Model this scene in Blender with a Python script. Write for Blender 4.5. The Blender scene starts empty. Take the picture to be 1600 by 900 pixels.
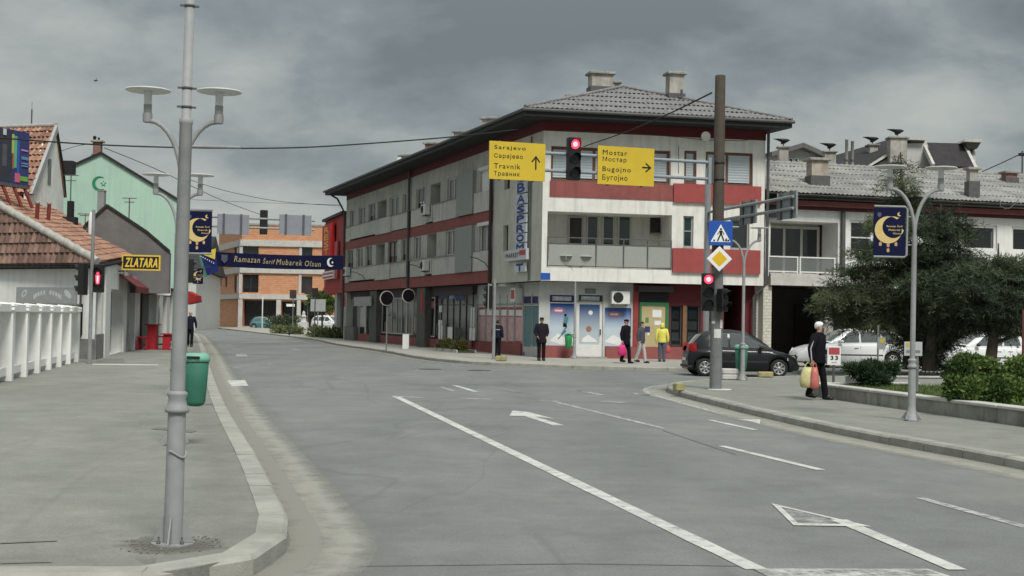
import bpy, bmesh, math, random
import numpy as np
from mathutils import Vector, Matrix
R = random.Random(11)
PI = math.pi
SC = bpy.context.scene
COL = SC.collection

# ---------------------------------------------------------------- camera
F_PX, HZ, ROLL, CAM_Z = 2100.0, 49.0, 0.018, 1.75
_p = math.atan(HZ / F_PX)
FWD = Vector((0, math.cos(_p), math.sin(_p)))
_u0 = Vector((0, -math.sin(_p), math.cos(_p)))
_x0 = Vector((1, 0, 0))
CR = _x0 * math.cos(ROLL) + _u0 * math.sin(ROLL)
CU = _u0 * math.cos(ROLL) - _x0 * math.sin(ROLL)
CPOS = Vector((0, 0, CAM_Z))
cd = bpy.data.cameras.new('camera')
cam = bpy.data.objects.new('camera', cd); COL.objects.link(cam)
cd.sensor_width = 36; cd.lens = 36 * F_PX / 1600; cd.clip_start = .1; cd.clip_end = 6000
M = Matrix.Identity(4)
for i in range(3):
    M[i][0], M[i][1], M[i][2], M[i][3] = CR[i], CU[i], -FWD[i], CPOS[i]
cam.matrix_world = M
SC.camera = cam

# ---------------------------------------------------------------- light
SUN_EL, SUN_AZ = math.radians(52), math.radians(160)      # azimuth clockwise from +Y: behind the viewer
EXPO = 1.08
sd = bpy.data.lights.new('sun', 'SUN'); so = bpy.data.objects.new('sun', sd); COL.objects.link(so)
sd.energy = 1.5; sd.angle = math.radians(17); sd.color = (1, .965, .91)
sdir = Vector((math.sin(SUN_AZ) * math.cos(SUN_EL), math.cos(SUN_AZ) * math.cos(SUN_EL), math.sin(SUN_EL)))
so.rotation_euler = sdir.to_track_quat('Z', 'Y').to_euler()
W = bpy.data.worlds.new('World'); SC.world = W; W.use_nodes = True
nt = W.node_tree; N = nt.nodes; Lk = nt.links
for n in list(N): N.remove(n)
out = N.new('ShaderNodeOutputWorld'); bg = N.new('ShaderNodeBackground'); Lk.new(bg.outputs[0], out.inputs[0])
sky = N.new('ShaderNodeTexSky'); sky.sky_type = 'NISHITA'; sky.sun_disc = False
sky.sun_elevation = SUN_EL; sky.sun_rotation = SUN_AZ
tc = N.new('ShaderNodeTexCoord')
def wmath(op, a, b=None, c=None):
    n = N.new('ShaderNodeMath'); n.operation = op
    for i, v in enumerate((a, b, c)):
        if v is None: continue
        if isinstance(v, (int, float)): n.inputs[i].default_value = v
        else: Lk.new(v, n.inputs[i])
    return n.outputs[0]
sep = N.new('ShaderNodeSeparateXYZ'); Lk.new(tc.outputs['Generated'], sep.inputs[0])
zc = wmath('MAXIMUM', sep.outputs[2], 0.0)
den = wmath('ADD', zc, 0.50)
cx = wmath('DIVIDE', sep.outputs[0], den); cy = wmath('DIVIDE', sep.outputs[1], den)
comb = N.new('ShaderNodeCombineXYZ'); Lk.new(cx, comb.inputs[0]); Lk.new(cy, comb.inputs[1])
def wnoise(scale, detail, rough, off, dist=.4):
    mp = N.new('ShaderNodeMapping'); Lk.new(comb.outputs[0], mp.inputs[0]); mp.inputs['Location'].default_value = off
    mp.inputs['Scale'].default_value = (1.15, 1.45, 1)
    n = N.new('ShaderNodeTexNoise'); Lk.new(mp.outputs[0], n.inputs['Vector'])
    n.inputs['Scale'].default_value = scale; n.inputs['Detail'].default_value = detail
    n.inputs['Roughness'].default_value = rough; n.inputs['Distortion'].default_value = dist
    return n.outputs[0]
n1 = wnoise(2.1, 4, .48, (4.1, 1.2, 0), .35); n2 = wnoise(6.5, 9, .58, (7.7, 1.2, 0), .2)
mixn = wmath('ADD', wmath('MULTIPLY', n1, .64), wmath('MULTIPLY', n2, .36))
# pale band towards the horizon, as under a broken overcast
hzn = wmath('POWER', wmath('SUBTRACT', 1.0, wmath('MINIMUM', wmath('MULTIPLY', zc, 4.6), 1.0)), 1.5)
mixn = wmath('ADD', mixn, wmath('MULTIPLY', hzn, .19))
ramp = N.new('ShaderNodeValToRGB'); Lk.new(mixn, ramp.inputs[0])
cr = ramp.color_ramp
cr.elements[0].position = .39; cr.elements[0].color = (0.163, 0.189, 0.197, 1)
cr.elements[1].position = .67; cr.elements[1].color = (0.433, 0.455, 0.429, 1)
e = cr.elements.new(.49); e.color = (0.236, 0.271, 0.279, 1)
e = cr.elements.new(.56); e.color = (0.327, 0.354, 0.346, 1)
# overcast: the cloud sheet is brighter overhead than low down (CIE overcast sky)
gain = wmath('ADD', .5, wmath('MULTIPLY', wmath('SMOOTH_MIN', wmath('MULTIPLY', zc, 1.0), 1.0, .1), 1.25))
gain = wmath('MAXIMUM', .5, wmath('SUBTRACT', gain, .26))
cl = N.new('ShaderNodeMix'); cl.data_type = 'RGBA'; cl.blend_type = 'MULTIPLY'; cl.inputs[0].default_value = 1
Lk.new(ramp.outputs[0], cl.inputs[6])
cg = N.new('ShaderNodeCombineColor')
for i in range(3): Lk.new(gain, cg.inputs[i])
Lk.new(cg.outputs[0], cl.inputs[7])
skm = N.new('ShaderNodeMix'); skm.data_type = 'RGBA'; skm.blend_type = 'MULTIPLY'; skm.inputs[0].default_value = 1
Lk.new(sky.outputs[0], skm.inputs[6]); skm.inputs[7].default_value = (.06, .06, .06, 1)
mx = N.new('ShaderNodeMix'); mx.data_type = 'RGBA'; mx.inputs[0].default_value = .95
Lk.new(skm.outputs[2], mx.inputs[6]); Lk.new(cl.outputs[2], mx.inputs[7])
Lk.new(mx.outputs[2], bg.inputs[0]); bg.inputs[1].default_value = 1.0
SC.view_settings.view_transform = 'Standard'; SC.view_settings.look = 'None'
SC.render.filter_size = 1.7
SC.view_settings.exposure = EXPO; SC.view_settings.gamma = 1

# ---------------------------------------------------------------- helpers: geometry of the place
def ray(px, py): return FWD + CR * ((px - 800) / F_PX) + CU * ((450 - py) / F_PX)
def G(px, py, z=0.0):
    d = ray(px, py); return CPOS + d * ((z - CAM_Z) / d.z)
def P(px, py, Y):
    d = ray(px, py); return CPOS + d * (Y / d.y)
class Frame:
    """a vertical facade: x along it, y into the building, z up"""
    def __init__(s, a, b, z=0.0):
        s.o = Vector((a[0], a[1], z)); s.u = Vector((b[0] - a[0], b[1] - a[1], 0)); s.L = s.u.length; s.u.normalize()
        s.v = Vector((-s.u.y, s.u.x, 0))
        m = Matrix.Identity(4)
        for i in range(3): m[i][0], m[i][1], m[i][2], m[i][3] = s.u[i], s.v[i], (0, 0, 1)[i], s.o[i]
        s.m = m
    def uv(s, px, py, off=0.0):
        d = ray(px, py); o = s.o + s.v * off
        t = (o - CPOS).dot(s.v) / d.dot(s.v); q = CPOS + d * t
        return (q - s.o).dot(s.u), q.z - s.o.z
    def rect(s, x0, y0, x1, y1, off=0.0):
        u0, _ = s.uv(x0, (y0 + y1) / 2, off); u1, _ = s.uv(x1, (y0 + y1) / 2, off)
        xm = (x0 + x1) / 2
        return u0, u1, s.uv(xm, y1, off)[1], s.uv(xm, y0, off)[1]
    def w(s, u, v, z): return s.o + s.u * u + s.v * v + Vector((0, 0, z))

class MB:
    def __init__(s, T=None):
        s.v = []; s.f = []; s.mi = []; s.sm = []; s.mats = []; s.T = T or Matrix.Identity(4); s.cur = 0; s.smooth = False
    def m(s, mat):
        if mat not in s.mats: s.mats.append(mat)
        s.cur = s.mats.index(mat); return s
    def add(s, vs, fs, smooth=None):
        b = len(s.v); T = s.T
        s.v.extend((T @ Vector(p))[:] for p in vs)
        for f in fs:
            s.f.append([b + i for i in f]); s.mi.append(s.cur); s.sm.append(s.smooth if smooth is None else smooth)
        return s
    def quad(s, a, b, c, d): return s.add([a, b, c, d], [(0, 1, 2, 3)])
    def box(s, x0, x1, y0, y1, z0, z1):
        return s.add([(x0, y0, z0), (x1, y0, z0), (x1, y1, z0), (x0, y1, z0), (x0, y0, z1), (x1, y0, z1), (x1, y1, z1), (x0, y1, z1)],
                     [(0, 3, 2, 1), (4, 5, 6, 7), (0, 1, 5, 4), (1, 2, 6, 5), (2, 3, 7, 6), (3, 0, 4, 7)])
    def cbox(s, c, sz, bev=0.0):
        x, y, z = c; a, b, h = sz[0] / 2, sz[1] / 2, sz[2] / 2
        if not bev: return s.box(x - a, x + a, y - b, y + b, z - h, z + h)
        k = bev; q = [(-a + k, -b), (a - k, -b), (a, -b + k), (a, b - k), (a - k, b), (-a + k, b), (-a, b - k), (-a, -b + k)]
        vs = [(x + i * (1 - k / a), y + j * (1 - k / b), z - h) for i, j in q] + [(x + i, y + j, z - h + k) for i, j in q] + \
             [(x + i, y + j, z + h - k) for i, j in q] + [(x + i * (1 - k / a), y + j * (1 - k / b), z + h) for i, j in q]
        fs = [tuple(range(7, -1, -1)), tuple(range(24, 32))]
        for r in range(3):
            for i in range(8): fs.append((r * 8 + i, r * 8 + (i + 1) % 8, r * 8 + 8 + (i + 1) % 8, r * 8 + 8 + i))
        return s.add(vs, fs)
    def prism(s, pts, z0, z1):
        n = len(pts); ar = sum(pts[i][0] * pts[(i + 1) % n][1] - pts[(i + 1) % n][0] * pts[i][1] for i in range(n))
        if ar < 0: pts = pts[::-1]
        return s.add([(p[0], p[1], z0) for p in pts] + [(p[0], p[1], z1) for p in pts],
                     [tuple(range(n - 1, -1, -1)), tuple(range(n, 2 * n))] + [(i, (i + 1) % n, n + (i + 1) % n, n + i) for i in range(n)])
    def xzprism(s, pts, y0, y1):
        """polygon in x,z given thickness along y (front face at y0)"""
        n = len(pts); ar = sum(pts[i][0] * pts[(i + 1) % n][1] - pts[(i + 1) % n][0] * pts[i][1] for i in range(n))
        if ar < 0: pts = pts[::-1]
        return s.add([(p[0], y0, p[1]) for p in pts] + [(p[0], y1, p[1]) for p in pts],
                     [tuple(range(n)), tuple(range(2 * n - 1, n - 1, -1))] + [(i, n + i, n + (i + 1) % n, (i + 1) % n) for i in range(n)])
    def tube(s, pts, r, n=8, caps=True, flat=1.0):
        pts = [Vector(p) for p in pts]; k = len(pts)
        rs = r if isinstance(r, (list, tuple)) else [r] * k
        vs = []; ref = None
        for i, p in enumerate(pts):
            t = (pts[min(i + 1, k - 1)] - pts[max(i - 1, 0)])
            if t.length < 1e-9: t = Vector((0, 0, 1))
            t.normalize()
            if ref is None: ref = Vector((0, 0, 1)) if abs(t.z) < .9 else Vector((1, 0, 0))
            a = t.cross(ref)
            if a.length < 1e-5: a = t.cross(Vector((0, 1, 0)))
            a.normalize(); b = a.cross(t); ref = b if abs(t.z) >= .9 or True else ref
            for j in range(n):
                q = 2 * PI * j / n
                vs.append((p + a * (math.cos(q) * rs[i]) + b * (math.sin(q) * rs[i] * flat))[:])
        fs = []
        for i in range(k - 1):
            for j in range(n): fs.append((i * n + j, i * n + (j + 1) % n, (i + 1) * n + (j + 1) % n, (i + 1) * n + j))
        b0 = len(s.f); s.add(vs, fs, True)
        if caps: s.add(vs[:n], [tuple(range(n - 1, -1, -1))], False); s.add(vs[-n:], [tuple(range(n))], False)
        return s
    def lathe(s, prof, n=16, c=(0, 0, 0), smooth=True):
        vs = []; fs = []
        for r, z in prof:
            for j in range(n): vs.append((c[0] + r * math.cos(2 * PI * j / n), c[1] + r * math.sin(2 * PI * j / n), c[2] + z))
        for i in range(len(prof) - 1):
            for j in range(n): fs.append((i * n + j, i * n + (j + 1) % n, (i + 1) * n + (j + 1) % n, (i + 1) * n + j))
        s.add(vs, fs, smooth)
        if prof[0][0] > 1e-4: s.add(vs[:n], [tuple(range(n - 1, -1, -1))], False)
        if prof[-1][0] > 1e-4: s.add(vs[-n:], [tuple(range(n))], False)
        return s
    def rings(s, rings, n=12, caps=True):
        """elliptical rings: (cx, cy, cz, rx, ry)"""
        vs = []; fs = []
        for cx, cy, cz, rx, ry in rings:
            for j in range(n): vs.append((cx + rx * math.cos(2 * PI * j / n), cy + ry * math.sin(2 * PI * j / n), cz))
        for i in range(len(rings) - 1):
            for j in range(n): fs.append((i * n + j, i * n + (j + 1) % n, (i + 1) * n + (j + 1) % n, (i + 1) * n + j))
        if caps: fs += [tuple(range(n - 1, -1, -1)), tuple(range((len(rings) - 1) * n, len(rings) * n))]
        return s.add(vs, fs, True)
    def ball(s, c, r, n=10, m=6, sz=1.0):
        return s.lathe([(max(r * math.sin(PI * i / m), 1e-5), -r * sz * math.cos(PI * i / m)) for i in range(m + 1)], n, c)
    def disc(s, c, r, y0, y1, n=20):
        """a disc in the x,z plane, thick along y"""
        return s.xzprism([(c[0] + r * math.cos(2 * PI * i / n), c[1] + r * math.sin(2 * PI * i / n)) for i in range(n)], y0, y1)
    def mesh(s, name):
        me = bpy.data.meshes.new(name); me.from_pydata(s.v, [], s.f)
        for m in s.mats: me.materials.append(m)
        me.polygons.foreach_set('material_index', s.mi); me.polygons.foreach_set('use_smooth', s.sm); me.update(); return me
    def build(s, name, parent=None, mat=None):
        if mat is not None and not s.mats: s.mats = [mat]
        return link(name, s.mesh(name), parent)
def link(name, me, parent=None, loc=None):
    o = bpy.data.objects.new(name, me); COL.objects.link(o)
    if parent is not None: o.parent = parent
    if loc is not None: o.location = loc
    return o
def tag(o, label=None, cat=None, group=None, kind=None):
    if label: o['label'] = label
    if cat: o['category'] = cat
    if group: o['group'] = group
    if kind: o['kind'] = kind
    return o
def thing(name, label, cat, m=None, group=None, rz=0.0):
    o = bpy.data.objects.new(name, None); COL.objects.link(o); o.empty_display_size = .2
    if isinstance(m, Matrix): o.matrix_world = m
    elif m is not None: o.location = m; o.rotation_euler = (0, 0, rz)
    return tag(o, label, cat, group)
def kids(o): return [c for c in COL.objects if c.parent == o]
def copy_tree(o, parent=None, ch=None):
    if ch is None:
        ch = {}
        for c in COL.objects:
            if c.parent is not None: ch.setdefault(c.parent.name, []).append(c)
    c = o.copy(); COL.objects.link(c)
    if parent is not None: c.parent = parent
    for k in ch.get(o.name, []): copy_tree(k, c, ch)
    return c
_tc = {}
def text_geo(body):
    if body not in _tc:
        c = bpy.data.curves.new('t', 'FONT'); c.body = body; c.resolution_u = 2; c.space_character = 1.18
        o = bpy.data.objects.new('t', c); COL.objects.link(o)
        dg = bpy.context.evaluated_depsgraph_get()
        me = bpy.data.meshes.new_from_object(o.evaluated_get(dg))
        vs = [v.co.copy() for v in me.vertices]; fs = [tuple(p.vertices) for p in me.polygons]
        bpy.data.objects.remove(o); bpy.data.meshes.remove(me); bpy.data.curves.remove(c)
        if 'н' in body:                                        # this glyph triangulates badly: set it from three bars
            i = body.index('н'); pre, suf = text_geo(body[:i])[0], text_geo(body[i + 1:])[0]
            xa = max(v.x for v in pre); xb = max(v.x for v in vs) - (max(v.x for v in suf) - min(v.x for v in suf))
            bad = {k for k, v in enumerate(vs) if xa + .01 < v.x < xb - .01}; g = [vs[k] for k in bad]
            x0, x1, y1 = min(v.x for v in g), max(v.x for v in g), max(v.y for v in g); w = .085
            fs = [f for f in fs if not any(k in bad for k in f)]
            for a, b, c_, d in ((x0, x0 + w, 0, y1), (x1 - w, x1, 0, y1), (x0 + w, x1 - w, y1 * .44, y1 * .44 + w)):
                n = len(vs); vs += [Vector((a, c_, 0)), Vector((b, c_, 0)), Vector((b, d, 0)), Vector((a, d, 0))]; fs.append((n, n + 1, n + 2, n + 3))
            used = sorted({k for f in fs for k in f}); mp_ = {k: j for j, k in enumerate(used)}; vs = [vs[k] for k in used]; fs = [tuple(mp_[k] for k in f) for f in fs]
        _tc[body] = (vs, fs)
    return _tc[body]
def text(mb, body, u0, u1, z0, z1, y, mirror=False, shear=0.0, bold=0.0):
    """flat lettering filling the box u0..u1, z0..z1 on the plane y"""
    vs, fs = text_geo(body)
    xs = [v.x for v in vs]; ys = [v.y for v in vs]
    a, b, c, d = min(xs), max(xs), min(ys), max(ys)
    offs = [(0, 0)] if not bold else [(0, 0), (bold, 0), (-bold, 0), (0, bold), (0, -bold)]
    for k, (ox, oz) in enumerate(offs):
        mb.add([(u0 + (u1 - u0) * (v.x - a) / (b - a) + ox + shear * (v.y - c) / (d - c), y - k * .0004, z0 + (z1 - z0) * (v.y - c) / (d - c) + oz) for v in vs], fs, False)
    return mb

# ---------------------------------------------------------------- materials
_mats = {}
def mat(name, col, rough=.75, var=.12, scale=3.0, metal=0.0, spec=None, bump=0.0, bscale=60.0, streak=0.0, dirt=0.0, emit=None, es=1.0, coat=0.0):
    if name in _mats: return _mats[name]
    if name.startswith('cloth') and not bump: bump, bscale = .9, 11
    if spec is None: spec = .03 if name.startswith('cloth') else .35
    m = bpy.data.materials.new(name); m.use_nodes = True; _mats[name] = m
    t = m.node_tree; b = t.nodes['Principled BSDF']
    b.inputs['Roughness'].default_value = rough; b.inputs['Metallic'].default_value = metal
    b.inputs['Specular IOR Level'].default_value = spec; b.inputs['Coat Weight'].default_value = coat
    b.inputs['Base Color'].default_value = (*col, 1)
    if emit:
        b.inputs['Emission Color'].default_value = (*emit, 1); b.inputs['Emission Strength'].default_value = es
    if var or dirt or streak or bump:
        g = t.nodes.new('ShaderNodeNewGeometry')
        def noise(sc, det, mp=None, rg=.6):
            n = t.nodes.new('ShaderNodeTexNoise'); n.inputs['Scale'].default_value = sc; n.inputs['Detail'].default_value = det; n.inputs['Roughness'].default_value = rg
            if mp:
                q = t.nodes.new('ShaderNodeMapping'); q.inputs['Scale'].default_value = mp; t.links.new(g.outputs['Position'], q.inputs[0]); t.links.new(q.outputs[0], n.inputs['Vector'])
            else: t.links.new(g.outputs['Position'], n.inputs['Vector'])
            return n.outputs[0]
        def rmap(s, a, b_, lo, hi):
            r = t.nodes.new('ShaderNodeMapRange'); t.links.new(s, r.inputs[0])
            for i, v in enumerate((a, b_, lo, hi)): r.inputs[i + 1].default_value = v
            return r.outputs[0]
        def mul(a, b_):
            n = t.nodes.new('ShaderNodeMath'); n.operation = 'MULTIPLY'; t.links.new(a, n.inputs[0]); t.links.new(b_, n.inputs[1]); return n.outputs[0]
        f = rmap(noise(scale, 7), .3, .7, 1 - var, 1 + var)
        if dirt: f = mul(f, rmap(noise(scale * .23, 5), .42, .68, 1.0, 1 - dirt))
        if streak: f = mul(f, rmap(noise(1.0, 6, (5.0, 5.0, .35)), .48, .74, 1.0, 1 - streak))
        c = t.nodes.new('ShaderNodeMix'); c.data_type = 'RGBA'; c.blend_type = 'MULTIPLY'; c.inputs[0].default_value = 1
        c.inputs[6].default_value = (*col, 1)
        k = t.nodes.new('ShaderNodeCombineColor')
        for i in range(3): t.links.new(f, k.inputs[i])
        t.links.new(k.outputs[0], c.inputs[7]); t.links.new(c.outputs[2], b.inputs['Base Color'])
        if bump:
            bp = t.nodes.new('ShaderNodeBump'); bp.inputs['Strength'].default_value = bump; bp.inputs['Distance'].default_value = .02
            t.links.new(noise(bscale, 5), bp.inputs['Height']); t.links.new(bp.outputs[0], b.inputs['Normal'])
    return m
def glass(name, tint=(.03, .035, .04), clear=.35, rough=.04, pas=(.75, .8, .8)):
    m = bpy.data.materials.new(name); m.use_nodes = True; t = m.node_tree; b = t.nodes['Principled BSDF']
    b.inputs['Base Color'].default_value = (*tint, 1); b.inputs['Roughness'].default_value = rough; b.inputs['Specular IOR Level'].default_value = .7
    tr = t.nodes.new('ShaderNodeBsdfTransparent'); tr.inputs[0].default_value = (*pas, 1)
    mxs = t.nodes.new('ShaderNodeMixShader'); lw = t.nodes.new('ShaderNodeFresnel'); lw.inputs[0].default_value = 1.45
    r = t.nodes.new('ShaderNodeMapRange'); t.links.new(lw.outputs[0], r.inputs[0])
    r.inputs[1].default_value = 0; r.inputs[2].default_value = 1.0; r.inputs[3].default_value = 1 - clear; r.inputs[4].default_value = 1
    t.links.new(r.outputs[0], mxs.inputs[0]); t.links.new(tr.outputs[0], mxs.inputs[1]); t.links.new(b.outputs[0], mxs.inputs[2])
    t.links.new(mxs.outputs[0], t.nodes['Material Output'].inputs[0]); return m

def paint(name, col, wear):
    """road paint rubbed off in specks and patches"""
    m = mat(name, col, .85, .16, 7, dirt=.25); t = m.node_tree; b = t.nodes['Principled BSDF']
    g = t.nodes.new('ShaderNodeNewGeometry'); n = t.nodes.new('ShaderNodeTexNoise'); n.inputs['Scale'].default_value = 6; n.inputs['Detail'].default_value = 10; n.inputs['Roughness'].default_value = .78; t.links.new(g.outputs['Position'], n.inputs['Vector'])
    r = t.nodes.new('ShaderNodeMapRange'); t.links.new(n.outputs[0], r.inputs[0]); r.inputs[1].default_value = .22 + wear * .25; r.inputs[2].default_value = .36 + wear * .34; r.inputs[3].default_value = .25 - wear * .2; r.inputs[4].default_value = .95
    t.links.new(r.outputs[0], b.inputs['Alpha']); return m
M_ = dict(
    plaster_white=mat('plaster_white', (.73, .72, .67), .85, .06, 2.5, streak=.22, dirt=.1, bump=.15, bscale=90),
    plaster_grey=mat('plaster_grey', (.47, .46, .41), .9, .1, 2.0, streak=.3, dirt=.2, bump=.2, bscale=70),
    plaster_panel=mat('plaster_panel', (.53, .52, .47), .9, .09, 2.0, streak=.25, dirt=.18, bump=.2, bscale=70),
    plaster_end=mat('plaster_end', (.55, .54, .47), .9, .07, 2.0, streak=.2, dirt=.14, bump=.2, bscale=70),
    red_dull=mat('red_dull', (.27, .086, .078), .85, .1, 2.5, streak=.2, dirt=.15),
    red_bright=mat('red_bright', (.33, .072, .066), .8, .08, 2.5, streak=.1, dirt=.1),
    red_dark=mat('red_dark', (.115, .015, .02), .7, .12, 4),
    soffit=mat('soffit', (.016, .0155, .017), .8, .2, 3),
    fascia=mat('fascia', (.017, .018, .021), .6, .15, 4),
    roof_sheet=mat('roof_sheet', (.215, .21, .207), .9, .22, 5, dirt=.22, bump=.2, bscale=40),
    roof_old=mat('roof_old', (.275, .27, .252), .9, .24, 5, dirt=.3, bump=.25, bscale=40),
    roof_dark=mat('roof_dark', (.026, .024, .025), .8, .2, 4),
    tile_brown_shaded=mat('tile_brown_shaded', (.20, .122, .096), .85, .24, 5, dirt=.3, bump=.25, bscale=50),
    tile_orange=mat('tile_orange', (.30, .166, .112), .85, .2, 5, dirt=.25, bump=.25, bscale=50),
    mortar=mat('mortar', (.36, .34, .31), .9, .2, 6),
    mint=mat('mint', (.40, .575, .465), .85, .05, 1.0, streak=.12, dirt=.08),
    emblem=mat('emblem', (.015, .20, .09), .6, .1),
    wall_white=mat('wall_white', (.72, .72, .69), .85, .06, 2, streak=.15, dirt=.12, bump=.2, bscale=60),
    wall_stain=mat('wall_stain', (.84, .87, .80), .9, .10, 1.6, streak=.2, dirt=.15),
    wall_grey=mat('wall_grey', (.16, .155, .15), .95, .12, 2, dirt=.15, bump=.2),
    wall_pale=mat('wall_pale', (.50, .50, .475), .9, .06, 1, streak=.12),
    concrete=mat('concrete', (.33, .32, .285), .95, .2, 4, dirt=.4, streak=.4, bump=.35, bscale=45),
    concrete_light=mat('concrete_light', (.50, .49, .455), .95, .12, 5, dirt=.15, bump=.3, bscale=60),
    kerb=mat('kerb', (.335, .33, .29), .95, .16, 3.5, dirt=.2, bump=.4, bscale=55),
    chimney=mat('chimney', (.40, .38, .345), .95, .16, 4, dirt=.3, streak=.35),
    chimney_brick=mat('chimney_brick', (.27, .15, .12), .95, .2, 8, dirt=.2),
    black=mat('black', (.012, .012, .013), .5, .2, 8),
    black_matt=mat('black_matt', (.02, .02, .021), .9, .2, 8),
    dark_frame=mat('dark_frame', (.055, .05, .048), .6, .2, 6),
    brown_frame=mat('brown_frame', (.13, .066, .042), .6, .2, 8),
    white_frame=mat('white_frame', (.66, .66, .63), .55, .06, 5),
    steel=mat('steel', (.29, .30, .295), .6, .1, 8, dirt=.12, streak=.14),
    steel_blue=mat('steel_blue', (.245, .275, .30), .55, .1, 8),
    steel_dark=mat('steel_dark', (.10, .10, .10), .6, .15, 6, metal=.2),
    pole_brown=mat('pole_brown', (.068, .056, .044), .8, .14, 5, streak=.2),
    pole_grey=mat('pole_grey', (.17, .175, .175), .8, .12, 5, streak=.2),
    sign_yellow=mat('sign_yellow', (.60, .43, .035), .5, .05, 3, dirt=.06),
    sign_blue=mat('sign_blue', (.018, .085, .37), .45, .05),
    sign_white=mat('sign_white', (.78, .78, .76), .5, .04),
    gold=mat('gold', (.70, .47, .06), .5, .06),
    gold_pale=mat('gold_pale', (.62, .47, .19), .6, .1, 8),
    navy=mat('navy', (.010, .012, .042), .9, .12, 4, spec=.1),
    green_bin=mat('green_bin', (.035, .155, .105), .65, .1, 5, dirt=.1),
    green_bin_pale=mat('green_bin_pale', (.16, .42, .32), .5, .1, 5),
    shutter=mat('shutter', (.64, .69, .71), .45, .05, 4),
    roller=mat('roller', (.40, .45, .475), .5, .05, 4), curtain=mat('curtain', (.74, .74, .70), .9, .12, 8),
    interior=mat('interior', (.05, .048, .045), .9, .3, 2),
    red_paint=mat('red_paint', (.36, .022, .032), .5, .1, 5),
    wood=mat('wood', (.2, .105, .05), .6, .2, 6),
    skin=mat('skin', (.48, .29, .215), .6, .05, 9),
    cloth_black=mat('cloth_black', (.012, .012, .015), .9, .2, 20),
    cloth_navy=mat('cloth_navy', (.017, .019, .032), .9, .2, 20),
    cloth_grey=mat('cloth_grey', (.075, .08, .10), .9, .15, 20),
    cloth_pale=mat('cloth_pale', (.43, .41, .40), .9, .1, 20),
    cloth_jeans=mat('cloth_jeans', (.085, .105, .14), .9, .15, 20),
    cloth_yellow=mat('cloth_yellow', (.68, .63, .13), .85, .08, 20),
    cloth_white=mat('cloth_white', (.74, .74, .74), .9, .05, 20),
    pink=mat('pink', (.55, .03, .17), .6, .1), bag_red=mat('bag_red', (.50, .15, .13), .5, .12, 14), bag_yellow=mat('bag_yellow', (.52, .48, .24), .5, .15, 14),
    hair=mat('hair', (.02, .017, .015), .7, .2, 20), hair_grey=mat('hair_grey', (.3, .3, .3), .8, .2, 20),
    bark=mat('bark', (.085, .066, .05), .95, .3, 9, bump=.6, bscale=30),
    tyre=mat('tyre', (.018, .018, .018), .85, .2, 20), rim=mat('rim', (.46, .46, .46), .35, .06, 6, metal=.6),
    car_white=mat('car_white', (.72, .73, .73), .3, .03, 3, coat=.6), car_dark=mat('car_dark', (.008, .009, .011), .35, .05, 3, coat=.25, dirt=.1),
    car_teal=mat('car_teal', (.06, .2, .22), .3, .03, 3, coat=.6),
    headlamp=mat('headlamp', (.62, .64, .64), .15, .05, 30, spec=.8), taillamp=mat('taillamp', (.38, .015, .02), .25, .1, 30),
    plastic_dark=mat('plastic_dark', (.025, .026, .028), .6, .1, 10),
    paint_line=paint('paint_line', (.56, .56, .52), .35),
    yellow_block=mat('yellow_block', (.33, .31, .15), .85, .2, 12, dirt=.3),
    clay=mat('clay', (.50, .235, .12), .9, .14, 3, dirt=.15),
    tile_wall=mat('tile_wall', (.50, .515, .49), .5, .05, 4, streak=.12, dirt=.08),
    white_brick=mat('white_brick', (.57, .55, .48), .85, .1, 9, dirt=.1),
    grating=mat('grating', (.30, .31, .285), .7, .06, 12),
)
GL = glass('glass_dark', (.02, .022, .025), .3); GLC = glass('glass_clear', (.03, .034, .036), .62); GLCAR = glass('glass_car', (.10, .115, .115), .12, .06); GLS = glass('glass_blind', (.04, .045, .05), .93, .04, (.97, .98, .98)); GLB = glass('glass_blue', (.012, .035, .045), .2)
def lamp_mat(name, col, s): return mat(name, (.3, .02, .02), .3, 0, emit=col, es=s)
LIT = lamp_mat('signal_red', (1, .045, .09), 1.1); LITC = lamp_mat('signal_red_core', (1, .30, .36), 1.3)
UNLIT = mat('signal_unlit', (.016, .018, .018), .25, .2, 20)
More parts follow.
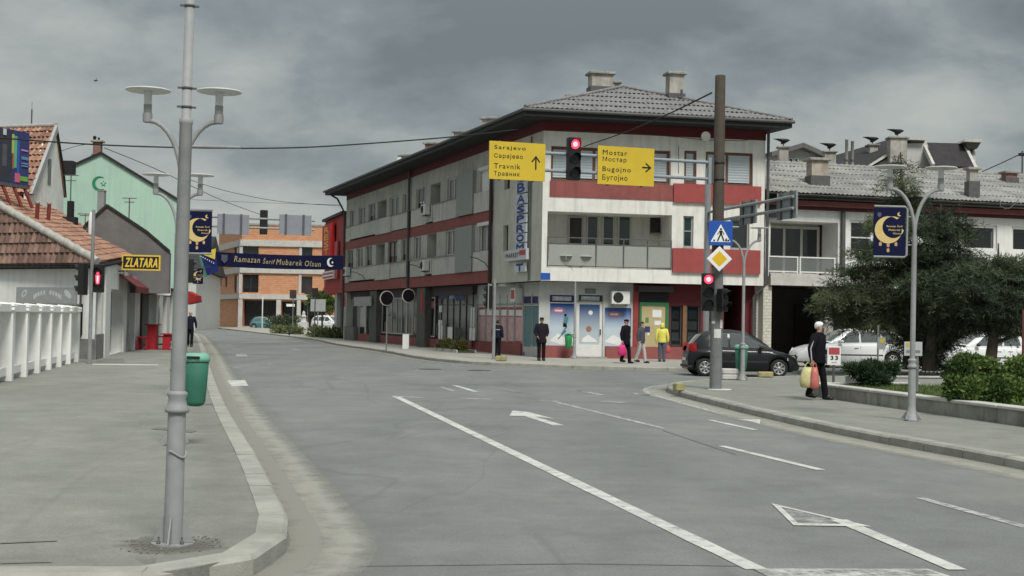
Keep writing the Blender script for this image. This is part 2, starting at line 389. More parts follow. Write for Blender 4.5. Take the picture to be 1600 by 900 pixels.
# ---------------------------------------------------------------- ground, road, pavements
def asphalt(name, c1, c2, sc=1.0, patch=.5, speck=.12, rough=.82, tint=None):
    m = bpy.data.materials.new(name); m.use_nodes = True; t = m.node_tree; b = t.nodes['Principled BSDF']; L = t.links.new
    g = t.nodes.new('ShaderNodeNewGeometry')
    def noise(s, d, mp=None, rg=.6, ds=0):
        n = t.nodes.new('ShaderNodeTexNoise'); n.inputs['Scale'].default_value = s; n.inputs['Detail'].default_value = d; n.inputs['Roughness'].default_value = rg; n.inputs['Distortion'].default_value = ds
        q = t.nodes.new('ShaderNodeMapping'); q.inputs['Scale'].default_value = mp or (1, 1, 1); L(g.outputs['Position'], q.inputs[0]); L(q.outputs[0], n.inputs['Vector']); return n.outputs[0]
    def rmap(s, a, b_, lo, hi):
        r = t.nodes.new('ShaderNodeMapRange'); L(s, r.inputs[0])
        for i, v in enumerate((a, b_, lo, hi)): r.inputs[i + 1].default_value = v
        return r.outputs[0]
    def mixc(f, a, b_, mode='MIX'):
        n = t.nodes.new('ShaderNodeMix'); n.data_type = 'RGBA'; n.blend_type = mode
        if isinstance(f, (int, float)): n.inputs[0].default_value = f
        else: L(f, n.inputs[0])
        for i, v in ((6, a), (7, b_)):
            if isinstance(v, tuple): n.inputs[i].default_value = (*v, 1)
            else: L(v, n.inputs[i])
        return n.outputs[2]
    # broad worn patches, drawn out along the street
    q = t.nodes.new('ShaderNodeMapping'); q.inputs['Rotation'].default_value = (0, 0, -.23); q.inputs['Scale'].default_value = (.5 * sc, .09 * sc, 1); L(g.outputs['Position'], q.inputs[0])
    n0 = t.nodes.new('ShaderNodeTexNoise'); n0.inputs['Scale'].default_value = 1; n0.inputs['Detail'].default_value = 5; L(q.outputs[0], n0.inputs['Vector'])
    c = mixc(rmap(n0.outputs[0], .38, .62, 0, 1), c1, c2)
    k = t.nodes.new('ShaderNodeCombineColor'); f = rmap(noise(.9 * sc, 6, None, .65), .3, .7, 1 - speck, 1 + speck)
    for i in range(3): L(f, k.inputs[i])
    c = mixc(1.0, c, k.outputs[0], 'MULTIPLY')
    k2 = t.nodes.new('ShaderNodeCombineColor'); f2 = rmap(noise(38, 3, None, .7), .3, .7, 1 - speck * 1.3, 1 + speck * 1.3)
    for i in range(3): L(f2, k2.inputs[i])
    c = mixc(1.0, c, k2.outputs[0], 'MULTIPLY')
    k3 = t.nodes.new('ShaderNodeCombineColor'); f3 = rmap(noise(4.2 * sc, 9, None, .72, .8), .3, .72, 1 - speck * .7, 1 + speck * .8)
    for i in range(3): L(f3, k3.inputs[i])
    c = mixc(1.0, c, k3.outputs[0], 'MULTIPLY')
    # dark sealed cracks and repairs
    v = t.nodes.new('ShaderNodeTexNoise'); v.inputs['Scale'].default_value = .35; v.inputs['Detail'].default_value = 3; v.inputs['Distortion'].default_value = 1.2
    L(q.outputs[0], v.inputs['Vector'])
    a = t.nodes.new('ShaderNodeMath'); a.operation = 'SUBTRACT'; L(v.outputs[0], a.inputs[0]); a.inputs[1].default_value = .5
    ab = t.nodes.new('ShaderNodeMath'); ab.operation = 'ABSOLUTE'; L(a.outputs[0], ab.inputs[0])
    c = mixc(rmap(ab.outputs[0], .0, .006, patch, 0), c, (c1[0] * .55, c1[1] * .55, c1[2] * .55))
    if tint:
        c = mixc(rmap(noise(.22, 4, None, .6, .6), .55, .72, 0, .55), c, tint)
    L(c, b.inputs['Base Color']); b.inputs['Roughness'].default_value = rough; b.inputs['Specular IOR Level'].default_value = .35
    bp = t.nodes.new('ShaderNodeBump'); bp.inputs['Strength'].default_value = .45; bp.inputs['Distance'].default_value = .012
    L(noise(85, 3, None, .75), bp.inputs['Height']); L(bp.outputs[0], b.inputs['Normal'])
    return m
def dust(name, col, lo=.30, hi=.66, top=.8):
    """wind-blown grit: a sheet that thins out in patches"""
    m = bpy.data.materials.new(name); m.use_nodes = True; t = m.node_tree; b = t.nodes['Principled BSDF']; L = t.links.new
    b.inputs['Base Color'].default_value = (*col, 1); b.inputs['Roughness'].default_value = .95
    g = t.nodes.new('ShaderNodeNewGeometry'); n = t.nodes.new('ShaderNodeTexNoise'); n.inputs['Scale'].default_value = 2.6; n.inputs['Detail'].default_value = 9; n.inputs['Roughness'].default_value = .7
    L(g.outputs['Position'], n.inputs['Vector'])
    at = t.nodes.new('ShaderNodeAttribute'); at.attribute_name = 'edge'
    ad = t.nodes.new('ShaderNodeMath'); ad.operation = 'MULTIPLY_ADD'; L(at.outputs['Fac'], ad.inputs[0]); ad.inputs[1].default_value = .55; L(n.outputs[0], ad.inputs[2])
    r = t.nodes.new('ShaderNodeMapRange'); L(ad.outputs[0], r.inputs[0]); r.inputs[1].default_value = lo + .2; r.inputs[2].default_value = hi + .3; r.inputs[4].default_value = top
    L(r.outputs[0], b.inputs['Alpha']); return m
A_ROAD = asphalt('asphalt_road', (.160, .166, .160), (.188, .192, .181), patch=.25, speck=.13, tint=(.222, .218, .188))
A_WALK = asphalt('asphalt_walk', (.206, .207, .181), (.232, .231, .202), sc=1.6, patch=.18, speck=.13, tint=(.27, .262, .222))
A_PLAZA = asphalt('asphalt_plaza', (.30, .29, .255), (.36, .35, .31), patch=.1)
D_GUT = dust('gutter_grit', (.255, .246, .212), .05, .5, .85); D_PALE = dust('pale_grit', (.345, .335, .29), .16, .60, .8); D_SIDE = dust('side_grit', (.235, .23, .20), .34, .9, .3)
GR = mat('lawn_soil', (.075, .095, .035), .95, .3, 6, dirt=.3)

g = MB().m(mat('field', (.09, .10, .06), .95, .3, .05)); g.quad((-2500, -2500, -.3), (2500, -2500, -.3), (2500, 4500, -.3), (-2500, 4500, -.3))
tag(g.build('ground'), kind='structure')
mb = MB().m(A_ROAD); mb.quad((-160, -40, 0), (160, -40, 0), (160, 420, 0), (-160, 420, 0))
ROAD = tag(mb.build('road'), kind='structure')

def xy(v): return Vector((v[0], v[1]))
def resample(pts, step):
    out = [pts[0]]; acc = 0.0
    for a, b in zip(pts, pts[1:]):
        d = (b - a).length; t = step - acc
        while t <= d: out.append(a + (b - a) * (t / d)); t += step
        acc = d - (t - step)
    if (out[-1] - pts[-1]).length > step * .35: out.append(pts[-1])
    return out
def smooth(pts, k=2):
    for _ in range(k):
        o = [pts[0]]
        for a, b in zip(pts, pts[1:]): o += [a * .75 + b * .25, a * .25 + b * .75]
        o.append(pts[-1]); pts = o
    return pts
def offset(pts, d):
    o = []
    for i, p in enumerate(pts):
        a = pts[max(i - 1, 0)]; b = pts[min(i + 1, len(pts) - 1)]; t = (b - a).normalized(); o.append(p + Vector((-t.y, t.x)) * d)
    return o
kst = MB().m(M_['kerb'])
prof = [(-.002, -.05), (-.002, .11), (.03, .14), (.23, .14), (.23, -.05)]           # y = into the pavement
kst.add([(x, y, z) for x in (-.5, .5) for y, z in prof], [(0, 1, 6, 5), (1, 2, 7, 6), (2, 3, 8, 7), (3, 4, 9, 8), (4, 3, 2, 1, 0), (5, 6, 7, 8, 9)])
KME = kst.mesh('kerb_stone')
def kerb(parent, line, step=1.0, side=1, limit=300, maxd=95):
    """kerb stones laid one by one along the road edge; side=+1: the pavement lies to the left of the line"""
    ps = resample(line, step); far = MB().m(M_['kerb'])
    for i, (a, b) in enumerate(zip(ps, ps[1:])):
        d = b - a; c = (a + b) / 2; ang = math.atan2(d.y, d.x) + (0 if side > 0 else PI)
        if c.length < maxd and c.y > 3:
            o = link('kerb_stone', KME, parent); o.location = (c.x, c.y, R.uniform(-.006, .004)); o.rotation_euler = (R.uniform(-.01, .01), R.uniform(-.004, .004), ang + R.uniform(-.006, .006)); o.scale = (d.length - .014, 1, 1)
        else:
            far.T = Matrix.Translation((c.x, c.y, 0)) @ Matrix.Rotation(ang, 4, 'Z') @ Matrix.Diagonal((d.length, 1, 1, 1)); far.add([v[:] for v in kst.v], [list(f) for f in kst.f])
    if far.f: tag(far.build('far_kerb', parent), kind='stuff')
def strip(name, line, d0, d1, z, m, parent, rev=False, kind=None):
    a = offset(line, d0); b = offset(line, d1); n = len(a)
    mbx = MB().m(m); c = [(p + q) / 2 for p, q in zip(a, b)]
    mbx.add([(p.x, p.y, z) for p in a] + [(p.x, p.y, z) for p in c] + [(p.x, p.y, z) for p in b],
            [(i, i + 1, n + i + 1, n + i) for i in range(n - 1)] + [(n + i, n + i + 1, 2 * n + i + 1, 2 * n + i) for i in range(n - 1)])
    o = mbx.build(name, parent); at = o.data.attributes.new('edge', 'FLOAT', 'POINT')
    at.data.foreach_set('value', ([.45] * n + [.75] * n + [.0] * n)); return tag(o, kind=kind)

# left pavement: from the far crossing to the rounded corner beside the viewer
LK = [xy(G(x, y, .13)) for x, y in ((288, 517), (304, 519.5), (311, 525), (320, 542.5), (325, 557), (329, 576), (353, 636), (402, 710), (434, 772), (452, 808), (455, 830), (423, 859), (378, 877), (302, 894), (196, 903))]
LK.append(Vector((-8, LK[-1].y - .12))); LK.append(Vector((-40, LK[-1].y - .3)))
LKs = smooth(LK, 2)
def slab(name, poly, z, m, kind='structure'):
    b = MB().m(m); b.prism([(p.x, p.y) for p in poly], -.25, z); return tag(b.build(name), kind=kind)
inner = offset(LKs, -.10)
PAVE_L = slab('pavement', inner + [Vector((-60, inner[-1].y)), Vector((-60, inner[0].y))], .13, A_WALK)
kerb(PAVE_L, LKs, .95, -1)
strip('gutter', LKs, .0, .42, .004, D_GUT, ROAD)
strip('gutter_grit', LKs, .26, .66, .005, D_PALE, ROAD)
strip('gutter_grit', LKs, .4, 1.0, .003, D_SIDE, ROAD)
strip('pavement_grit', LKs, -.15, -.8, .134, D_SIDE, PAVE_L)

# right pavement: the tongue that ends at the brown pole
RK = [xy(G(x, y, .13)) for x, y in ((1760, 752), (1600, 717), (1337, 673), (1180, 639.5), (1110, 623), (1066, 612.5), (1047, 607), (1039.5, 602.5), (1046, 598.5), (1066, 595.5), (1110, 592.5), (1210, 588), (1300, 587))]
RK = [Vector((RK[0].x + 3.6, RK[0].y - 15))] + RK + [Vector((RK[-1].x + 30, RK[-1].y + 3))]
RKs = smooth(RK, 2); inner = offset(RKs, -.10)
PAVE_R = slab('pavement', inner + [Vector((60, inner[-1].y)), Vector((60, inner[0].y))], .13, A_WALK)
kerb(PAVE_R, RKs, .95, -1)
strip('gutter', RKs, .0, .5, .004, D_GUT, ROAD)
strip('gutter_grit', RKs, .12, .7, .005, D_PALE, ROAD)
# pavement along the long block and round the corner, with the plaza beyond
FK = [xy(G(x, y, .13)) for x, y in ((340, 512), (372, 515.3), (430, 522), (497, 529.5), (520, 536), (602, 546.5), (653, 557), (742, 565), (790, 566.5), (900, 571), (1075, 575), (1200, 578), (1330, 580))]
FK.append(Vector((60, FK[-1].y + 1)))
FKs = smooth(FK, 2); inner = offset(FKs, .10)
PAVE_F = slab('pavement', inner + [Vector((60, 75)), Vector((60, 230)), Vector((inner[0].x, 230))], .13, A_PLAZA)
kerb(PAVE_F, FKs, 1.15, 1, maxd=86)
strip('gutter', FKs, .0, -.55, .004, D_GUT, ROAD)

# ---------------------------------------------------------------- road markings (children of the road)
def gxy(px, py): return xy(G(px, py, .006))
def line(a, b, w, name='lane_line', z=.006, wear=None):
    a, b = gxy(*a), gxy(*b); t = (b - a).normalized(); n = Vector((-t.y, t.x)) * w / 2
    m = MB().m(wear or M_['paint_line']); k = max(2, int((b - a).length / .6)); vs = []
    for i in range(k + 1):
        p = a + (b - a) * i / k; j = R.uniform(.93, 1.04); vs += [(p.x + n.x * j, p.y + n.y * j, z), (p.x - n.x * j, p.y - n.y * j, z)]
    m.add(vs, [(2 * i, 2 * i + 1, 2 * i + 3, 2 * i + 2) for i in range(k)]); return m.build(name, ROAD)
def blot(pts, name, z=.006, m=None):
    b = MB().m(m or M_['paint_line']); q = [gxy(*p) for p in pts]; b.add([(p.x, p.y, z) for p in q], [tuple(range(len(q)))]); return b.build(name, ROAD)
PW = paint('paint_worn', (.47, .475, .45), .6)
PV = paint('paint_faded', (.38, .385, .37), .75)
line((617, 618.5), (1182, 889), .165)
line((866, 627.5), (1038, 669.5), .13, wear=PW); line((1127, 696.5), (1283, 734), .13); line((1437, 777.5), (1606, 824), .12, wear=PW)
line((1660, 838), (1800, 880), .12, wear=PW)
blot([(1176, 889), (1450, 889.5), (1480, 899), (1500, 906), (1210, 906)], 'stop_line', .010, PW)
line((1311, 812), (1496, 890), .15, 'lane_arrow', .007)
def tri_out(pts, w, name):
    q = [gxy(*p) for p in pts]; c = sum(q, Vector((0, 0))) / 3; m = MB().m(M_['paint_line']); vs = []
    inn = [p + (c - p) * w for p in q]
    m.add([(p.x, p.y, .0085) for p in q] + [(p.x, p.y, .0085) for p in inn], [(i, (i + 1) % 3, 3 + (i + 1) % 3, 3 + i) for i in range(3)]); return m.build(name, ROAD)
tri_out([(1205, 786.5), (1362, 823), (1240, 821)], .26, 'arrow_head')
blot([(1216, 790), (1335, 817.5), (1243, 818)], 'arrow_head', .0065, PV)
line((810, 645), (873, 664.5), .18, 'lane_arrow'); blot([(796, 649.5), (801, 641.5), (826, 644), (866, 654.5), (833, 650.5)], 'arrow_head', .0075)
line((1109, 656), (1180, 671.5), .12, 'lane_arrow'); blot([(1150, 655), (1188, 655.3), (1187, 662.5), (1176, 658.8)], 'arrow_head', .0075)
for a, b, w, mm in (((710, 602), (744, 612), .16, M_['paint_line']), ((689, 604.5), (709, 611), .12, PW), ((718, 621.8), (770, 623.8), .22, PW), ((618, 619), (662, 621.5), .22, PW),
                    ((842, 625), (872, 626), .2, PW), ((940, 627), (978, 629), .24, PW), ((905, 610), (940, 617), .2, PW), ((890, 609), (922, 612), .2, PV), ((985, 614), (1018, 618), .24, PW), ((1000, 616), (1030, 619.5), .2, PW),
                    ((765, 604), (812, 613), .16, PV), ((800, 612), (832, 614), .16, PV), ((728, 577), (760, 580), .2, PV), ((520, 579), (548, 580), .2, PV), ((372, 554.5), (386, 555.5), .25, PW), ((363, 545), (375, 546.5), .2, PW), ((355, 538), (362, 539), .2, PW), ((420, 550), (428, 551), .25, PV), ((455, 545), (468, 547), .3, PW),
                    ((376, 568), (385, 568.5), .2, PV), ((418, 568.5), (428, 569), .22, PW), ((365, 574), (374, 575), .2, PW), ((410, 574.5), (422, 575), .2, PW), ((335, 525), (345, 526), .3, PV)):
    line(a, b, w, 'crossing_stripe', .006, mm)
blot([(355, 594.5), (383, 594), (388, 603), (362, 603.5)], 'crossing_stripe', .0075); blot([(368, 553), (385, 553), (387, 557), (369, 557)], 'crossing_stripe', .0085, PW)
TS_ = mat('tar_seam', (.135, .141, .138), .9, .25, 5)
for a, b, w in (((1035, 672), (1150, 710), .03), ((905, 880), (1176, 884), .02), ((560, 884), (905, 880), .02), ):
    line(a, b, w, 'tar_seam', .0045, TS_)
# pale edge line round the nose of the right-hand pavement
e2 = strip('edge_line', RKs[18:60], .46, .60, .0085, PW, ROAD)
# tarmac joint and patches on the left pavement
def wblot(pts, name, m, z=.136):
    b = MB().m(m); q = [xy(G(x, y, z)) for x, y in pts]; b.add([(p.x, p.y, z) for p in q], [tuple(range(len(q)))]); return b.build(name, PAVE_L)
wblot([(145, 568.5), (248, 569.5), (248, 571), (143, 570.3)], 'flush_kerb', M_['concrete_light'])
AP = asphalt('asphalt_patch', (.165, .162, .14), (.19, .186, .16), sc=2)
for pts in (((152, 562), (192, 560), (196, 566), (150, 567)), ((235, 670), (252, 667.5), (308, 673), (300, 675.5)), ((0, 879), (80, 877), (82, 878.2), (0, 880.5)), ((0, 847), (88, 844), (90, 845), (0, 849)), ((318, 630), (354, 630.5), (352, 632.5), (320, 632))):
    wblot(pts, 'tarmac_patch', AP)
for px, py in ((672, 577), (748, 578.8)):
    c = G(px, py, 0); b = MB().m(mat('iron', (.06, .055, .05), .7, .2, 12, metal=.3)); b.lathe([(.40, .0), (.40, .008), (.34, .011), (.02, .012)], 20); o = b.build('manhole_cover'); o.location = c
    tag(o, 'round iron manhole cover in the junction, the one ' + ('farther from' if px < 700 else 'closer to') + ' the corner shop', 'manhole cover', 'manhole covers in the junction')
# ---------------------------------------------------------------- facade helpers
def wall(mb, T, u0, u1, z0, z1, holes=(), rev=.14, y=0.0):
    """wall face on the plane y with real openings: front cells plus the reveals of each hole"""
    sv = mb.T; mb.T = sv @ T if T is not None else sv
    us = sorted({u0, u1} | {min(max(h[i], u0), u1) for h in holes for i in (0, 1)}); zs = sorted({z0, z1} | {min(max(h[i], z0), z1) for h in holes for i in (2, 3)})
    for a, b in zip(us, us[1:]):
        for c, d in zip(zs, zs[1:]):
            if b - a < 1e-5 or d - c < 1e-5: continue
            mu, mz = (a + b) / 2, (c + d) / 2
            if any(h[0] < mu < h[1] and h[2] < mz < h[3] for h in holes): continue
            mb.quad((a, y, c), (b, y, c), (b, y, d), (a, y, d))
    for h in holes:
        a, b, c, d = h[:4]; r = y + (h[4] if len(h) > 4 else rev)
        mb.quad((a, y, c), (a, y, d), (a, r, d), (a, r, c)); mb.quad((b, y, c), (b, r, c), (b, r, d), (b, y, d))
        mb.quad((a, y, d), (b, y, d), (b, r, d), (a, r, d)); mb.quad((a, y, c), (a, r, c), (b, r, c), (b, y, c))
    mb.T = sv
def window(par, T, u0, u1, z0, z1, y, splits=2, fm=None, gm=None, blind=None, blind_frac=1.0, sill=None, bar=None, fw=.06, name='window', dark=True, roller=False):
    """framed window set back at y: the frame is the part, every pane and blind a sub-part"""
    fm = fm or M_['white_frame']; gm = gm or GL
    f = MB(T).m(fm); n = splits if isinstance(splits, int) else len(splits) - 1
    xs = [u0 + (u1 - u0) * i / n for i in range(n + 1)] if isinstance(splits, int) else splits
    d0, d1 = y - .03, y + .04
    f.box(u0, u1, d0, d1, z0, z0 + fw); f.box(u0, u1, d0, d1, z1 - fw, z1)
    for i, x in enumerate(xs):
        a = x if i == 0 else (x - fw if i == n else x - fw / 2); f.box(a, a + fw, d0 + .001, d1 - .001, z0 + fw, z1 - fw)
    if bar: f.box(u0 + fw, u1 - fw, d0 + .004, d1 - .004, bar - .025, bar + .025)
    if sill: f.m(sill).box(u0 - .04, u1 + .04, y - .2, y - .03, z0 - .05, z0 - .005)
    w = f.build(name, par)
    for i in range(n):
        a, b = xs[i] + fw * .4, xs[i + 1] - fw * .4
        MB(T).m(gm).quad((a, y + .005, z0 + fw * .6), (b, y + .005, z0 + fw * .6), (b, y + .005, z1 - fw * .6), (a, y + .005, z1 - fw * .6)).build('pane', w)
    if roller:
        for i in range(n):
            a, b = xs[i] + fw * .5, xs[i + 1] - fw * .5; zb = z1 - (z1 - z0) * blind_frac + fw; k = int((z1 - fw - zb) / .055); q = MB(T).m(blind); vs = []
            for j in range(k + 1): zz = z1 - fw * .6 - (z1 - fw * .6 - zb) * j / k; yy = y - .012 - .012 * (j % 2); vs += [(a, yy, zz), (b, yy, zz)]
            q.add(vs, [(2 * j, 2 * j + 2, 2 * j + 3, 2 * j + 1) for j in range(k)]); q.build('roller_shutter', w)
    elif blind:
        zb = z1 - (z1 - z0) * blind_frac; q = MB(T).m(blind); k = max(4, int((u1 - u0) / .12))
        vs = []; 
        for i in range(k + 1):
            x = u0 + fw + (u1 - u0 - 2 * fw) * i / k; yy = y + .05 + .02 * (i % 2); vs += [(x, yy, zb + fw), (x, yy, z1 - fw)]
        q.add(vs, [(2 * i, 2 * i + 2, 2 * i + 3, 2 * i + 1) for i in range(k)]); q.build('curtain', w)
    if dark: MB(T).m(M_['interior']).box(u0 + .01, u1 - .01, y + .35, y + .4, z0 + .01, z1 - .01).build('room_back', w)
    return w
def poly_clip(me_bm, poly, nrm):
    k = len(poly)
    for i in range(k):
        a, b = poly[i], poly[(i + 1) % k]; out = (b - a).cross(nrm)
        geom = me_bm.verts[:] + me_bm.edges[:] + me_bm.faces[:]
        bmesh.ops.bisect_plane(me_bm, geom=geom, plane_co=a, plane_no=out, clear_outer=True, dist=1e-5)
        if not me_bm.faces: return False
    return True
def cladding(par, poly, m, w, h, name='roof_sheet', waves=5, amp=.03, lap=.05, limit=300, seg=2, order=None, mats=None, stuffname='far_sheets', off=.0, T=None):
    """corrugated sheets or rows of tiles, one by one, laid on a planar roof polygon (world coordinates); poly[0]->poly[1] is the eave"""
    poly = [Vector(p) for p in poly]
    if T is not None: poly = [T @ p for p in poly]
    e1 = (poly[1] - poly[0]).normalized(); nrm = e1.cross(poly[2] - poly[0]).normalized()
    if nrm.z < 0: nrm = -nrm
    e2 = nrm.cross(e1)
    if e2.z < 0: e2 = -e2; 
    ccw = sum(((poly[i] - poly[0]).cross(poly[(i + 1) % len(poly)] - poly[0])).dot(nrm) for i in range(1, len(poly) - 1)) > 0
    cp = poly if ccw else poly[::-1]
    o = poly[0]; ss = [(p - o).dot(e1) for p in poly]; ts = [(p - o).dot(e2) for p in poly]
    s0, s1, t0, t1 = min(ss), max(ss), min(ts), max(ts)
    cells = []; j = 0; t = t0
    while t < t1 - .03:
        s = s0; 
        s -= (0, .5, .23, .71)[j % 4] * w
        while s < s1 - .02:
            cells.append((s, t, j)); s += w
        t += h; j += 1
    cells.sort(key=lambda c: (o + e1 * (c[0] + w / 2) + e2 * (c[1] + h / 2) - CPOS).length)
    inv = par.matrix_world.inverted() if par is not None else Matrix.Identity(4)
    shared = {}; cnt = 0; rest = MB(); ns = waves * seg * (1 if seg > 2 else 1)
    def proto(mm):
        if mm.name not in shared:
            q = MB().m(mm); vs = []
            for b, lift in ((0.0, lap), (h + lap * .8, .004)):
                for i in range(ns + 1):
                    ph = i / seg; zz = amp * (.5 - .5 * math.cos(2 * PI * ph)) if seg > 2 else amp * (i % 2)
                    vs.append((w * i / ns * .985, b, zz + lift))
            k = ns + 1
            for i in range(k): vs.append((vs[i][0], vs[i][1], vs[i][2] - .022))
            fs = [(i, i + 1, k + i + 1, k + i) for i in range(ns)] + [(2 * k + i, 2 * k + i + 1, i + 1, i) for i in range(ns)]
            q.add(vs, fs, False); shared[mm.name] = (q, q.mesh(name))
        return shared[mm.name]
    B = Matrix.Identity(4)
    for s, t, j in cells:
        corners = [o + e1 * (s + a) + e2 * (t + b) for a in (0, w) for b in (0, h)]
        def inside(p): return all(((cp[(i + 1) % len(cp)] - cp[i]).cross(p - cp[i])).dot(nrm) >= -1e-4 for i in range(len(cp)))
        ins = [inside(c) for c in corners]; full = all(ins)
        ctr = o + e1 * (s + w / 2) + e2 * (t + h / 2)
        mm = (mats[R.randrange(len(mats))] if mats else m); q, me = proto(mm)
        jit = R.uniform(-.006, .006)
        for i in range(3): B[i][0], B[i][1], B[i][2], B[i][3] = e1[i], e2[i], nrm[i], (o + e1 * s + e2 * t + nrm * (off + jit))[i]
        if not full:
            bm = bmesh.new(); bm.from_mesh(me); bmesh.ops.transform(bm, matrix=B, verts=bm.verts)
            if not poly_clip(bm, cp, nrm) or not bm.faces: bm.free(); continue
            bmesh.ops.transform(bm, matrix=inv, verts=bm.verts); 
            if cnt < limit:
                m2 = bpy.data.meshes.new(name); bm.to_mesh(m2); m2.materials.append(mm); link(name, m2, par); cnt += 1
            else:
                rest.m(mm); bm.verts.index_update(); rest.add([v.co[:] for v in bm.verts], [[v.index for v in f.verts] for f in bm.faces])
            bm.free()
        elif cnt < limit:
            ob = link(name, me, par); ob.matrix_local = inv @ B; cnt += 1
        else:
            rest.m(mm); rest.T = inv @ B; rest.add([v[:] for v in q.v], [list(f) for f in q.f]); rest.T = Matrix.Identity(4)
    if rest.f: tag(rest.build(stuffname, par), kind='stuff')
    return cnt
def chimney(x, y, z0, z1, sx, sy, label, m=None, rz=0.0, cap=True, cowl=False, base=True):
    t = thing('chimney', label, 'chimney', Vector((x, y, z0)), 'chimneys on the roofs', rz); h = z1 - z0
    MB().m(m or M_['chimney']).box(-sx / 2, sx / 2, -sy / 2, sy / 2, -.6, h - .12).build('stack', t)
    if cap: MB().m(M_['concrete']).cbox((0, 0, h - .06), (sx + .24, sy + .24, .12), .02).build('cap', t)
    if base: MB().m(M_['steel_dark']).box(-sx / 2 - .06, sx / 2 + .06, -sy / 2 - .06, sy / 2 + .06, -.6, .16).build('flashing', t)
    if cowl:
        c = MB().m(M_['black']); c.rings([(-.05, 0, h + .16, .10, .09), (.05, 0, h + .3, .22, .18), (.0, 0, h + .42, .46, .24), (-.2, 0, h + .5, .5, .2)], 10); c.tube([(0, 0, h), (0, 0, h + .38)], .035, 6); c.build('cowl', t)
    return t

# ---------------------------------------------------------------- the long three-storey block
A2, B2, C2 = xy(P(845.5, 440, 57.0)), xy(P(1193, 440, 58.9)), xy(P(540, 400, 93.3))
D2 = C2 + (B2 - A2)
FF, FL = Frame(A2, B2), Frame(C2, A2)
blk = thing('apartment_block', 'long three-storey block with red bands and shops, on the corner behind the crossing', 'building', FF.m)
iv = FF.m.inverted(); TF = Matrix.Identity(4); TL = iv @ FL.m
LF, LL = FF.L, FL.L
Z1, ZR, ZT, ZS = 3.42, 9.80, 10.22, 10.22
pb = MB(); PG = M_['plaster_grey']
# --- left (street) facade
uE = FL.uv(769, 400)[0]                                     # where the banded part ends and the plain end wall starts
def wl(x0, x1):
    return FL.uv(x0, 400)[0], FL.uv(x1, 400)[0]
up = [(545.5, 554, 'w'), (559, 569.5, 'b'), (574.5, 585, 'd'), (588.5, 602.5, 'r'), (607, 622, 'b'), (627, 638, 'b'), (648.5, 662, 'd'), (671, 686, 'r'), (697, 714.5, 'b'), (748, 767.5, 'W')]
lo = [(541.5, 552, 'd'), (556.5, 567, 'b'), (571, 581, 'd'), (587, 601, 'r'), (606, 620.5, 'o'), (626.5, 638, 'd'), (646, 657.5, 'b'), (667, 681.5, 'r'), (696, 712, 'b'), (748, 767, 'W')]
pan = MB(); red = MB(); hol_u, hol_l, spec_ = [], [], []
for row, lst, z0, z1 in ((1, up, 7.9, 9.02), (0, lo, 5.02, 6.33)):
    for x0, x1, k in lst:
        a, b = wl(x0, x1); zz0 = z0 - (.05 if k == 'W' else 0)
        dep = 1.1 if k == 'r' else .22
        (hol_u if row else hol_l).append((a, b, zz0, z1, dep)); spec_.append((a, b, zz0, z1, k, dep))
endh = [(*wl(786, 793.5), 4.85, 6.05, .25), (*wl(786, 794.5), 7.7, 8.3, .25)]
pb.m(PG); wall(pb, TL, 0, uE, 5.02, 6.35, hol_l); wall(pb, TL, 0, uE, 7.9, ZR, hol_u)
pb.m(M_['plaster_end']); wall(pb, TL, uE, LL, Z1, ZR, endh)
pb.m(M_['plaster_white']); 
# --- front facade openings (set out on the facade plane)
def rf(x0, y0, x1, y1, off=0.0): return FF.rect(x0, y0, x1, y1, off)
uS = FF.uv(1051, 350)[0]; UB1 = FF.uv(1187.5, 350)[0]
band = (FF.uv(861, 250)[0], FF.uv(1048.5, 250)[0], 7.68, 9.18, .3)
logg = (FF.uv(855, 370)[0], FF.uv(1049.5, 370)[0], 4.02, 6.38, 1.7)
w_a = (*rf(1069, 236, 1088.5, 289)[:2], 7.78, 9.22, .16); w_b = (*rf(1102.5, 238, 1176.5, 294)[:2], 7.74, 9.22, .16)
w_c = (*rf(1067.5, 338, 1083.5, 388)[:2], 5.0, 6.37, .16); w_d = (*rf(1141, 340, 1171, 392)[:2], 4.98, 6.32, .16)
wall(pb, TF, 0, LF, Z1, ZR, [band, logg, w_a, w_b, w_c, w_d])
pb.m(M_['plaster_white']); pb.quad((logg[0], logg[4], logg[2]), (logg[1], logg[4], logg[2]), (logg[1], logg[4], logg[3]), (logg[0], logg[4], logg[3]))
# far end and back, right side
pb.m(PG)
Cl, Dl, Al, Bl = [iv @ Vector((p.x, p.y, 0)) for p in (C2, D2, A2, B2)]
for a, b in ((Bl, Dl), (Dl, Cl)): pb.quad((a.x, a.y, 0), (b.x, b.y, 0), (b.x, b.y, ZR), (a.x, a.y, ZR))
# underside of the overhang
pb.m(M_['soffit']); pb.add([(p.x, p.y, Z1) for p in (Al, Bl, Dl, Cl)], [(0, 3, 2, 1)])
pb.build('wall', blk)
# red bands: thin slabs standing proud of the plaster
for nm, T, u0, u1, z0, z1, m, th in (('band', TL, 0, uE - .02, 6.35, 6.9, M_['red_dull'], .03), ('band', TL, 0, uE - .02, Z1 + .04, 4.05, M_['red_dull'], .03),
                                     ('band', TF, .3, uS - .01, 7.0, 7.68, M_['red_dull'], .03), ('band', TF, uS, UB1, 6.95, 7.76, M_['red_bright'], .12), ('band', TF, uS, UB1, 3.92, 4.96, M_['red_bright'], .12),
                                     ('frieze', TF, -.02, LF + .02, ZR, ZT, M_['red_dark'], .02), ('frieze', TL, 0, LL + .02, ZR, ZT, M_['red_dark'], .02)):
    MB(T).m(m).box(u0, u1, -th, .05, z0, z1).build(nm, blk)
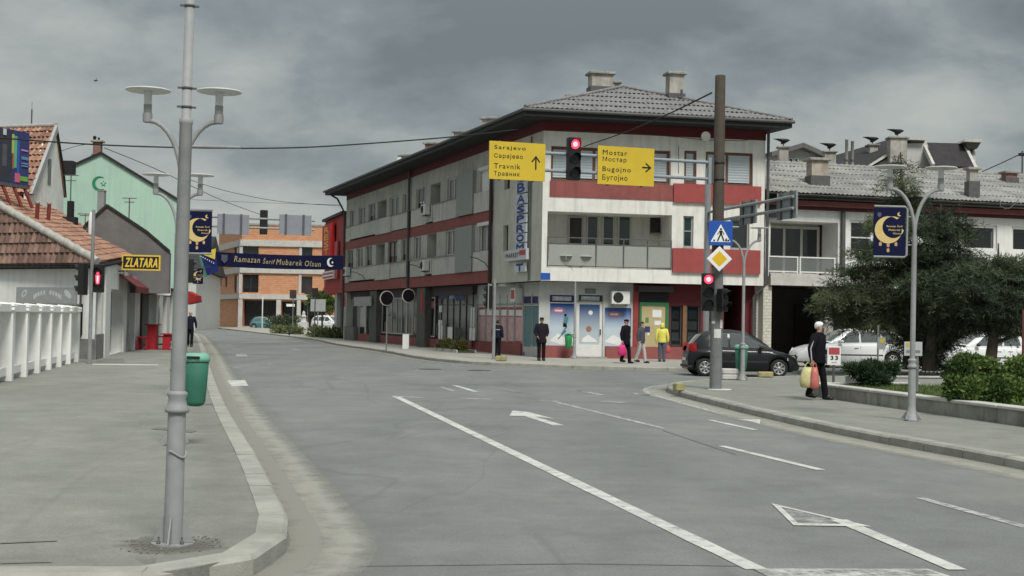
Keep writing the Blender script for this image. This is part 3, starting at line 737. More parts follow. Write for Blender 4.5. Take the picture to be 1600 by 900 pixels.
# cast parapet panels below each window row of the street side
px_cut = [(541, 547), (547, 588), (588, 612), (612, 638.5), (643, 666), (666, 677), (677, 713)]
for z0, z1 in ((6.9, 7.9), (4.05, 5.02)):
    for i, (x0, x1) in enumerate(px_cut + [(741, 768)]):
        a, b = wl(x0, x1); dz = (0, .1, -.03, .05, 0, .08, 0, 0)[i]
        MB(TL).m(M_['plaster_panel']).box(a + .015, b - .015, -.07 - .02 * (i % 3), .05, z0 + .004 + max(dz, 0), z1 - .03).build('parapet_panel', blk)
    a, b = wl(541, 713); MB(TL).m(M_['concrete']).box(a, b, -.13, .05, z1 - .028, z1 - .003).build('parapet_rail', blk)
# ribbed sheet panel
a, b = wl(715.5, 741.5)
for z0, z1 in ((6.905, 9.02), (4.055, 6.345)):
    q = MB(TL).m(M_['grating']); n = 34; vs = []
    for i in range(n + 1): x = a + (b - a) * i / n; y = -.16 + .04 * (i % 2); vs += [(x, y, z0), (x, y, z1)]
    q.add(vs, [(2 * i, 2 * i + 2, 2 * i + 3, 2 * i + 1) for i in range(n)]); q.quad((a, -.14, z1), (b, -.14, z1), (b, .0, z1), (a, .0, z1)); q.quad((a, -.14, z0), (a, -.14, z1), (a, .02, z1), (a, .02, z0)); q.quad((b, -.14, z0), (b, .02, z0), (b, .02, z1), (b, -.14, z1)); q.build('ribbed_panel', blk)
# windows of the street side
for a, b, z0, z1, k, dep in spec_:
    if k == 'r':
        MB(TL).m(M_['grating']).box(a - .02, b + .02, dep - .5, dep - .46, z0, z1).build('loggia_screen', blk)
    else:
        window(blk, TL, a, b, z0, z1, .12, 2 if k in 'bWdo' else 1, M_['white_frame'] if k in 'bWw' else (M_['wood'] if k == 'o' else M_['plaster_panel']), GLS, M_['curtain'] if k in 'bwW' else M_['shutter'], 1.0 if k in 'bwW' else .72, roller=(k == 'W' and z0 > 7))
for a, b, z0, z1, dep in endh: window(blk, TL, a, b, z0, z1, .2, 1, M_['dark_frame'], GL)
# roller box above the last window
for z in (8.9, 6.22): a, b = wl(747.5, 767.8); MB(TL).m(M_['white_frame']).box(a, b, -.10, .1, z, z + .16).build('shutter_box', blk)
# air conditioners of the street side
def ac(x, y, z, T, par_label, rz=None):
    t = thing('air_conditioner', par_label, 'air conditioner', T @ Matrix.Translation((x, y, z)), 'air conditioners on the long block')
    MB().m(M_['white_frame']).cbox((0, 0, .3), (.82, .3, .58), .025).build('casing', t)
    f = MB().m(M_['black']); f.disc((-.12, .3), .23, -.156, -.14, 20); f.build('fan_opening', t)
    r = MB().m(M_['steel_dark'])
    for i in range(4): r.tube([(-.12 + .06 * (i + .5) * math.cos(q * PI / 8), -.162, .3 + .06 * (i + .5) * math.sin(q * PI / 8)) for q in range(17)], .006, 4)
    r.build('fan_grille', t)
    b = MB().m(M_['steel_dark']); b.box(-.32, -.28, -.1, .24, -.05, 0); b.box(.28, .32, -.1, .24, -.05, 0); b.build('bracket', t); return t
for px, z, lab in ((671.5, 7.35, 'white air conditioner on the parapet of the top storey of the long block'), (672, 4.3, 'white air conditioner under the loggia of the middle storey of the long block'), (549, 4.5, 'white air conditioner at the far end of the long block, middle storey')):
    ac(FL.uv(px, 400)[0], -.30, z, FL.m, lab)
ac(FF.uv(966, 465, .8)[0], .8 - .3, FF.uv(966, 476, .8)[1], FF.m, 'white air conditioner above the blue ski poster beside the corner shop door')
# downpipes
def pipe(T, u, z0, z1, y=-.09, top=None, bottom=None, r=.06, m=None):
    pts = ([top] if top else []) + [(u, y, z1), (u, y, z0)] + ([bottom] if bottom else [])
    if top: pts = [top, (u + (top[0] - u) * .55, y + (top[1] - y) * .55, top[2] - .25), (u, y, z1), (u, y, z0)] + ([bottom] if bottom else [])
    MB(T).m(m or M_['steel_dark']).tube(pts, r, 8).build('downpipe', blk)
pipe(TL, uE, 3.3, 9.7, -.12, r=.085, m=mat('pipe_brown', (.05, .032, .03), .6, .1)); pipe(TL, FL.uv(640.5, 400)[0], 3.3, 10.2, -.13, r=.08)
pipe(TL, -.15, .6, 9.0, -.12, top=(-.9, -.9, 10.2), r=.07); pipe(TF, LF + .1, 3.5, 10.2, -.1, bottom=(LF - .25, .2, 3.05), r=.07)
MB(TF).m(M_['steel_dark']).tube([(LF - .25, .22, 3.06), (LF - .33, .3, 2.9), (LF - .33, .3, .2)], .06, 8).build('downpipe', blk)
# --- front: top storey window band
bw = [861, 927, 934, 985, 1042, 1048.5]
xs = [FF.uv(x, 255)[0] for x in (861, 930, 989, 1048.5)]
window(blk, TF, band[0], band[1], band[2], band[3], .24, xs, M_['brown_frame'], GLS, M_['roller'], .97, roller=True, sill=M_['dark_frame'], fw=.13)
for h, s in ((w_a, 1), (w_b, [w_b[0], FF.uv(1137, 265)[0], w_b[1]])):
    window(blk, TF, *h[:4], .13, s, M_['brown_frame'], GLS, M_['roller'], .97, roller=True, sill=M_['dark_frame'], fw=.12)
window(blk, TF, *w_c[:4], .13, 1, mat('frame_grey', (.30, .29, .27), .6, .1), GLB, None, bar=5.72, fw=.08, sill=M_['concrete'])
window(blk, TF, *w_d[:4], .13, 1, mat('frame_grey', (.3, .3, .3)), GLC, M_['curtain'], 1.0, fw=.08, sill=M_['concrete'])
# --- loggia: door, windows, small window, railing
yb = logg[4]
for x0, x1, y0, y1, gm in ((887, 910.5, 338, 392, mat('door_dark', (.05, .042, .04), .5, .2)), (915.5, 935, 337, 384, None), (940, 959.5, 337, 384, None), (964.5, 985.5, 337, 384, None)):
    a, b, z0, z1 = rf(x0, y0, x1, y1, yb); z0 = 4.1 if gm else 5.0
    window(blk, TF, a, b, z0, z1, yb - .06, 1, M_['plaster_panel'], gm or GLB, None, fw=.07, name='balcony_door' if gm else 'window', dark=False)
a, b, z0, z1 = rf(1015.5, 340, 1031, 364, yb); window(blk, TF, a, b, z0, z1, yb - .05, 1, M_['dark_frame'], GL, None, sill=M_['concrete'], dark=False)
rl = MB(TF).m(M_['steel_dark']); zt = 5.28
for z in (zt, 5.02, 4.07): rl.box(logg[0], logg[1], -.035, .005, z - .025, z + .02)
for px in (855.5, 931, 974, 1011.5, 1048.5): u = FF.uv(px, 400)[0]; rl.box(u - .022, u + .022, -.04, .01, 4.03, zt - .03)
rail = rl.build('balcony_railing', blk)
for p0, p1 in ((857, 930), (932, 973), (975, 1010.5), (1012.5, 1048)):
    a, b = FF.uv(p0, 400)[0], FF.uv(p1, 400)[0]; MB(TF).m(M_['grating']).box(a + .01, b - .01, -.02, -.008, 4.1, 5.0).build('railing_panel', rail)
# small lamps, dish, street plate, wires on the facade
t = thing('satellite_dish', 'round white satellite dish under the dark red frieze, left of the brown pole', 'satellite dish', FF.m @ Matrix.Translation((FF.uv(1098, 215)[0], -.4, FF.uv(1098, 215)[1])))
MB(Matrix.Rotation(PI / 2, 4, 'X') @ Matrix.Rotation(.1, 4, 'X')).m(M_['sign_white']).lathe([(.001, -.05), (.12, -.035), (.21, 0), (.215, .01), (.2, .0), (.1, -.03), (.001, -.04)], 20).build('reflector', t)
MB().m(M_['steel']).tube([(0, .05, 0), (0, .3, -.1), (0, .42, -.1)], .02, 6).build('bracket', t)
MB(TF).m(M_['steel_dark']).tube([(FF.uv(880, 200)[0], -.04, 9.84), (FF.uv(980, 207)[0], -.04, 9.86), (FF.uv(1060, 210)[0], -.04, 9.78), (FF.uv(1100, 214)[0], -.04, 9.7), (LF - 1.2, -.04, 9.74), (LF - .1, -.04, 9.9)], .012, 5).build('facade_cable', blk)
MB(TF).m(M_['steel_dark']).tube([(FF.uv(1060, 220)[0], -.02, 9.4), (FF.uv(1060, 268)[0], -.02, 8.2)], .012, 5).build('facade_cable', blk)
MB(TL).m(M_['steel_dark']).tube([(FL.uv(831, 300)[0], -.05, 9.7), (FL.uv(831, 300)[0], -.05, 3.45)], .03, 6).build('facade_cable', blk)
a, b, z0, z1 = rf(844.5, 426.5, 859.5, 436.5); pl = MB(FF.m).m(M_['sign_blue']).box(a, b, -.03, -.012, z0, z1).build('street_plate'); tag(pl, 'small blue street name plate at the corner under the balcony', 'street plate')
# wall bracket lamps of the street side
for px in (668, 573, 766): 
    u, _ = FL.uv(px, 425); MB(TL).m(M_['steel_dark']).tube([(u, .0, 4.05), (u - .1, -.25, 4.4), (u - .2, -.6, 4.6), (u - .3, -.95, 4.66)], .025, 6).build('wall_arm', blk)

# --- roof
ov = 1.25
def lineint(p, d, q, e):
    k = d.x * e.y - d.y * e.x; t = ((q.x - p.x) * e.y - (q.y - p.y) * e.x) / k; return p + d * t
uF = xy(FF.u); uL = xy(FL.u); nF = xy(-FF.v) * ov; nL = xy(-FL.v) * ov; nR = nL * .42
eA = lineint(A2 + nF, uF, A2 + nL, uL); eB = lineint(A2 + nF, uF, B2 - nR, uL); eC = lineint(C2 - uL * ov, uF, C2 + nL, uL); eD = lineint(C2 - uL * ov, uF, B2 - nR, uL)
ZE = 10.5; apx = xy(P(972.5, 139, 62.6)); ZA = P(972.5, 139, 62.6).z
far_apx = (eC + eD) / 2 + uL * 6.5
v3 = lambda p, z: Vector((p.x, p.y, z))
rb = MB(iv)
rb.m(M_['roof_sheet']); 
rb.add([v3(eA, ZE)[:], v3(eB, ZE)[:], v3(eC, ZE)[:], v3(eD, ZE)[:], v3(apx, ZA)[:], v3(far_apx, ZA)[:]], [(0, 1, 4), (2, 0, 4, 5), (1, 3, 5, 4), (3, 2, 5)])
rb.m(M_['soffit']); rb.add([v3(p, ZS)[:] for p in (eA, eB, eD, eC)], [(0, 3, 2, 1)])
rb.m(M_['fascia'])
for a, b in ((eA, eB), (eB, eD), (eD, eC), (eC, eA)): rb.quad(v3(a, ZS), v3(b, ZS), v3(b, ZE), v3(a, ZE))
ROOF = rb.build('roof', blk)
bpy.context.view_layer.update()
cladding(ROOF, [v3(eA, ZE + .03), v3(eB, ZE + .03), v3(apx, ZA + .03)], M_['roof_sheet'], 1.05, 1.2, waves=5, amp=.045, lap=.045)
for a, b in ((eA, eB), (eC, eA)):       # half-round gutters
    d = (b - a).normalized(); n_ = Vector((d.y, -d.x)) * .07
    MB(iv).m(M_['steel_dark']).tube([v3(a + n_ - d * .08, ZE - .03), v3(b + n_ + d * .08, ZE - .03)], .075, 8).build('gutter', ROOF)
for a in (eA, eB): MB(iv).m(M_['roof_sheet']).tube([v3(a, ZE + .1), v3(apx, ZA + .12)], .08, 6).build('hip_cap', ROOF)
def on_roof(px, py, Y): return P(px, py, Y)
q = P(938, 142, 64.5); chimney(q.x, q.y, q.z, P(938, 114, 64.5).z, 1.05, .75, 'wide plastered chimney at the top of the main hipped roof', rz=.2)
q = P(964, 138, 66); chimney(q.x, q.y, q.z - .3, P(964, 127, 66).z, .22, .22, 'thin stub chimney just right of the wide chimney on the main roof', base=False)
q = P(1054, 153, 61.2); chimney(q.x, q.y, q.z, P(1054, 114, 61.2).z, .68, .62, 'tall narrow plastered chimney on the right hip of the main roof', rz=.2)
MB().m(M_['steel_dark']).tube([P(1066, 160, 60.6), P(1065, 140, 60.6)], .06, 8).build('vent_pipe').parent = None
tag(bpy.data.objects['vent_pipe'], 'thin dark vent pipe beside the narrow chimney on the main roof', 'vent pipe')
for px, py, pyt, Y, w_, lab in ((899, 155, 149, 70, .7, 'low chimney just showing behind the left hip of the main roof'), (766, 207, 184, 72, .75, 'capped chimney above the eave straight behind the first yellow sign'), (722, 228, 205, 77, .8, 'capped chimney third from the near end above the long eave'), (676, 246, 223, 82, .8, 'brick chimney with flat cap halfway along the long eave'), (640, 262, 242, 87, .95, 'low wide chimney near the far end of the long eave')):
    q = P(px, py, Y); chimney(q.x, q.y, q.z, P(px, pyt, Y).z, w_, .6, lab, M_['chimney_brick'] if px == 676 else None, rz=-.3, base=False)
q = P(625, 252, 90); t = thing('roof_hatch', 'small white roof hatch near the far end of the long eave', 'roof hatch', q); MB().m(M_['white_frame']).xzprism([(-.45, -.6), (.5, -.6), (.5, .3), (-.1, .3)], -.3, .3).build('casing', t); MB().m(M_['steel_dark']).box(-.14, .56, -.34, .34, .302, .36).build('lid', t)

# ---------------------------------------------------------------- ground floor shops
gf = MB(); off = .8
# recessed street-side shop wall: plinth + columns + glazing
TLo = TL
us0, us1 = FL.uv(553, 500, .6)[0], FL.uv(816, 500, .6)[0]
pl = MB(TL).m(M_['red_dull']); pl.box(us0 + 2.0, FL.uv(745, 500, .6)[0], .3, .57, 0, .62); pl.box(FL.uv(745, 500, .6)[0] + .01, us1 + .1, .5, .9, 0, .66); pl.build('plinth', blk)
for x0, x1 in ((576.5, 587), (650, 663)):
    a, b = FL.uv(x0, 500)[0], FL.uv(x1, 500)[0]; MB(TL).m(mat('column_dark', (.10, .095, .085), .8, .15, 4, streak=.2)).box(a, b, .02, .42, 0, Z1 - .004).build('column', blk)
MB(TL).m(mat('pier_grey', (.15, .15, .14), .9, .1)).box(0, FL.uv(552, 500)[0], .03, .6, 0, 1.05).build('pier', blk)
MB(TL).m(M_['plaster_grey']).box(.05, .35, .05, .5, 1.055, Z1 - .004).build('pier', blk)
bk = MB(TL).m(mat('shop_lining', (.74, .74, .70), .9, .12, 2)); bk.box(0, us1 + .4, .78, .84, 0, Z1 - .005); bk.build('shop_back', blk)
MB(TL).m(mat('shop_floor', (.22, .2, .18))).box(0, us1 + .4, .58, .77, .0, .3).build('shop_floor', blk)
MB(TL).m(mat('fascia_shop', (.075, .06, .06), .8, .2)).box(us0, FL.uv(745, 500, .6)[0], .34, .55, 2.95, Z1 - .006).build('shop_fascia', blk)
GW = mat('goods_mixed', (.34, .29, .26), .8, .5, 2.2, dirt=.4)
def shopwin(x0, x1, n, z0=.63, z1=2.94, fm=None, bar=None, gm=None, y=.40):
    a, b = FL.uv(x0, 500, .6)[0], FL.uv(x1, 500, .6)[0]
    return window(blk, TL, a, b, z0, z1, y, n, fm or M_['plaster_panel'], gm or GLC, None, bar=bar, fw=.07, name='shop_window', dark=False), a, b
shopwin(555, 564, 1); w1, a, b = shopwin(566, 576, 1, z0=.1, fm=M_['white_frame'], gm=GL)
w2, a2, b2 = shopwin(588, 650, 8, z0=.75, gm=GLS); w3, a3, b3 = shopwin(664, 685, 3, z0=.7, z1=2.9, gm=GLS); w4, a4, b4 = shopwin(686, 745, 6, z0=.35, z1=3.35, fm=M_['dark_frame'], bar=2.45, gm=GLS)
# goods behind the glass: boxes, posters and stands
def goods(par, a, b, n, cols, zlo, zhi, y0=.47, y1=.62):
    for i in range(n):
        u = R.uniform(a, b); w = R.uniform(.15, .45); z = zlo + R.uniform(0, zhi - zlo) * .2; h = R.uniform(.3, zhi - zlo)
        y = R.uniform(y0, y1); MB(TL).m(cols[R.randrange(len(cols))]).box(u - w / 2, u + w / 2, y, y + .1, z, min(z + h, 2.9)).build('shop_goods', par)
gc = [mat('goods_%d' % i, c, .8, .15, 6) for i, c in enumerate([(.66, .62, .57), (.45, .22, .17), (.42, .45, .47), (.68, .64, .52), (.24, .22, .2), (.6, .54, .5)])]
goods(w2, a2 + .2, b2 - .2, 44, gc, .75, 1.9); goods(w3, a3 + .1, b3 - .1, 10, gc, .7, 1.9); goods(w1, a, b, 3, gc, .5, 1.6)
for i in range(8):
    x0 = a2 + (b2 - a2) * i / 8 + .06; x1 = a2 + (b2 - a2) * (i + 1) / 8 - .06; zt = R.uniform(1.5, 2.5)
    if i not in (2, 6): MB(TL).m(mat('pane_sheet_%d' % (i % 4), [(.72, .70, .63), (.60, .62, .60), (.76, .73, .67), (.64, .54, .48)][i % 4], .7, .3, 3)).box(x0 + R.uniform(0, .1), x1, .43, .44, .82, zt).build('reflection_sheet', w2)  # pale sheets added behind the panes to imitate reflections in the glass
PWH = mat('poster_white', (.72, .72, .70), .6, .05); PNV = mat('poster_navy', (.035, .04, .13), .6, .1); PRD = mat('poster_red', (.42, .07, .08), .6, .15, 6); PTL = mat('poster_teal', (.12, .22, .25), .6, .15, 4)
def pane_sheet(x0, y0, x1, y1, m, par, yy=.38, name='window_poster'):
    a, b = FL.uv(x0, 500, .6)[0], FL.uv(x1, 500, .6)[0]; xm = (x0 + x1) / 2
    z0, z1 = FL.uv(xm, y1, .6)[1], FL.uv(xm, y0, .6)[1]
    return MB(TL).m(m).box(a, b, yy - .004, yy, z0, z1).build(name, par)
pane_sheet(690, 456, 706, 467, PNV, w4); pane_sheet(707.5, 452, 716, 467, mat('poster_lilac', (.25, .25, .42), .6, .1), w4); pane_sheet(691.5, 508, 698, 530, PWH, w4); pane_sheet(706, 511, 713.5, 530, PWH, w4); pane_sheet(740.5, 512, 749, 532, PWH, w4)
pane_sheet(691, 500, 697, 509, PWH, w4); pane_sheet(692, 477, 696.5, 488, PWH, w4); pane_sheet(741.5, 480, 748, 511, mat('poster_note', (.55, .55, .53), .6, .15, 14), w4); pane_sheet(717.5, 512, 729, 527, M_['black'], w4)
pane_sheet(718, 452, 731, 470, PNV, w4); pane_sheet(672, 471, 685, 482, mat('poster_pink', (.33, .17, .16)), w3); pane_sheet(668, 512, 678, 527, PRD, w3)
# red door strip, hanging red flags
for x in (664.5, 543): 
    a = FL.uv(x, 480)[0]; MB(FL.m).m(mat('flag_red', (.42, .03, .03), .7, .1)).box(a - .16, a + .16, -.22, -.19, 2.0 if x > 600 else 2.4, 3.2).build('shop_flag')
    o = COL.objects[-1]
for o, lab in zip([o for o in COL.objects if o.name.startswith('shop_flag')], ('narrow red hanging flag on the thick dark column of the long block', 'narrow red hanging flag at the far end of the long block')): tag(o, lab, 'hanging flag', 'red flags on the shops')
a, b = FL.uv(556, 460, 0)[0], FL.uv(583, 460, 0)[0]; sg = MB(FL.m).m(mat('sign_grey', (.33, .31, .32), .6, .08)).box(a, b, -.14, -.06, 2.45, 3.05).build('shop_sign'); tag(sg, 'grey shop sign board under the red band at the far end of the long block', 'shop sign')
# --- corner shop: white tiled front behind the overhang
uc = FF.uv(832, 500, off)[0]; ur = FF.uv(989, 500, off)[0]
F0 = FF.uv(842, 500, off)[0]
tw = MB(TF).m(M_['tile_wall'])
dz0, dz1 = .22, FF.uv(922, 470, off)[1]
door = (FF.uv(901, 500, off)[0], FF.uv(942, 500, off)[0], .15, 2.62)
holes = [(*FF.rect(859, 474, 898, 541, off), .1), (*FF.rect(859, 461, 898, 472.5, off), .1), (door[0], door[1], .14, FF.uv(922, 470.5, off)[1], .12), (*FF.rect(904, 461, 942, 472.5, off), .1), (*FF.rect(944.5, 481, 986, 541.5, off), .06)]
wall(tw, None, F0, ur, 0, Z1 - .004, holes, y=off); 
# short return on the street side
Tq = TL; wa, wb_ = FL.uv(745, 500, .6)[0], FL.uv(842, 500, .6)[0]
h2 = []
red_x = [(747, 757.5), (758.5, 768.5), (769.5, 780), (781, 791.5), (792.5, 803), (804, 815.5)]
for x0, x1 in red_x:
    h2.append((*FL.rect(x0, 480, x1, 541.5, .6), .05))
for x0, x1 in ((818, 830), (831.5, 841)):
    h2.append((*FL.rect(x0, 478, x1, 541.5, .6), .05)); h2.append((*FL.rect(x0, 463, x1, 474, .6), .05))
wall(tw, TL, wa, wb_, 0, Z1 - .004, h2, y=.6)
TW = tw.build('tiled_wall', blk)
for i, h in enumerate(h2):
    MB(TL).m([PRD, PTL][0 if i < 6 else 1] if i < 7 or i in (8,) else PNV).box(h[0] + .01, h[1] - .01, .64, .655, h[2] + .01, h[3] - .01).build('advert_panel', TW)
    if i < 6:
        MB(TL).m(mat('poster_blush', (.56, .36, .36), .6, .25, 5)).box(h[0] + .05, h[1] - .05, .634, .639, h[2] + .25, h[3] - .45).build('advert_print', TW)
        MB(TL).m(PWH).box(h[0] + .08, h[1] - .08, .626, .6335, h[3] - .4, h[3] - .12).build('advert_print', TW)
for k in range(8): 
    h = h2[k] if k < 6 else h2[min(k + (k - 6), len(h2) - 1)]
    MB(TL).m(M_['steel']).box(h[0] - .07, h[0] - .02, .58, .63, .66, 2.9).build('mullion', TW)
MB(TL).m(M_['steel']).box(wa, wb_, .585, .635, 2.42, 2.48).build('mullion', TW)
def gradmat(name, c0, c1, z0, z1):
    """flat print that fades from one ink to another up the sheet"""
    m = bpy.data.materials.new(name); m.use_nodes = True; t = m.node_tree; b = t.nodes['Principled BSDF']; b.inputs['Roughness'].default_value = .4
    tcn = t.nodes.new('ShaderNodeTexCoord'); sp = t.nodes.new('ShaderNodeSeparateXYZ'); t.links.new(tcn.outputs['Generated'], sp.inputs[0])
    r = t.nodes.new('ShaderNodeValToRGB'); t.links.new(sp.outputs[2], r.inputs[0])
    r.color_ramp.elements[0].position = z0; r.color_ramp.elements[0].color = (*c0, 1); r.color_ramp.elements[1].position = z1; r.color_ramp.elements[1].color = (*c1, 1)
    t.links.new(r.outputs[0], b.inputs['Base Color']); return m
SKI = gradmat('ski_print', (.48, .55, .62), (.015, .07, .26), .45, .95); SKI2 = gradmat('door_print', (.42, .48, .52), (.03, .08, .2), .3, .95)
def fpanel(h, m, y, name, par, e=.012): return MB(TF).m(m).box(h[0] + e, h[1] - e, y - .012, y, h[2] + e, h[3] - e).build(name, par)
def adv(h, par, y, skier=True):
    p = fpanel(h, SKI, y, 'advert_panel', par); w, hh = h[1] - h[0], h[3] - h[2]
    q = MB(TF).m(PWH); q.xzprism([(h[0] + .02, h[2] + hh * .12), (h[0] + w * .35, h[2] + hh * .3), (h[0] + w * .7, h[2] + hh * .17), (h[1] - .02, h[2] + hh * .36), (h[1] - .02, h[2] + hh * .1), (h[0] + w * .5, h[2] + .06)], y - .017, y - .0125); q.build('advert_print', par)
    q = MB(TF).m(mat('oval_red', (.40, .16, .25), .5, .1)); cx_, cz_ = h[0] + w * .36, h[3] - hh * .17
    q.xzprism([(cx_ + w * .26 * math.cos(i * PI / 10), cz_ + hh * .075 * math.sin(i * PI / 10)) for i in range(20)], y - .017, y - .0125); q.m(PWH).box(cx_ - w * .15, cx_ + w * .15, y - .0185, y - .0165, cz_ - hh * .02, cz_ + hh * .02); q.build('advert_print', par)
    if skier:
        q = MB(TF); sx = h[0] + w * .62; sz = h[2] + hh * .5
        q.m(M_['cloth_black']); q.xzprism([(sx - .09, sz - .08), (sx + .1, sz - .1), (sx + .07, sz + .06), (sx - .06, sz + .08)], y - .019, y - .0127); q.disc((sx + .02, sz + .42), .06, y - .019, y - .0127, 10)
        q.m(mat('print_teal', (.08, .24, .26), .6, .1)); q.xzprism([(sx - .08, sz + .06), (sx + .09, sz + .04), (sx + .16, sz + .3), (sx + .04, sz + .38), (sx - .04, sz + .32)], y - .0185, y - .0129)
        q.xzprism([(sx + .02, sz - .1), (sx + .1, sz - .1), (sx - .1, sz - .42), (sx - .17, sz - .40)], y - .0185, y - .0128)
        q.m(PNV); q.xzprism([(sx - .32, sz - .62), (sx - .28, sz - .63), (sx + .06, sz - .26), (sx + .03, sz - .24)], y - .0188, y - .0127); q.build('advert_print', par)
    return p
adv(holes[0], TW, off + .09); adv(holes[4], TW, off + .05, False)
for h in (holes[1], holes[3]):
    fpanel(h, PNV if h is holes[1] else GL, off + .09, 'advert_panel', TW); fpanel((h[0] + .12, h[1] - .12, h[2] + .06, h[3] - .05), mat('print_pale', (.42, .46, .5), .5, .3, 7), off + .077, 'advert_print', TW)
d = MB(TF).m(M_['white_frame']); a, b, c, e = holes[2][:4]
for x0, x1, z0, z1 in ((a + .01, a + .13, c, e - .01), (b - .13, b - .01, c, e - .01), (a + .13, b - .13, e - .14, e - .01), (a + .13, b - .13, c, c + .58)): d.box(x0, x1, off + .06, off + .12, z0, z1)
DR = d.build('shop_door', blk); MB(TF).m(SKI2).box(a + .13, b - .13, off + .08, off + .1, c + .58, e - .14).build('pane', DR)
q = MB(TF).m(PWH); q.xzprism([(a + .3, c + .85), (a + .55, c + 1.0), (b - .3, c + .8), (b - .2, c + .68), (a + .25, c + .68)], off + .072, off + .079); q.build('advert_print', DR); MB(TF).m(PWH).disc(((a + b) / 2 + .05, e - .5), .1, off + .072, off + .079, 12).build('advert_print', DR); MB(TF).m(mat('print_rust', (.3, .15, .1))).disc(((a + b) / 2 - .02, c + 1.25), .13, off + .073, off + .079, 10).build('advert_print', DR)
MB(TF).m(M_['black']).box(b - .12, b - .08, off + .0, off + .06, c + 1.0, c + 1.25).build('handle', DR)
MB(TF).m(M_['concrete']).box(a - .1, b + .1, off - .45, off - .01, 0, .2).build('doorstep', blk)
MB(TF).m(M_['red_dull']).box(F0 + .02, a - .12, off - .1, off - .004, 0, .66).build('plinth', blk)
MB(TF).m(M_['red_dull']).box(b + .12, FF.uv(1131, 500, off)[0], off - .1, off - .004, 0, .66).build('plinth', blk)
MB(TF).m(mat('vent_grey', (.2, .2, .2))).box(*FF.rect(914, 451, 931, 459, off)[:2], off - .03, off - .004, *FF.rect(914, 451, 931, 459, off)[2:]).build('vent_grille', blk)
t = MB(FL.m).m(M_['white_frame']); u = FL.uv(801, 465, .2)[0]; zc_ = FL.uv(801, 460, .2)[1]; t.box(u - .32, u + .32, .2, .56, zc_ - .32, zc_ + .28); t.m(PRD).box(u - .22, u + .22, .19, .199, zc_ - .2, zc_ + .2); tag(t.build('shop_sign'), 'small square sign box with a red face under the overhang of the corner shop', 'shop sign')
t = MB(FL.m).m(M_['white_frame']); u = FL.uv(787, 444, .2)[0]; t.box(u - .5, u + .5, .1, .5, 3.28, 3.40); tag(t.build('strip_light'), 'white strip light under the overhang at the corner shop', 'light')
# red shop with notice board
rd = MB(TF).m(M_['red_dark']); u1 = FF.uv(1131, 500, off)[0]
nb = FF.rect(998, 472.5, 1043.5, 542, off); wn1 = FF.rect(1047, 477, 1066, 541, off); wn2 = FF.rect(1072.5, 477, 1094, 541, off); wn3 = FF.rect(1098, 477, 1128, 541, off)
wall(rd, None, ur, u1, 0, Z1 - .004, [(*wn1, .15), (*wn2, .15), (*wn3, .15)], y=off - .003); rd.build('shop_wall', blk)
MB(TF).m(mat('red_jamb', (.27, .045, .045), .8, .1)).box(ur, FF.uv(997, 500, off)[0], off - .06, off - .01, .67, 3.35).build('pilaster', blk)
for h in (wn1, wn2, wn3):
    w = window(blk, TF, *h, off + .1, 1, M_['dark_frame'], GLC, None, fw=.07, name='shop_window')
    for k in range(3):
        z = h[2] + .25 + .48 * k; MB(TF).m([PWH, mat('poster_note', (.5, .5, .5)), PTL][k]).box(h[0] + .12, h[1] - .12, off + .13, off + .14, z, z + .36).build('window_poster', w)
MB(TF).m(M_['wood']).box(wn1[1] + .01, wn2[0] - .01, off - .05, off - .006, .7, wn1[3]).build('pilaster', blk)
n = MB(TF).m(mat('board_green', (.03, .16, .06), .6, .1)); a, b, c, e = nb
for x0, x1, z0, z1 in ((a, a + .1, c, e), (b - .13, b, c, e), (a + .1, b - .13, e - .13, e)): n.box(x0, x1, off - .10, off - .006, z0, z1)
NB = n.build('notice_board', blk); MB(TF).m(mat('board_beige', (.44, .37, .2), .8, .08, 3)).box(a + .1, b - .13, off - .05, off - .008, c, e - .13).build('board_face', NB)
for x0, y0, x1, y1, m in ((1019, 484, 1033, 496, PWH), (1022, 501, 1032, 508, PWH), (1007, 510, 1015, 519, PNV), (1008, 496, 1013, 504, mat('print_green', (.1, .2, .08))), (1011, 520, 1014, 524, PWH)):
    r_ = FF.rect(x0, y0, x1, y1, off); MB(TF).m(m).box(r_[0], r_[1], off - .06, off - .052, r_[2], r_[3]).build('notice', NB)
r_ = FF.rect(994, 447, 1049, 456.5, off); MB(TF).m(M_['dark_frame']).box(r_[0], r_[1], off - .35, off - .01, r_[2], r_[3]).build('shutter_box', blk)
r_ = FF.rect(998, 457, 1043, 472, off); MB(TF).m(M_['black_matt']).box(r_[0], r_[1], off - .08, off - .01, r_[2], r_[3]).build('shutter_box', blk)
# dark passage at the right end
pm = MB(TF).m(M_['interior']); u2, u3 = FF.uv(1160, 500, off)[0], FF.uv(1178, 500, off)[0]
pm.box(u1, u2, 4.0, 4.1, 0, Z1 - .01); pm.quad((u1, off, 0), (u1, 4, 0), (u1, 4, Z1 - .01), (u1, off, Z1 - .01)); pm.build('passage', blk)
MB(TF).m(M_['red_dark']).box(u2, u3, off - .2, 4.0, 0, Z1 - .008).build('passage_wall', blk); MB(TF).m(mat('plinth_dark', (.07, .035, .035))).box(u3 + .002, LF, off + .3, off + .5, 0, Z1 - .008).build('passage_wall', blk)

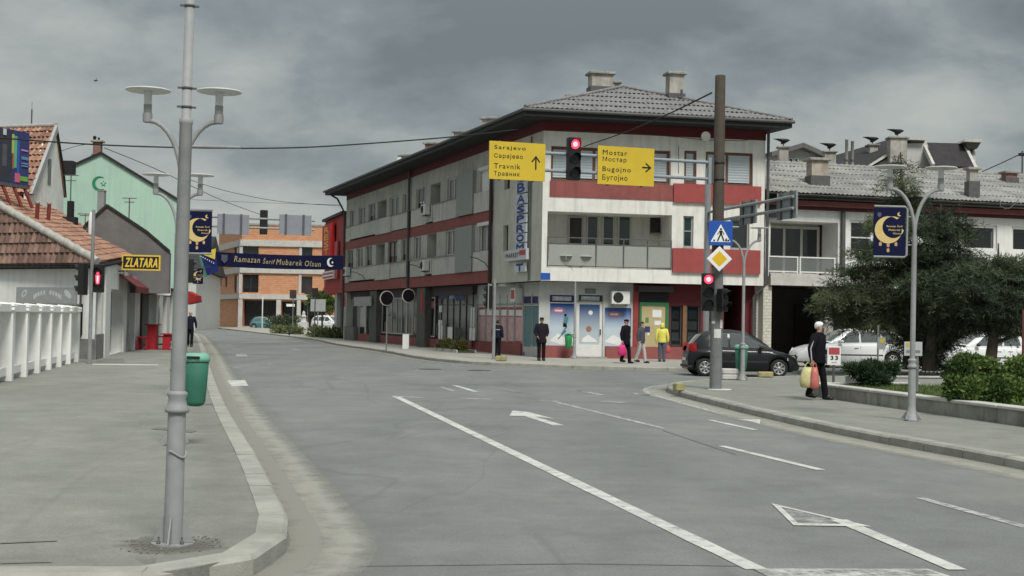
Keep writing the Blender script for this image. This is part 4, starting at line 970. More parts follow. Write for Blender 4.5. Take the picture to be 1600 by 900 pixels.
# vertical letter sign on the street facade: one tile per letter
ls = thing('vertical_shop_sign', 'tall vertical sign of white tiles with blue letters on the corner of the long block', 'shop sign', FL.m)
u0, u1_ = FL.uv(810, 350)[0], FL.uv(827, 350)[0]
BL = mat('letter_blue', (.02, .035, .2), .5, .1); TWH = mat('letter_tile', (.52, .56, .61), .5, .06)
tops = [(268, 283, 'R'), (285, 302, 'B'), (303.5, 319, 'A'), (320.5, 334, 'S'), (335.5, 349, 'P'), (350, 364, 'R'), (365, 379, 'O'), (380, 393, 'M'), (411, 425, 'T')]
for y0, y1, chh in tops:
    z0, z1 = FL.uv(819, y1)[1], FL.uv(819, y0)[1]
    tl = MB().m(TWH).box(u0, u1_, -.16, -.08, z0 + .01, z1 - .01).build('letter_tile', ls)
    q = MB().m(BL); text(q, chh, u0 + (u1_ - u0) * .16, u1_ - (u1_ - u0) * .16, z0 + .05, z1 - .05, -.164, bold=.028); q.build('letter', tl)
a, b = FL.uv(795, 397)[0], FL.uv(829, 397)[0]; z0, z1 = FL.uv(812, 407)[1], FL.uv(812, 390)[1]
bd = MB().m(mat('board_pale', (.52, .54, .55), .5, .05)).box(a, b, -.2, -.06, z0, z1).build('name_board', ls)
q = MB().m(M_['black']); um = a + (b - a) * .66; text(q, 'MARKET', a + .15, um, z0 + .14, z1 - .16, -.204, bold=.01, shear=.03); q.m(PRD).box(um + .08, b - .12, -.204, -.201, z0 + .2, z0 + .42); q.build('lettering', bd)
MB().m(M_['steel_dark']).tube([(u1_ + .12, -.06, FL.uv(830, 440)[1]), (u1_ + .12, -.06, FL.uv(830, 408)[1])], .02, 6).build('bracket', ls)
# ---------------------------------------------------------------- building on the right, with the corrugated roof
RA, RB0 = xy(P(1194, 500, 59.7)), xy(P(1600, 500, 63.2)); RB = RA + (RB0 - RA) * 1.55
FR = Frame(RA, RB)
rbd = thing('house_row', 'two-storey white building with pale corrugated roof behind the conifers', 'building', FR.m)
def rr(x0, y0, x1, y1, off=0.0): return FR.rect(x0, y0, x1, y1, off)
zSl0, zSl1 = FR.uv(1255, 447)[1], FR.uv(1255, 430)[1]
ZTW = FR.uv(1260, 328)[1]
uB = FR.uv(1309, 400)[0]; lg = (.25, uB, zSl1, FR.uv(1255, 346)[1], 1.6)
wins = [(*rr(1327, 350, 1366, 402)[:2], 5.0, 6.55, .15), (*rr(1504, 358, 1558, 386)[:2], 5.35, 6.55, .15), (*rr(1581, 357, 1640, 386)[:2], 5.35, 6.55, .15)]
gw = MB().m(M_['wall_white']); wall(gw, None, .0, FR.L, zSl0 + .01, ZTW, [lg] + wins)
wz = mat('maroon_wall', (.06, .018, .022), .8, .1)
gw.quad((lg[0], lg[4], lg[2]), (lg[1], lg[4], lg[2]), (lg[1], lg[4], lg[3]), (lg[0], lg[4], lg[3]))
gw.quad((FR.L, 0, 0), (FR.L, 11, 0), (FR.L, 11, ZTW), (FR.L, 0, ZTW)); gw.quad((0, 0, ZTW), (0, 11, ZTW), (0, 11, 0), (0, 0, 0)); gw.build('wall', rbd)
MB().m(wz).box(FR.uv(1280, 380, 1.55)[0], uB - .01, 1.5, 1.59, zSl1 + .01, lg[3] - .01).build('loggia_wall', rbd)
window(rbd, None, .35, FR.uv(1279, 380, 1.5)[0], zSl1 + .02, lg[3] - .12, 1.45, [.35, FR.uv(1224, 380, 1.5)[0], FR.uv(1251, 380, 1.5)[0], FR.uv(1279, 380, 1.5)[0]], M_['plaster_panel'], GL, None, fw=.12, name='balcony_window', dark=False)
for h in wins: window(rbd, None, *h[:4], .12, 1 if h is not wins[0] else 1, M_['white_frame'], GL, M_['shutter'], .35, fw=.13, bar=(5.75 if h is wins[0] else None))
MB().m(M_['concrete_light']).box(.05, uB + .05, -.5, 2.0, zSl0, zSl1 - .004).build('balcony_slab', rbd)
rl = MB().m(M_['white_frame']); ua, ub, um = FR.uv(1200, 415, -.45)[0], FR.uv(1304, 415, -.45)[0], FR.uv(1248, 415, -.45)[0]; zt = FR.uv(1250, 402, -.45)[1]
for a, b in ((ua, um - .06), (um + .06, ub)):
    for z in (zt, zSl1 + .12): rl.box(a + .03, b - .03, -.475, -.43, z - .03, z + .03)
    for x in (a, b): rl.box(x - .03, x + .03, -.476, -.428, zSl1 - .1, zt + .031)
RL = rl.build('balcony_railing', rbd)
for a, b in ((ua, um - .06), (um + .06, ub)): MB().m(glass('glass_rail_%d' % int(a * 10), (.16, .17, .16), .25, .15)).quad((a + .04, -.45, zSl1 + .15), (b - .04, -.45, zSl1 + .15), (b - .04, -.45, zt - .03), (a + .04, -.45, zt - .03)).build('railing_pane', RL)
# pier of white bricks, laid course by course
u0, u1 = FR.uv(1181.5, 500, -.3)[0], FR.uv(1205.5, 500, -.3)[0]
pr = MB().m(mat('brick_joint', (.30, .285, .25), .95, .1)).box(u0 + .012, u1 - .012, -.288, .288, 0, zSl0 - .004).build('brick_pier', rbd)
bw, bh = (u1 - u0) / 3, .142
bme = {}
for r_ in range(int((zSl0 - .02) / bh)):
    x = u0 - (bw / 2 if r_ % 2 else 0)
    while x < u1 - .02:
        a, b = max(x, u0), min(x + bw, u1)
        if b - a > .05:
            k = round(b - a, 3)
            if k not in bme: bme[k] = MB().m(M_['white_brick']).box(.006, k - .006, -.30 , .30, .006, bh - .006).mesh('brick')
            o = link('brick', bme[k], pr); o.location = (a, R.uniform(-.006, .006), r_ * bh)
        x += bw
# ground floor: dark gateway, piers, shop glass behind the trees
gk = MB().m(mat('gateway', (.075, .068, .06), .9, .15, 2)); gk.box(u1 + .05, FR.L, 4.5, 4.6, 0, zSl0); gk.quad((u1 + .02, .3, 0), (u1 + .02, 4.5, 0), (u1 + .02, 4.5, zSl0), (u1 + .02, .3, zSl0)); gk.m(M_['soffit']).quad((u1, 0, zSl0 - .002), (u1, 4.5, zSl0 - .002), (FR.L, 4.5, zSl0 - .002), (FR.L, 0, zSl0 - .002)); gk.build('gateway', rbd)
a, b = FR.uv(1243, 490, 4.2)[0], FR.uv(1262, 490, 4.2)[0]; MB().m(mat('gateway_door', (.035, .03, .027), .8)).box(a, FR.uv(1290, 490, 4.2)[0], 4.2, 4.3, 0, 2.7).build('gate_leaf', rbd)
for x0, x1, m in ((1288, 1302, M_['concrete']), (1366, 1378, M_['concrete']), (1440, 1452, M_['concrete'])):
    MB().m(m).box(FR.uv(x0, 490, .1)[0], FR.uv(x1, 490, .1)[0], .1, .5, 0, zSl0 - .004).build('pier', rbd)
for x0, x1 in ((1303, 1365), (1379, 1439), (1453, 1560)):
    window(rbd, None, FR.uv(x0, 490, .3)[0], FR.uv(x1, 490, .3)[0], .3, 2.9, .5, 3, M_['dark_frame'], GL, None, name='shop_window')
pp = MB().m(M_['steel_dark']); pp.tube([(FR.uv(1315.5, 380)[0], -.1, ZTW + .1), (FR.uv(1315.5, 380)[0], -.1, 2.0)], .11, 8); pp.build('downpipe', rbd)
MB().m(wz).box(-.1, FR.L, -.25, .02, ZTW, FR.uv(1260, 312)[1]).build('eaves_board', rbd)
MB().m(mat('maroon_beam', (.15, .05, .045), .8, .15)).box(-.1, FR.L, -.45, -.255, FR.uv(1260, 323)[1], FR.uv(1260, 315)[1]).build('eaves_beam', rbd)
MB().m(M_['fascia']).box(.05, .55, -.3, .2, FR.uv(1208, 340)[1], FR.uv(1208, 298)[1]).build('eaves_end', rbd)
ZEr = FR.uv(1300, 304, -.8)[1]; ridge_v = 6.2
ZRr = P(1330, 262, FR.w(8, ridge_v, 0).y).z
pts = [FR.w(-.2, -.8, ZEr), FR.w(FR.L, -.8, ZEr), FR.w(FR.L, ridge_v, ZRr), FR.w(-.2, ridge_v, ZRr)]
b_ = MB(FR.m.inverted()).m(M_['roof_old']); b_.add([(p - Vector((0, 0, .05)))[:] for p in pts] + [FR.w(-.2, 13, ZEr)[:], FR.w(FR.L, 13, ZEr)[:]], [(0, 1, 2, 3), (3, 2, 5, 4)])
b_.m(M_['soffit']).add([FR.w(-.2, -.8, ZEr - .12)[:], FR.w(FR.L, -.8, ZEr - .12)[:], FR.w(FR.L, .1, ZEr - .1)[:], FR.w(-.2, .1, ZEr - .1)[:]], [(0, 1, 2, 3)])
RRF = b_.build('roof', rbd); bpy.context.view_layer.update()
ROM = [M_['roof_old'], mat('roof_old_pale', (.31, .305, .288), .9, .2, 5, dirt=.3), mat('roof_old_grey', (.245, .242, .23), .9, .2, 5, dirt=.3)]
cladding(RRF, pts, M_['roof_old'], 1.08, 1.3, waves=5, amp=.05, lap=.025, mats=ROM)
n_ = int(FR.L / .32); rc = MB(FR.m.inverted()).m(M_['roof_old'])
for i in range(n_): p = FR.w(-.2 + .32 * i, ridge_v, ZRr); rc.tube([p + Vector((0, 0, .0)) , p + FR.u * .34 + Vector((0, 0, .03))], [.13, .15], 6)
tag(rc.build('ridge_caps', rbd), kind='stuff')
for px, py, pyt, Y, sx, lab, m in ((1277, 281, 248, 61.8, .8, 'squat peeling chimney with flat cap on the corrugated roof near its left end', mat('chimney_peel', (.42, .36, .31), .95, .3, 3, dirt=.35)), (1519, 289, 262, 62.5, .42, 'pale chimney on the corrugated roof right of the double street lamp', None), (1577, 283, 268, 68, .6, 'short brick chimney on the ridge of the corrugated roof at far right', M_['chimney_brick'])):
    q = P(px, py, Y); chimney(q.x, q.y, q.z, P(px, pyt, Y).z, sx, sx * .85, lab, m, rz=.15)
# hanging loop of cable at the eave
MB().m(M_['steel_dark']).tube([P(1562, 312, 61.5), P(1563, 322, 61.4), P(1570, 326, 61.4), P(1578, 325.5, 61.4), P(1584, 320, 61.4), P(1592, 312, 61.5)], .025, 5).build('hanging_cable')
tag(bpy.data.objects['hanging_cable'], 'loop of slack cable hanging from the corrugated eave at far right', 'cable')

# ---------------------------------------------------------------- houses behind it
def prism_world(mb, pts, dv):
    """polygon of world points thickened by the vector dv"""
    n = len(pts); b = [p + dv for p in pts]
    return mb.add([p[:] for p in pts] + [p[:] for p in b], [tuple(range(n)), tuple(range(2 * n - 1, n - 1, -1))] + [(i, n + i, n + (i + 1) % n, (i + 1) % n) for i in range(n)])
YA = 92
fa = Frame(xy(P(1196, 250, YA)), xy(P(1296, 250, YA + 1)))
ha = thing('gabled_house', 'small pale gabled house showing above the left end of the corrugated roof', 'house', fa.m)
gp = [fa.uv(*q) for q in ((1200, 246), (1249, 232), (1294, 252))]
MB().m(M_['wall_pale']).xzprism([(gp[0][0], 0), (gp[0][0], gp[0][1]), gp[1], (gp[2][0], gp[2][1]), (gp[2][0], 0)], 0, 9).build('wall', ha)
rf_ = MB().m(mat('roof_grey', (.13, .125, .12), .85, .2, 4)); th = .32
for p, q in ((gp[0], gp[1]), (gp[1], gp[2])): rf_.xzprism([(p[0], p[1]), (q[0], q[1]), (q[0], q[1] + th), (p[0], p[1] + th)], -.7, 9.3)
rf_.build('roof', ha)
for x0, x1 in ((1232, 1238.5), (1241, 1247)): a, b, c, d = fa.rect(x0, 247, x1, 258); window(ha, None, a, b, c, d, -.02, 1, M_['white_frame'], GL, None, dark=False)
for px, py, pyt, sx, lab in ((1223.5, 256, 229, .6, 'pale chimney with dark wind cowl in front of the small gabled house'), (1296, 262, 236, .72, 'broad chimney with dark wind cowl right of the small gabled house')):
    q = P(px, py, 88); chimney(q.x, q.y, q.z, P(px, pyt, 88).z, sx, .5, lab, cowl=True, base=False)
for px, pyt, lab in ((1322.5, 218, 'taller of the twin steel flue pipes behind the corrugated roof'), (1331.5, 220.5, 'shorter of the twin steel flue pipes behind the corrugated roof')):
    q = P(px, 262, 82); h = P(px, pyt, 82).z; t = thing('flue_pipe', lab, 'flue pipe', Vector((q.x, q.y, q.z - .5)), 'twin flue pipes'); MB().m(mat('flue', (.33, .325, .31), .6, .15, 5)).lathe([(.1, 0), (.1, h - q.z + .45), (.115, h - q.z + .46), (.115, h - q.z + .5)], 10).build('pipe', t); MB().m(M_['steel_dark']).lathe([(.13, .9), (.13, 1.0)], 10).build('collar', t)
# big dark-roofed house with dormer
hb = thing('dark_roofed_house', 'big house with dark roof, dormer and flared parapets behind the corrugated roof', 'house', Vector((0, 0, 0)))
Yb = 86
b1 = MB().m(M_['roof_dark']); prism_world(b1, [P(1296, 264, Yb + 1), P(1346, 264, Yb - .6), P(1414, 224, Yb), P(1402, 214, Yb + 6), P(1303, 243, Yb + 7)], Vector((0, 0, -.3))); b1.build('roof', hb)
b1 = MB().m(M_['concrete_light']); prism_world(b1, [P(1346, 265, Yb - .7), P(1351, 265, Yb - .7), P(1419, 225, Yb - .1), P(1416, 220, Yb - .1)], Vector((.1, .35, 0))); b1.build('verge', hb)
b1 = MB().m(M_['wall_pale']); prism_world(b1, [P(1353, 300, Yb), P(1353, 264, Yb), P(1420, 224, Yb), P(1448, 222, Yb), P(1462, 262, Yb), P(1462, 300, Yb)], Vector((.5, 7, 0))); b1.build('gable_wall', hb)
b1 = MB().m(mat('roof_slate', (.026, .022, .024), .75, .3, 3)); prism_world(b1, [P(1458, 258, Yb - 2.2), P(1523, 261, Yb - 1.6), P(1506, 224, Yb + 1), P(1443, 222.5, Yb + .6)], Vector((0, .1, -.2))); DM = b1.build('dormer_roof', hb)
b1 = MB().m(M_['concrete_light']); prism_world(b1, [P(1441, 222, Yb + .4), P(1445, 222, Yb + .4), P(1461, 256, Yb - 2.3), P(1457, 256, Yb - 2.3)], Vector((.0, .15, -.25))); b1.build('verge', hb); b1 = MB().m(M_['concrete_light']); prism_world(b1, [P(1505, 224, Yb + .8), P(1509, 224, Yb + .8), P(1528, 262, Yb - 1.8), P(1523, 262, Yb - 1.8)], Vector((0, .15, -.25))); b1.build('verge', hb)
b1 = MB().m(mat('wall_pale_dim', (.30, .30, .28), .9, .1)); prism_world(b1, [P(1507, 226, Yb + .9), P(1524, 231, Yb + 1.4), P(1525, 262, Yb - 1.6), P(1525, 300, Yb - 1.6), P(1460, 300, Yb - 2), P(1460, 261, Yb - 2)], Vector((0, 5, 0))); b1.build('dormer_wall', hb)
for x0, x1, x2, x3, y0, y1 in ((1419, 1447, 1444, 1423, 214, 222), (1506, 1535, 1527, 1512, 217, 230)):
    b1 = MB().m(M_['concrete_light']); prism_world(b1, [P(x0, y0 + 4, Yb - .4), P(x0 + 2, y0, Yb - .4), P(x1, y0 + .5, Yb - .4), P(x1 - 1, y0 + 5, Yb - .4)], Vector((.1, 2, 0))); b1.build('parapet_cap', hb)
    b1 = MB().m(mat('parapet_dark', (.10, .10, .09), .9)); prism_world(b1, [P(x0 + 2, y0 + 4.6, Yb - .1), P(x1 - 2, y0 + 5.2, Yb - .1), P(x2, y1 + 2, Yb), P(x3, y1 + 2, Yb)], Vector((.1, 1.6, 0))); b1.build('parapet_neck', hb)
for px, py, pyt, sx, lab, cw in ((1401.5, 240, 214.5, 1.05, 'stout chimney with a big dark cowl on the verge of the dark-roofed house', True), (1363, 236, 226, .55, 'small chimney with cowl on the dark roof, left of the stout one', True)):
    q = P(px, py, Yb - .6 if px > 1390 else Yb + 4); chimney(q.x, q.y, q.z, P(px, pyt, q.y).z, sx, .8, lab, cowl=cw, base=False)

# ---------------------------------------------------------------- left side: jeweller's low house
J0 = xy(P(147, 562, 45.5)); Jl = xy(P(0, 500, 47.5)); JL = J0 + (Jl - J0) * 1.9; J1 = xy(P(194.5, 549, 56))
FJ, FS = Frame(JL, J0), Frame(J0, J1)
jw = thing('jewellery_shop', 'low white corner shop with mossy hipped tile roof behind the white fence', 'building', FJ.m)
TS = FJ.m.inverted() @ FS.m
b1 = MB().m(M_['wall_white'])
ws = FJ.rect(29, 474, 129, 526); sgn = FJ.rect(28, 449, 121, 474)
wall(b1, None, 0, FJ.L, .0, 3.35, [(ws[0], ws[1], ws[2], ws[3], .2)])
sw = [(*FS.rect(150, 452, 158.5, 531), .2), (*FS.rect(169.5, 452, 190, 553), .5)]
sw[1] = (sw[1][0], sw[1][1], .15, sw[1][3], .5); wall(b1, TS, 0, FS.L, 0, 3.6, sw); b1.build('wall', jw)
window(jw, None, *ws, .15, [ws[0], ws[0] + (ws[1] - ws[0]) * .45, FJ.uv(113, 500)[0], ws[1]], M_['white_frame'], GLC, None)
window(jw, TS, *sw[0][:4], .15, 2, M_['white_frame'], GLC, M_['curtain'])
dw = window(jw, TS, *sw[1][:4], .4, 2, M_['white_frame'], GLC, M_['curtain'], bar=1.1, name='shop_door'); 
MB().m(mat('stone_base', (.20, .195, .18), .9, .2, 3, dirt=.2)).box(FJ.uv(100, 540)[0], FJ.L + .05, -.06, -.004, 0, ws[2] - .04).build('stone_base', jw)
MB(TS).m(mat('stone_base', (.2, .2, .2))).box(-.05, FS.uv(160, 540)[0], -.055, -.004, 0, .98).build('stone_base', jw)
for px0, px1 in ((160.5, 168.5), (190.5, 194.5)): MB(TS).m(M_['white_frame']).box(FS.uv(px0, 500)[0], FS.uv(px1, 500)[0], -.09, -.004, .0, 3.4).build('pilaster', jw)
sp = MB().m(mat('sign_steel', (.27, .285, .285), .5, .08, 4)).box(sgn[0], sgn[1], -.08, -.006, sgn[2], sgn[3]).build('sign_panel', jw)
q = MB().m(mat('sign_pale', (.47, .49, .49), .6, .05)); zc_ = (sgn[2] + sgn[3]) / 2; uw = sgn[1] - sgn[0]
def ring2(mb, cx_, cz_, rx, rz_, w, tilt, y0, y1):
    n = 24; vs = []
    for i in range(n):
        a = 2 * PI * i / n
        for k in (1, 1 - w):
            x, z = rx * k * math.cos(a), rz_ * k * math.sin(a); vs.append((cx_ + x * math.cos(tilt) - z * math.sin(tilt), y0, cz_ + x * math.sin(tilt) + z * math.cos(tilt)))
    mb.add(vs, [(2 * i, 2 * ((i + 1) % n), 2 * ((i + 1) % n) + 1, 2 * i + 1) for i in range(n)])
ring2(q, sgn[0] + uw * .14, zc_ + .06, .16, .09, .45, .8, -.084, -.08); q.build('sign_print', sp); q = MB().m(mat('sign_pale', (.47, .49, .49))); ring2(q, sgn[1] - uw * .13, zc_ + .05, .2, .1, .9, -.7, -.084, -.08)
for i in range(11):                                     # arch of faded lettering strokes
    a = PI * (.18 + .64 * i / 10); x = sgn[0] + uw * .53 - math.cos(a) * uw * .26; z = sgn[2] + .04 + math.sin(a) * .34
    if i == 5: continue
    MB().m(mat('sign_pale', (.47, .49, .49))).box(x - .04, x + .04, -.084, -.08, z - .07, z + .07).build('sign_print', sp)
q.build('sign_print', sp)
# roof
e1p = P(152, 411, 44.9); e0p = e1p + (P(0, 412.5, 47.2) - e1p) * 1.9; e2p = P(206, 401, 57.0); r0 = P(-84, 277, 49.6)
pn = (e2p - e1p).cross(r0 - e1p).normalized()
def on_side(px, py, lift=0.0):
    d = ray(px, py); return CPOS + d * ((e1p - CPOS).dot(pn) / d.dot(pn)) + Vector((0, 0, lift))
r1 = on_side(48, 305); print('r1', r1, 'r0', r0); e3p = e0p + Vector((-2, 9, 0))
b1 = MB(FJ.m.inverted()).m(M_['tile_brown_shaded']); dz = Vector((0, 0, -.06))
b1.add([(p + dz)[:] for p in (e0p, e1p, e2p, r1, r0, e3p)], [(0, 1, 4), (1, 2, 3, 4), (0, 4, 5), (5, 4, 3)])
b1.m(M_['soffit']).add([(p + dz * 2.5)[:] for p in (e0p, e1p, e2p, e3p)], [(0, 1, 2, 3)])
b1.m(M_['black_matt']).tube([e0p + dz * 2, e1p + dz * 2, e2p + dz * 2], .075, 6)
JR = b1.build('roof', jw); bpy.context.view_layer.update()
TB = [M_['tile_brown_shaded'], mat('tile_brown_shaded_dark', (.155, .095, .076), .9, .2, 5, dirt=.3), mat('tile_brown_shaded_pale', (.26, .165, .128), .9, .2, 5, dirt=.3)]  # front slope tiles: same roof, browner to paint its shade into the colour
TO = [M_['tile_orange'], mat('tile_orange_pale', (.38, .215, .15), .9, .18, 5, dirt=.2), mat('tile_orange_dark', (.255, .13, .09), .9, .2, 5, dirt=.3)]
cladding(JR, [e0p, e1p, r0], M_['tile_brown_shaded'], .27, .37, name='roof_tile', waves=1, seg=4, amp=.05, lap=.06, limit=170, mats=TB, stuffname='far_roof_tiles')
cladding(JR, [e1p, e2p, r1, r0], M_['tile_orange'], .27, .37, name='roof_tile', waves=1, seg=4, amp=.05, lap=.055, limit=120, mats=TO, stuffname='far_roof_tiles')
hp = MB(FJ.m.inverted()); k = 16
for i in range(k):
    a, b = e1p.lerp(r0, i / k), e1p.lerp(r0, (i + 1.08) / k); hp.m(M_['mortar']).tube([a + Vector((0, 0, .06)), b + Vector((0, 0, .10))], [.13, .15], 7)
tag(hp.build('hip_caps', JR), kind='stuff')
MB().m(M_['concrete']).box(J1.x - .25, J1.x + .1, J1.y - .2, J1.y + .2, 0, 3.5).build('party_wall').parent = None
tag(bpy.data.objects['party_wall'], 'narrow pale pier at the far end of the jewellery shop', 'wall')
for px, pyb, pyt, lab in ((57, 345, 318, 'left one of two rusty red vent pipes on the orange tiles'), (75, 347, 319, 'right one of two rusty red vent pipes on the orange tiles')):
    q = on_side(px, pyb); qt = P(px + 2, pyt, q.y); t = thing('vent_pipe', lab, 'vent pipe', q, 'rusty vent pipes'); MB().m(mat('rust_red', (.16, .03, .025), .8, .25, 8)).tube([(0, 0, -.3), ((qt - q)[:])], .075, 9).build('pipe', t); MB().m(M_['steel']).lathe([(.09, 0), (.1, .06), (.02, .1)], 9, (qt - q)[:]).build('cap', t)
# billboard on the roof
ba, bb = xy(P(-34, 240, 49.3)), xy(P(43.5, 240, 52.0)); FBd = Frame(ba, bb)
bl = thing('billboard', 'dark blue billboard with bright stripes standing on the tiled roof', 'billboard', FBd.m)
zb0, zb1 = FBd.uv(20, 287.5)[1], FBd.uv(20, 203)[1]
MB().m(mat('bill_navy', (.035, .045, .14), .6, .15, 2)).box(0, FBd.L, -.06, .06, zb0, zb1).build('panel', bl)
MB().m(M_['steel_dark']).box(-.05, FBd.L + .05, -.09, .09, zb0 - .12, zb0 - .003).build('rail', bl)
pr_ = [(0, 30, 205, 285, (.035, .04, .055)), (1.5, 8.5, 228, 262, (.08, .085, .10)), (16, 19.5, 210, 240, (.40, .44, .12)), (20, 24, 212, 262, (.10, .40, .24)), (17.5, 20, 240, 264, (.32, .14, .06)), (25, 28, 216, 280, (.04, .10, .40)), (22, 29.5, 270, 284, (.55, .12, .2)), (30, 41.5, 273.5, 281, (.16, .36, .07)), (31, 41, 231, 233.5, (.4, .25, .5)), (31.5, 41.5, 242, 247, (.12, .22, .36)), (31.5, 41.5, 252, 254, (.14, .24, .5)), (31.5, 41.5, 256, 258, (.14, .24, .5)), (2, 6, 203, 214, (.55, .55, .6))]
for i, (x0, x1, y0, y1, c) in enumerate(pr_):
    if x0 == 0: a, b = .05, FBd.uv(17, 240)[0]
    else: a, b = FBd.uv(x0, 240)[0], FBd.uv(x1, 240)[0]
    sh = 0
    z0, z1 = FBd.uv(20, y1)[1], FBd.uv(20, y0)[1]
    MB().m(mat('bill_ink_%d' % i, c, .6, .12, 3)).box(a, b, -.064 - .003 * i, -.061, max(z0, zb0 + .03), min(z1, zb1 - .03)).build('print_patch', bl)
for px in (4, 21.5, 38.5):
    u = FBd.uv(px, 290)[0]; MB().m(mat('rust_red', (.1, .03, .02))).tube([(u, .0, zb0 - .1), (u + .1, -.3, zb0 - .85)], .07, 6).build('post', bl); MB().m(M_['steel_dark']).tube([(u, .1, zb1 - .6), (u, 1.6, zb0 - .5)], .05, 6).build('brace', bl)
# ---------------------------------------------------------------- white gabled house with orange tiles behind
ga, gb_ = xy(P(49, 300, 58.7)), xy(P(100, 300, 63.6)); FG = Frame(ga, gb_)
wh = thing('tall_gabled_house', 'tall house with stained white gable and orange tiles behind the billboard', 'house', FG.m)
ap = FG.uv(86.5, 202); nr = FG.uv(50, 303); fr_ = FG.uv(97, 268); fr2 = FG.uv(99.5, 308)
MB().m(M_['wall_stain']).xzprism([(0, 0), nr, ap, fr_, fr2, (fr2[0], 0)], 0, .35).build('gable_wall', wh)
vb = MB().m(mat('verge_grey', (.34, .35, .34), .85, .1)); vb.xzprism([(nr[0] - .42, nr[1] - .02), (nr[0] + .16, nr[1] - .02), (ap[0] + .02, ap[1] - .05), (ap[0] - .12, ap[1] + .18)], -.14, -.005); vb.build('verge_board', wh)
vb = MB().m(M_['black_matt']); vb.tube([(ap[0], -.05, ap[1] + .05), (fr_[0] + .05, -.05, fr_[1]), (fr2[0] + .1, -.05, fr2[1])], .07, 5); vb.build('verge', wh)
a, b, c, d = FG.rect(74.5, 248, 79.5, 289); MB().m(mat('slot_grey', (.2, .22, .2))).box(a, b, -.02, -.004, c, d).build('slot_window', wh)
ridL = P(-75, 204, 66); rdR = FG.w(ap[0] - .05, -.05, ap[1] + .1); evR = FG.w(nr[0] - .3, -.1, nr[1] + .0); evL = evR + (ridL - rdR)
b1 = MB(FG.m.inverted()).m(M_['tile_orange']); b1.add([(p + dz)[:] for p in (evL, evR, rdR, ridL)] + [FG.w(fr2[0], -.1, fr2[1])[:], (FG.w(fr2[0], -.1, fr2[1]) + ridL - rdR)[:]], [(0, 1, 2, 3), (3, 2, 4, 5)]); WR = b1.build('roof', wh); bpy.context.view_layer.update()
cladding(WR, [evL, evR, rdR, ridL], M_['tile_orange'], .3, .40, name='roof_tile', waves=1, seg=4, amp=.055, lap=.07, limit=230, mats=TO, stuffname='far_roof_tiles')
MB(FG.m.inverted()).m(M_['mortar']).tube([ridL + Vector((0, 0, .08)), rdR + Vector((0, 0, .08))], .12, 6).build('ridge_cap', WR)
q = P(49, 203, 65); t = thing('roof_mast', 'thin mast on the ridge of the tall gabled house', 'mast', q); MB().m(M_['steel_dark']).tube([(0, 0, -.2), (0, 0, 1.0)], .035, 6).build('pole', t); MB().m(M_['steel_dark']).tube([(0, 0, 1.0), (0, 0, 1.35)], .012, 5).build('tip', t)
q = P(105, 262, 72); t = MB().m(M_['black_matt']).cbox((q.x, q.y, q.z), (.75, .6, .7)).build('dark_chimney'); tag(t, 'dark square chimney between the stained gable and the mint green gable', 'chimney', 'chimneys on the roofs')
# ---------------------------------------------------------------- mint green gable with crescent
fm_ = Frame(xy(P(97, 300, 75)), xy(P(294, 300, 75.6)))
mg = thing('mint_house', 'mint green gabled building with a crescent and star emblem', 'building', fm_.m)
gpt = [fm_.uv(*q) for q in ((97, 267.5), (157.5, 240.5), (234, 287), (294, 323.5))]
SK = Matrix.Identity(4); SK[0][1] = -.26
MB(SK).m(M_['mint']).xzprism([(gpt[0][0], 0), gpt[0], gpt[1], gpt[2], gpt[3], (gpt[3][0], 0)], 0, 14).build('wall', mg)
rv = MB(SK).m(M_['roof_dark']); 
for p, q in zip(gpt, gpt[1:]): rv.xzprism([(p[0], p[1] + .004), (q[0], q[1] + .004), (q[0], q[1] + .13), (p[0], p[1] + .13)], -.14, 14.2)
rv.build('roof', mg)
em = MB().m(M_['emblem']); cu, cz = fm_.uv(155.5, 286.5); Rr = .40
vs = [(cu + Rr * math.cos(a), cz + Rr * math.sin(a)) for a in np.linspace(math.radians(52), math.radians(308), 24)]; r2 = .335; c2 = cu + .10
vi = [(c2 + r2 * math.cos(a), cz + .01 + r2 * math.sin(a)) for a in np.linspace(math.radians(292), math.radians(68), 24)]
n = 24
em.add([(p[0], -.03, p[1]) for p in vs] + [(p[0], -.03, p[1]) for p in vi[::-1]] + [(p[0], .0, p[1]) for p in vs] + [(p[0], .0, p[1]) for p in vi[::-1]],
       [(i, i + 1, n + i + 1, n + i) for i in range(n - 1)] + [(i, 2 * n + i, 2 * n + i + 1, i + 1) for i in range(n - 1)] + [(n + i, n + i + 1, 3 * n + i + 1, 3 * n + i) for i in range(n - 1)])
st = [(cu + .22 + (.17 if i % 2 == 0 else .075) * math.cos(PI / 2 + i * PI / 5), cz + (.17 if i % 2 == 0 else .075) * math.sin(PI / 2 + i * PI / 5)) for i in range(10)]
em.build('crescent', mg); em = MB().m(mat('star_outline', (.10, .30, .17), .6)); em.xzprism(st, -.035, -.004); em.m(M_['mint']).xzprism([(cu + .22 + (x - cu - .22) * .6, cz + (z - cz) * .6) for x, z in st], -.04, -.0345); em.build('star', mg)
q = P(152.5, 238, 76.5); chimney(q.x, q.y, q.z - .3, P(152, 219.5, 76.5).z, .42, .42, 'brick chimney with dark pots on the top of the mint green gable', M_['chimney_brick']); 
q = P(150, 221, 76.5); t = thing('chimney_pot', 'dark pot clutter on top of the brick chimney of the mint gable', 'chimney pot', q); MB().m(M_['black_matt']).lathe([(.1, 0), (.09, .22), (.13, .25), (.02, .33)], 8, (-.08, 0, 0)).build('pot', t); MB().m(M_['black_matt']).lathe([(.07, 0), (.06, .2), (.08, .22)], 8, (.16, 0, 0)).build('pot', t)
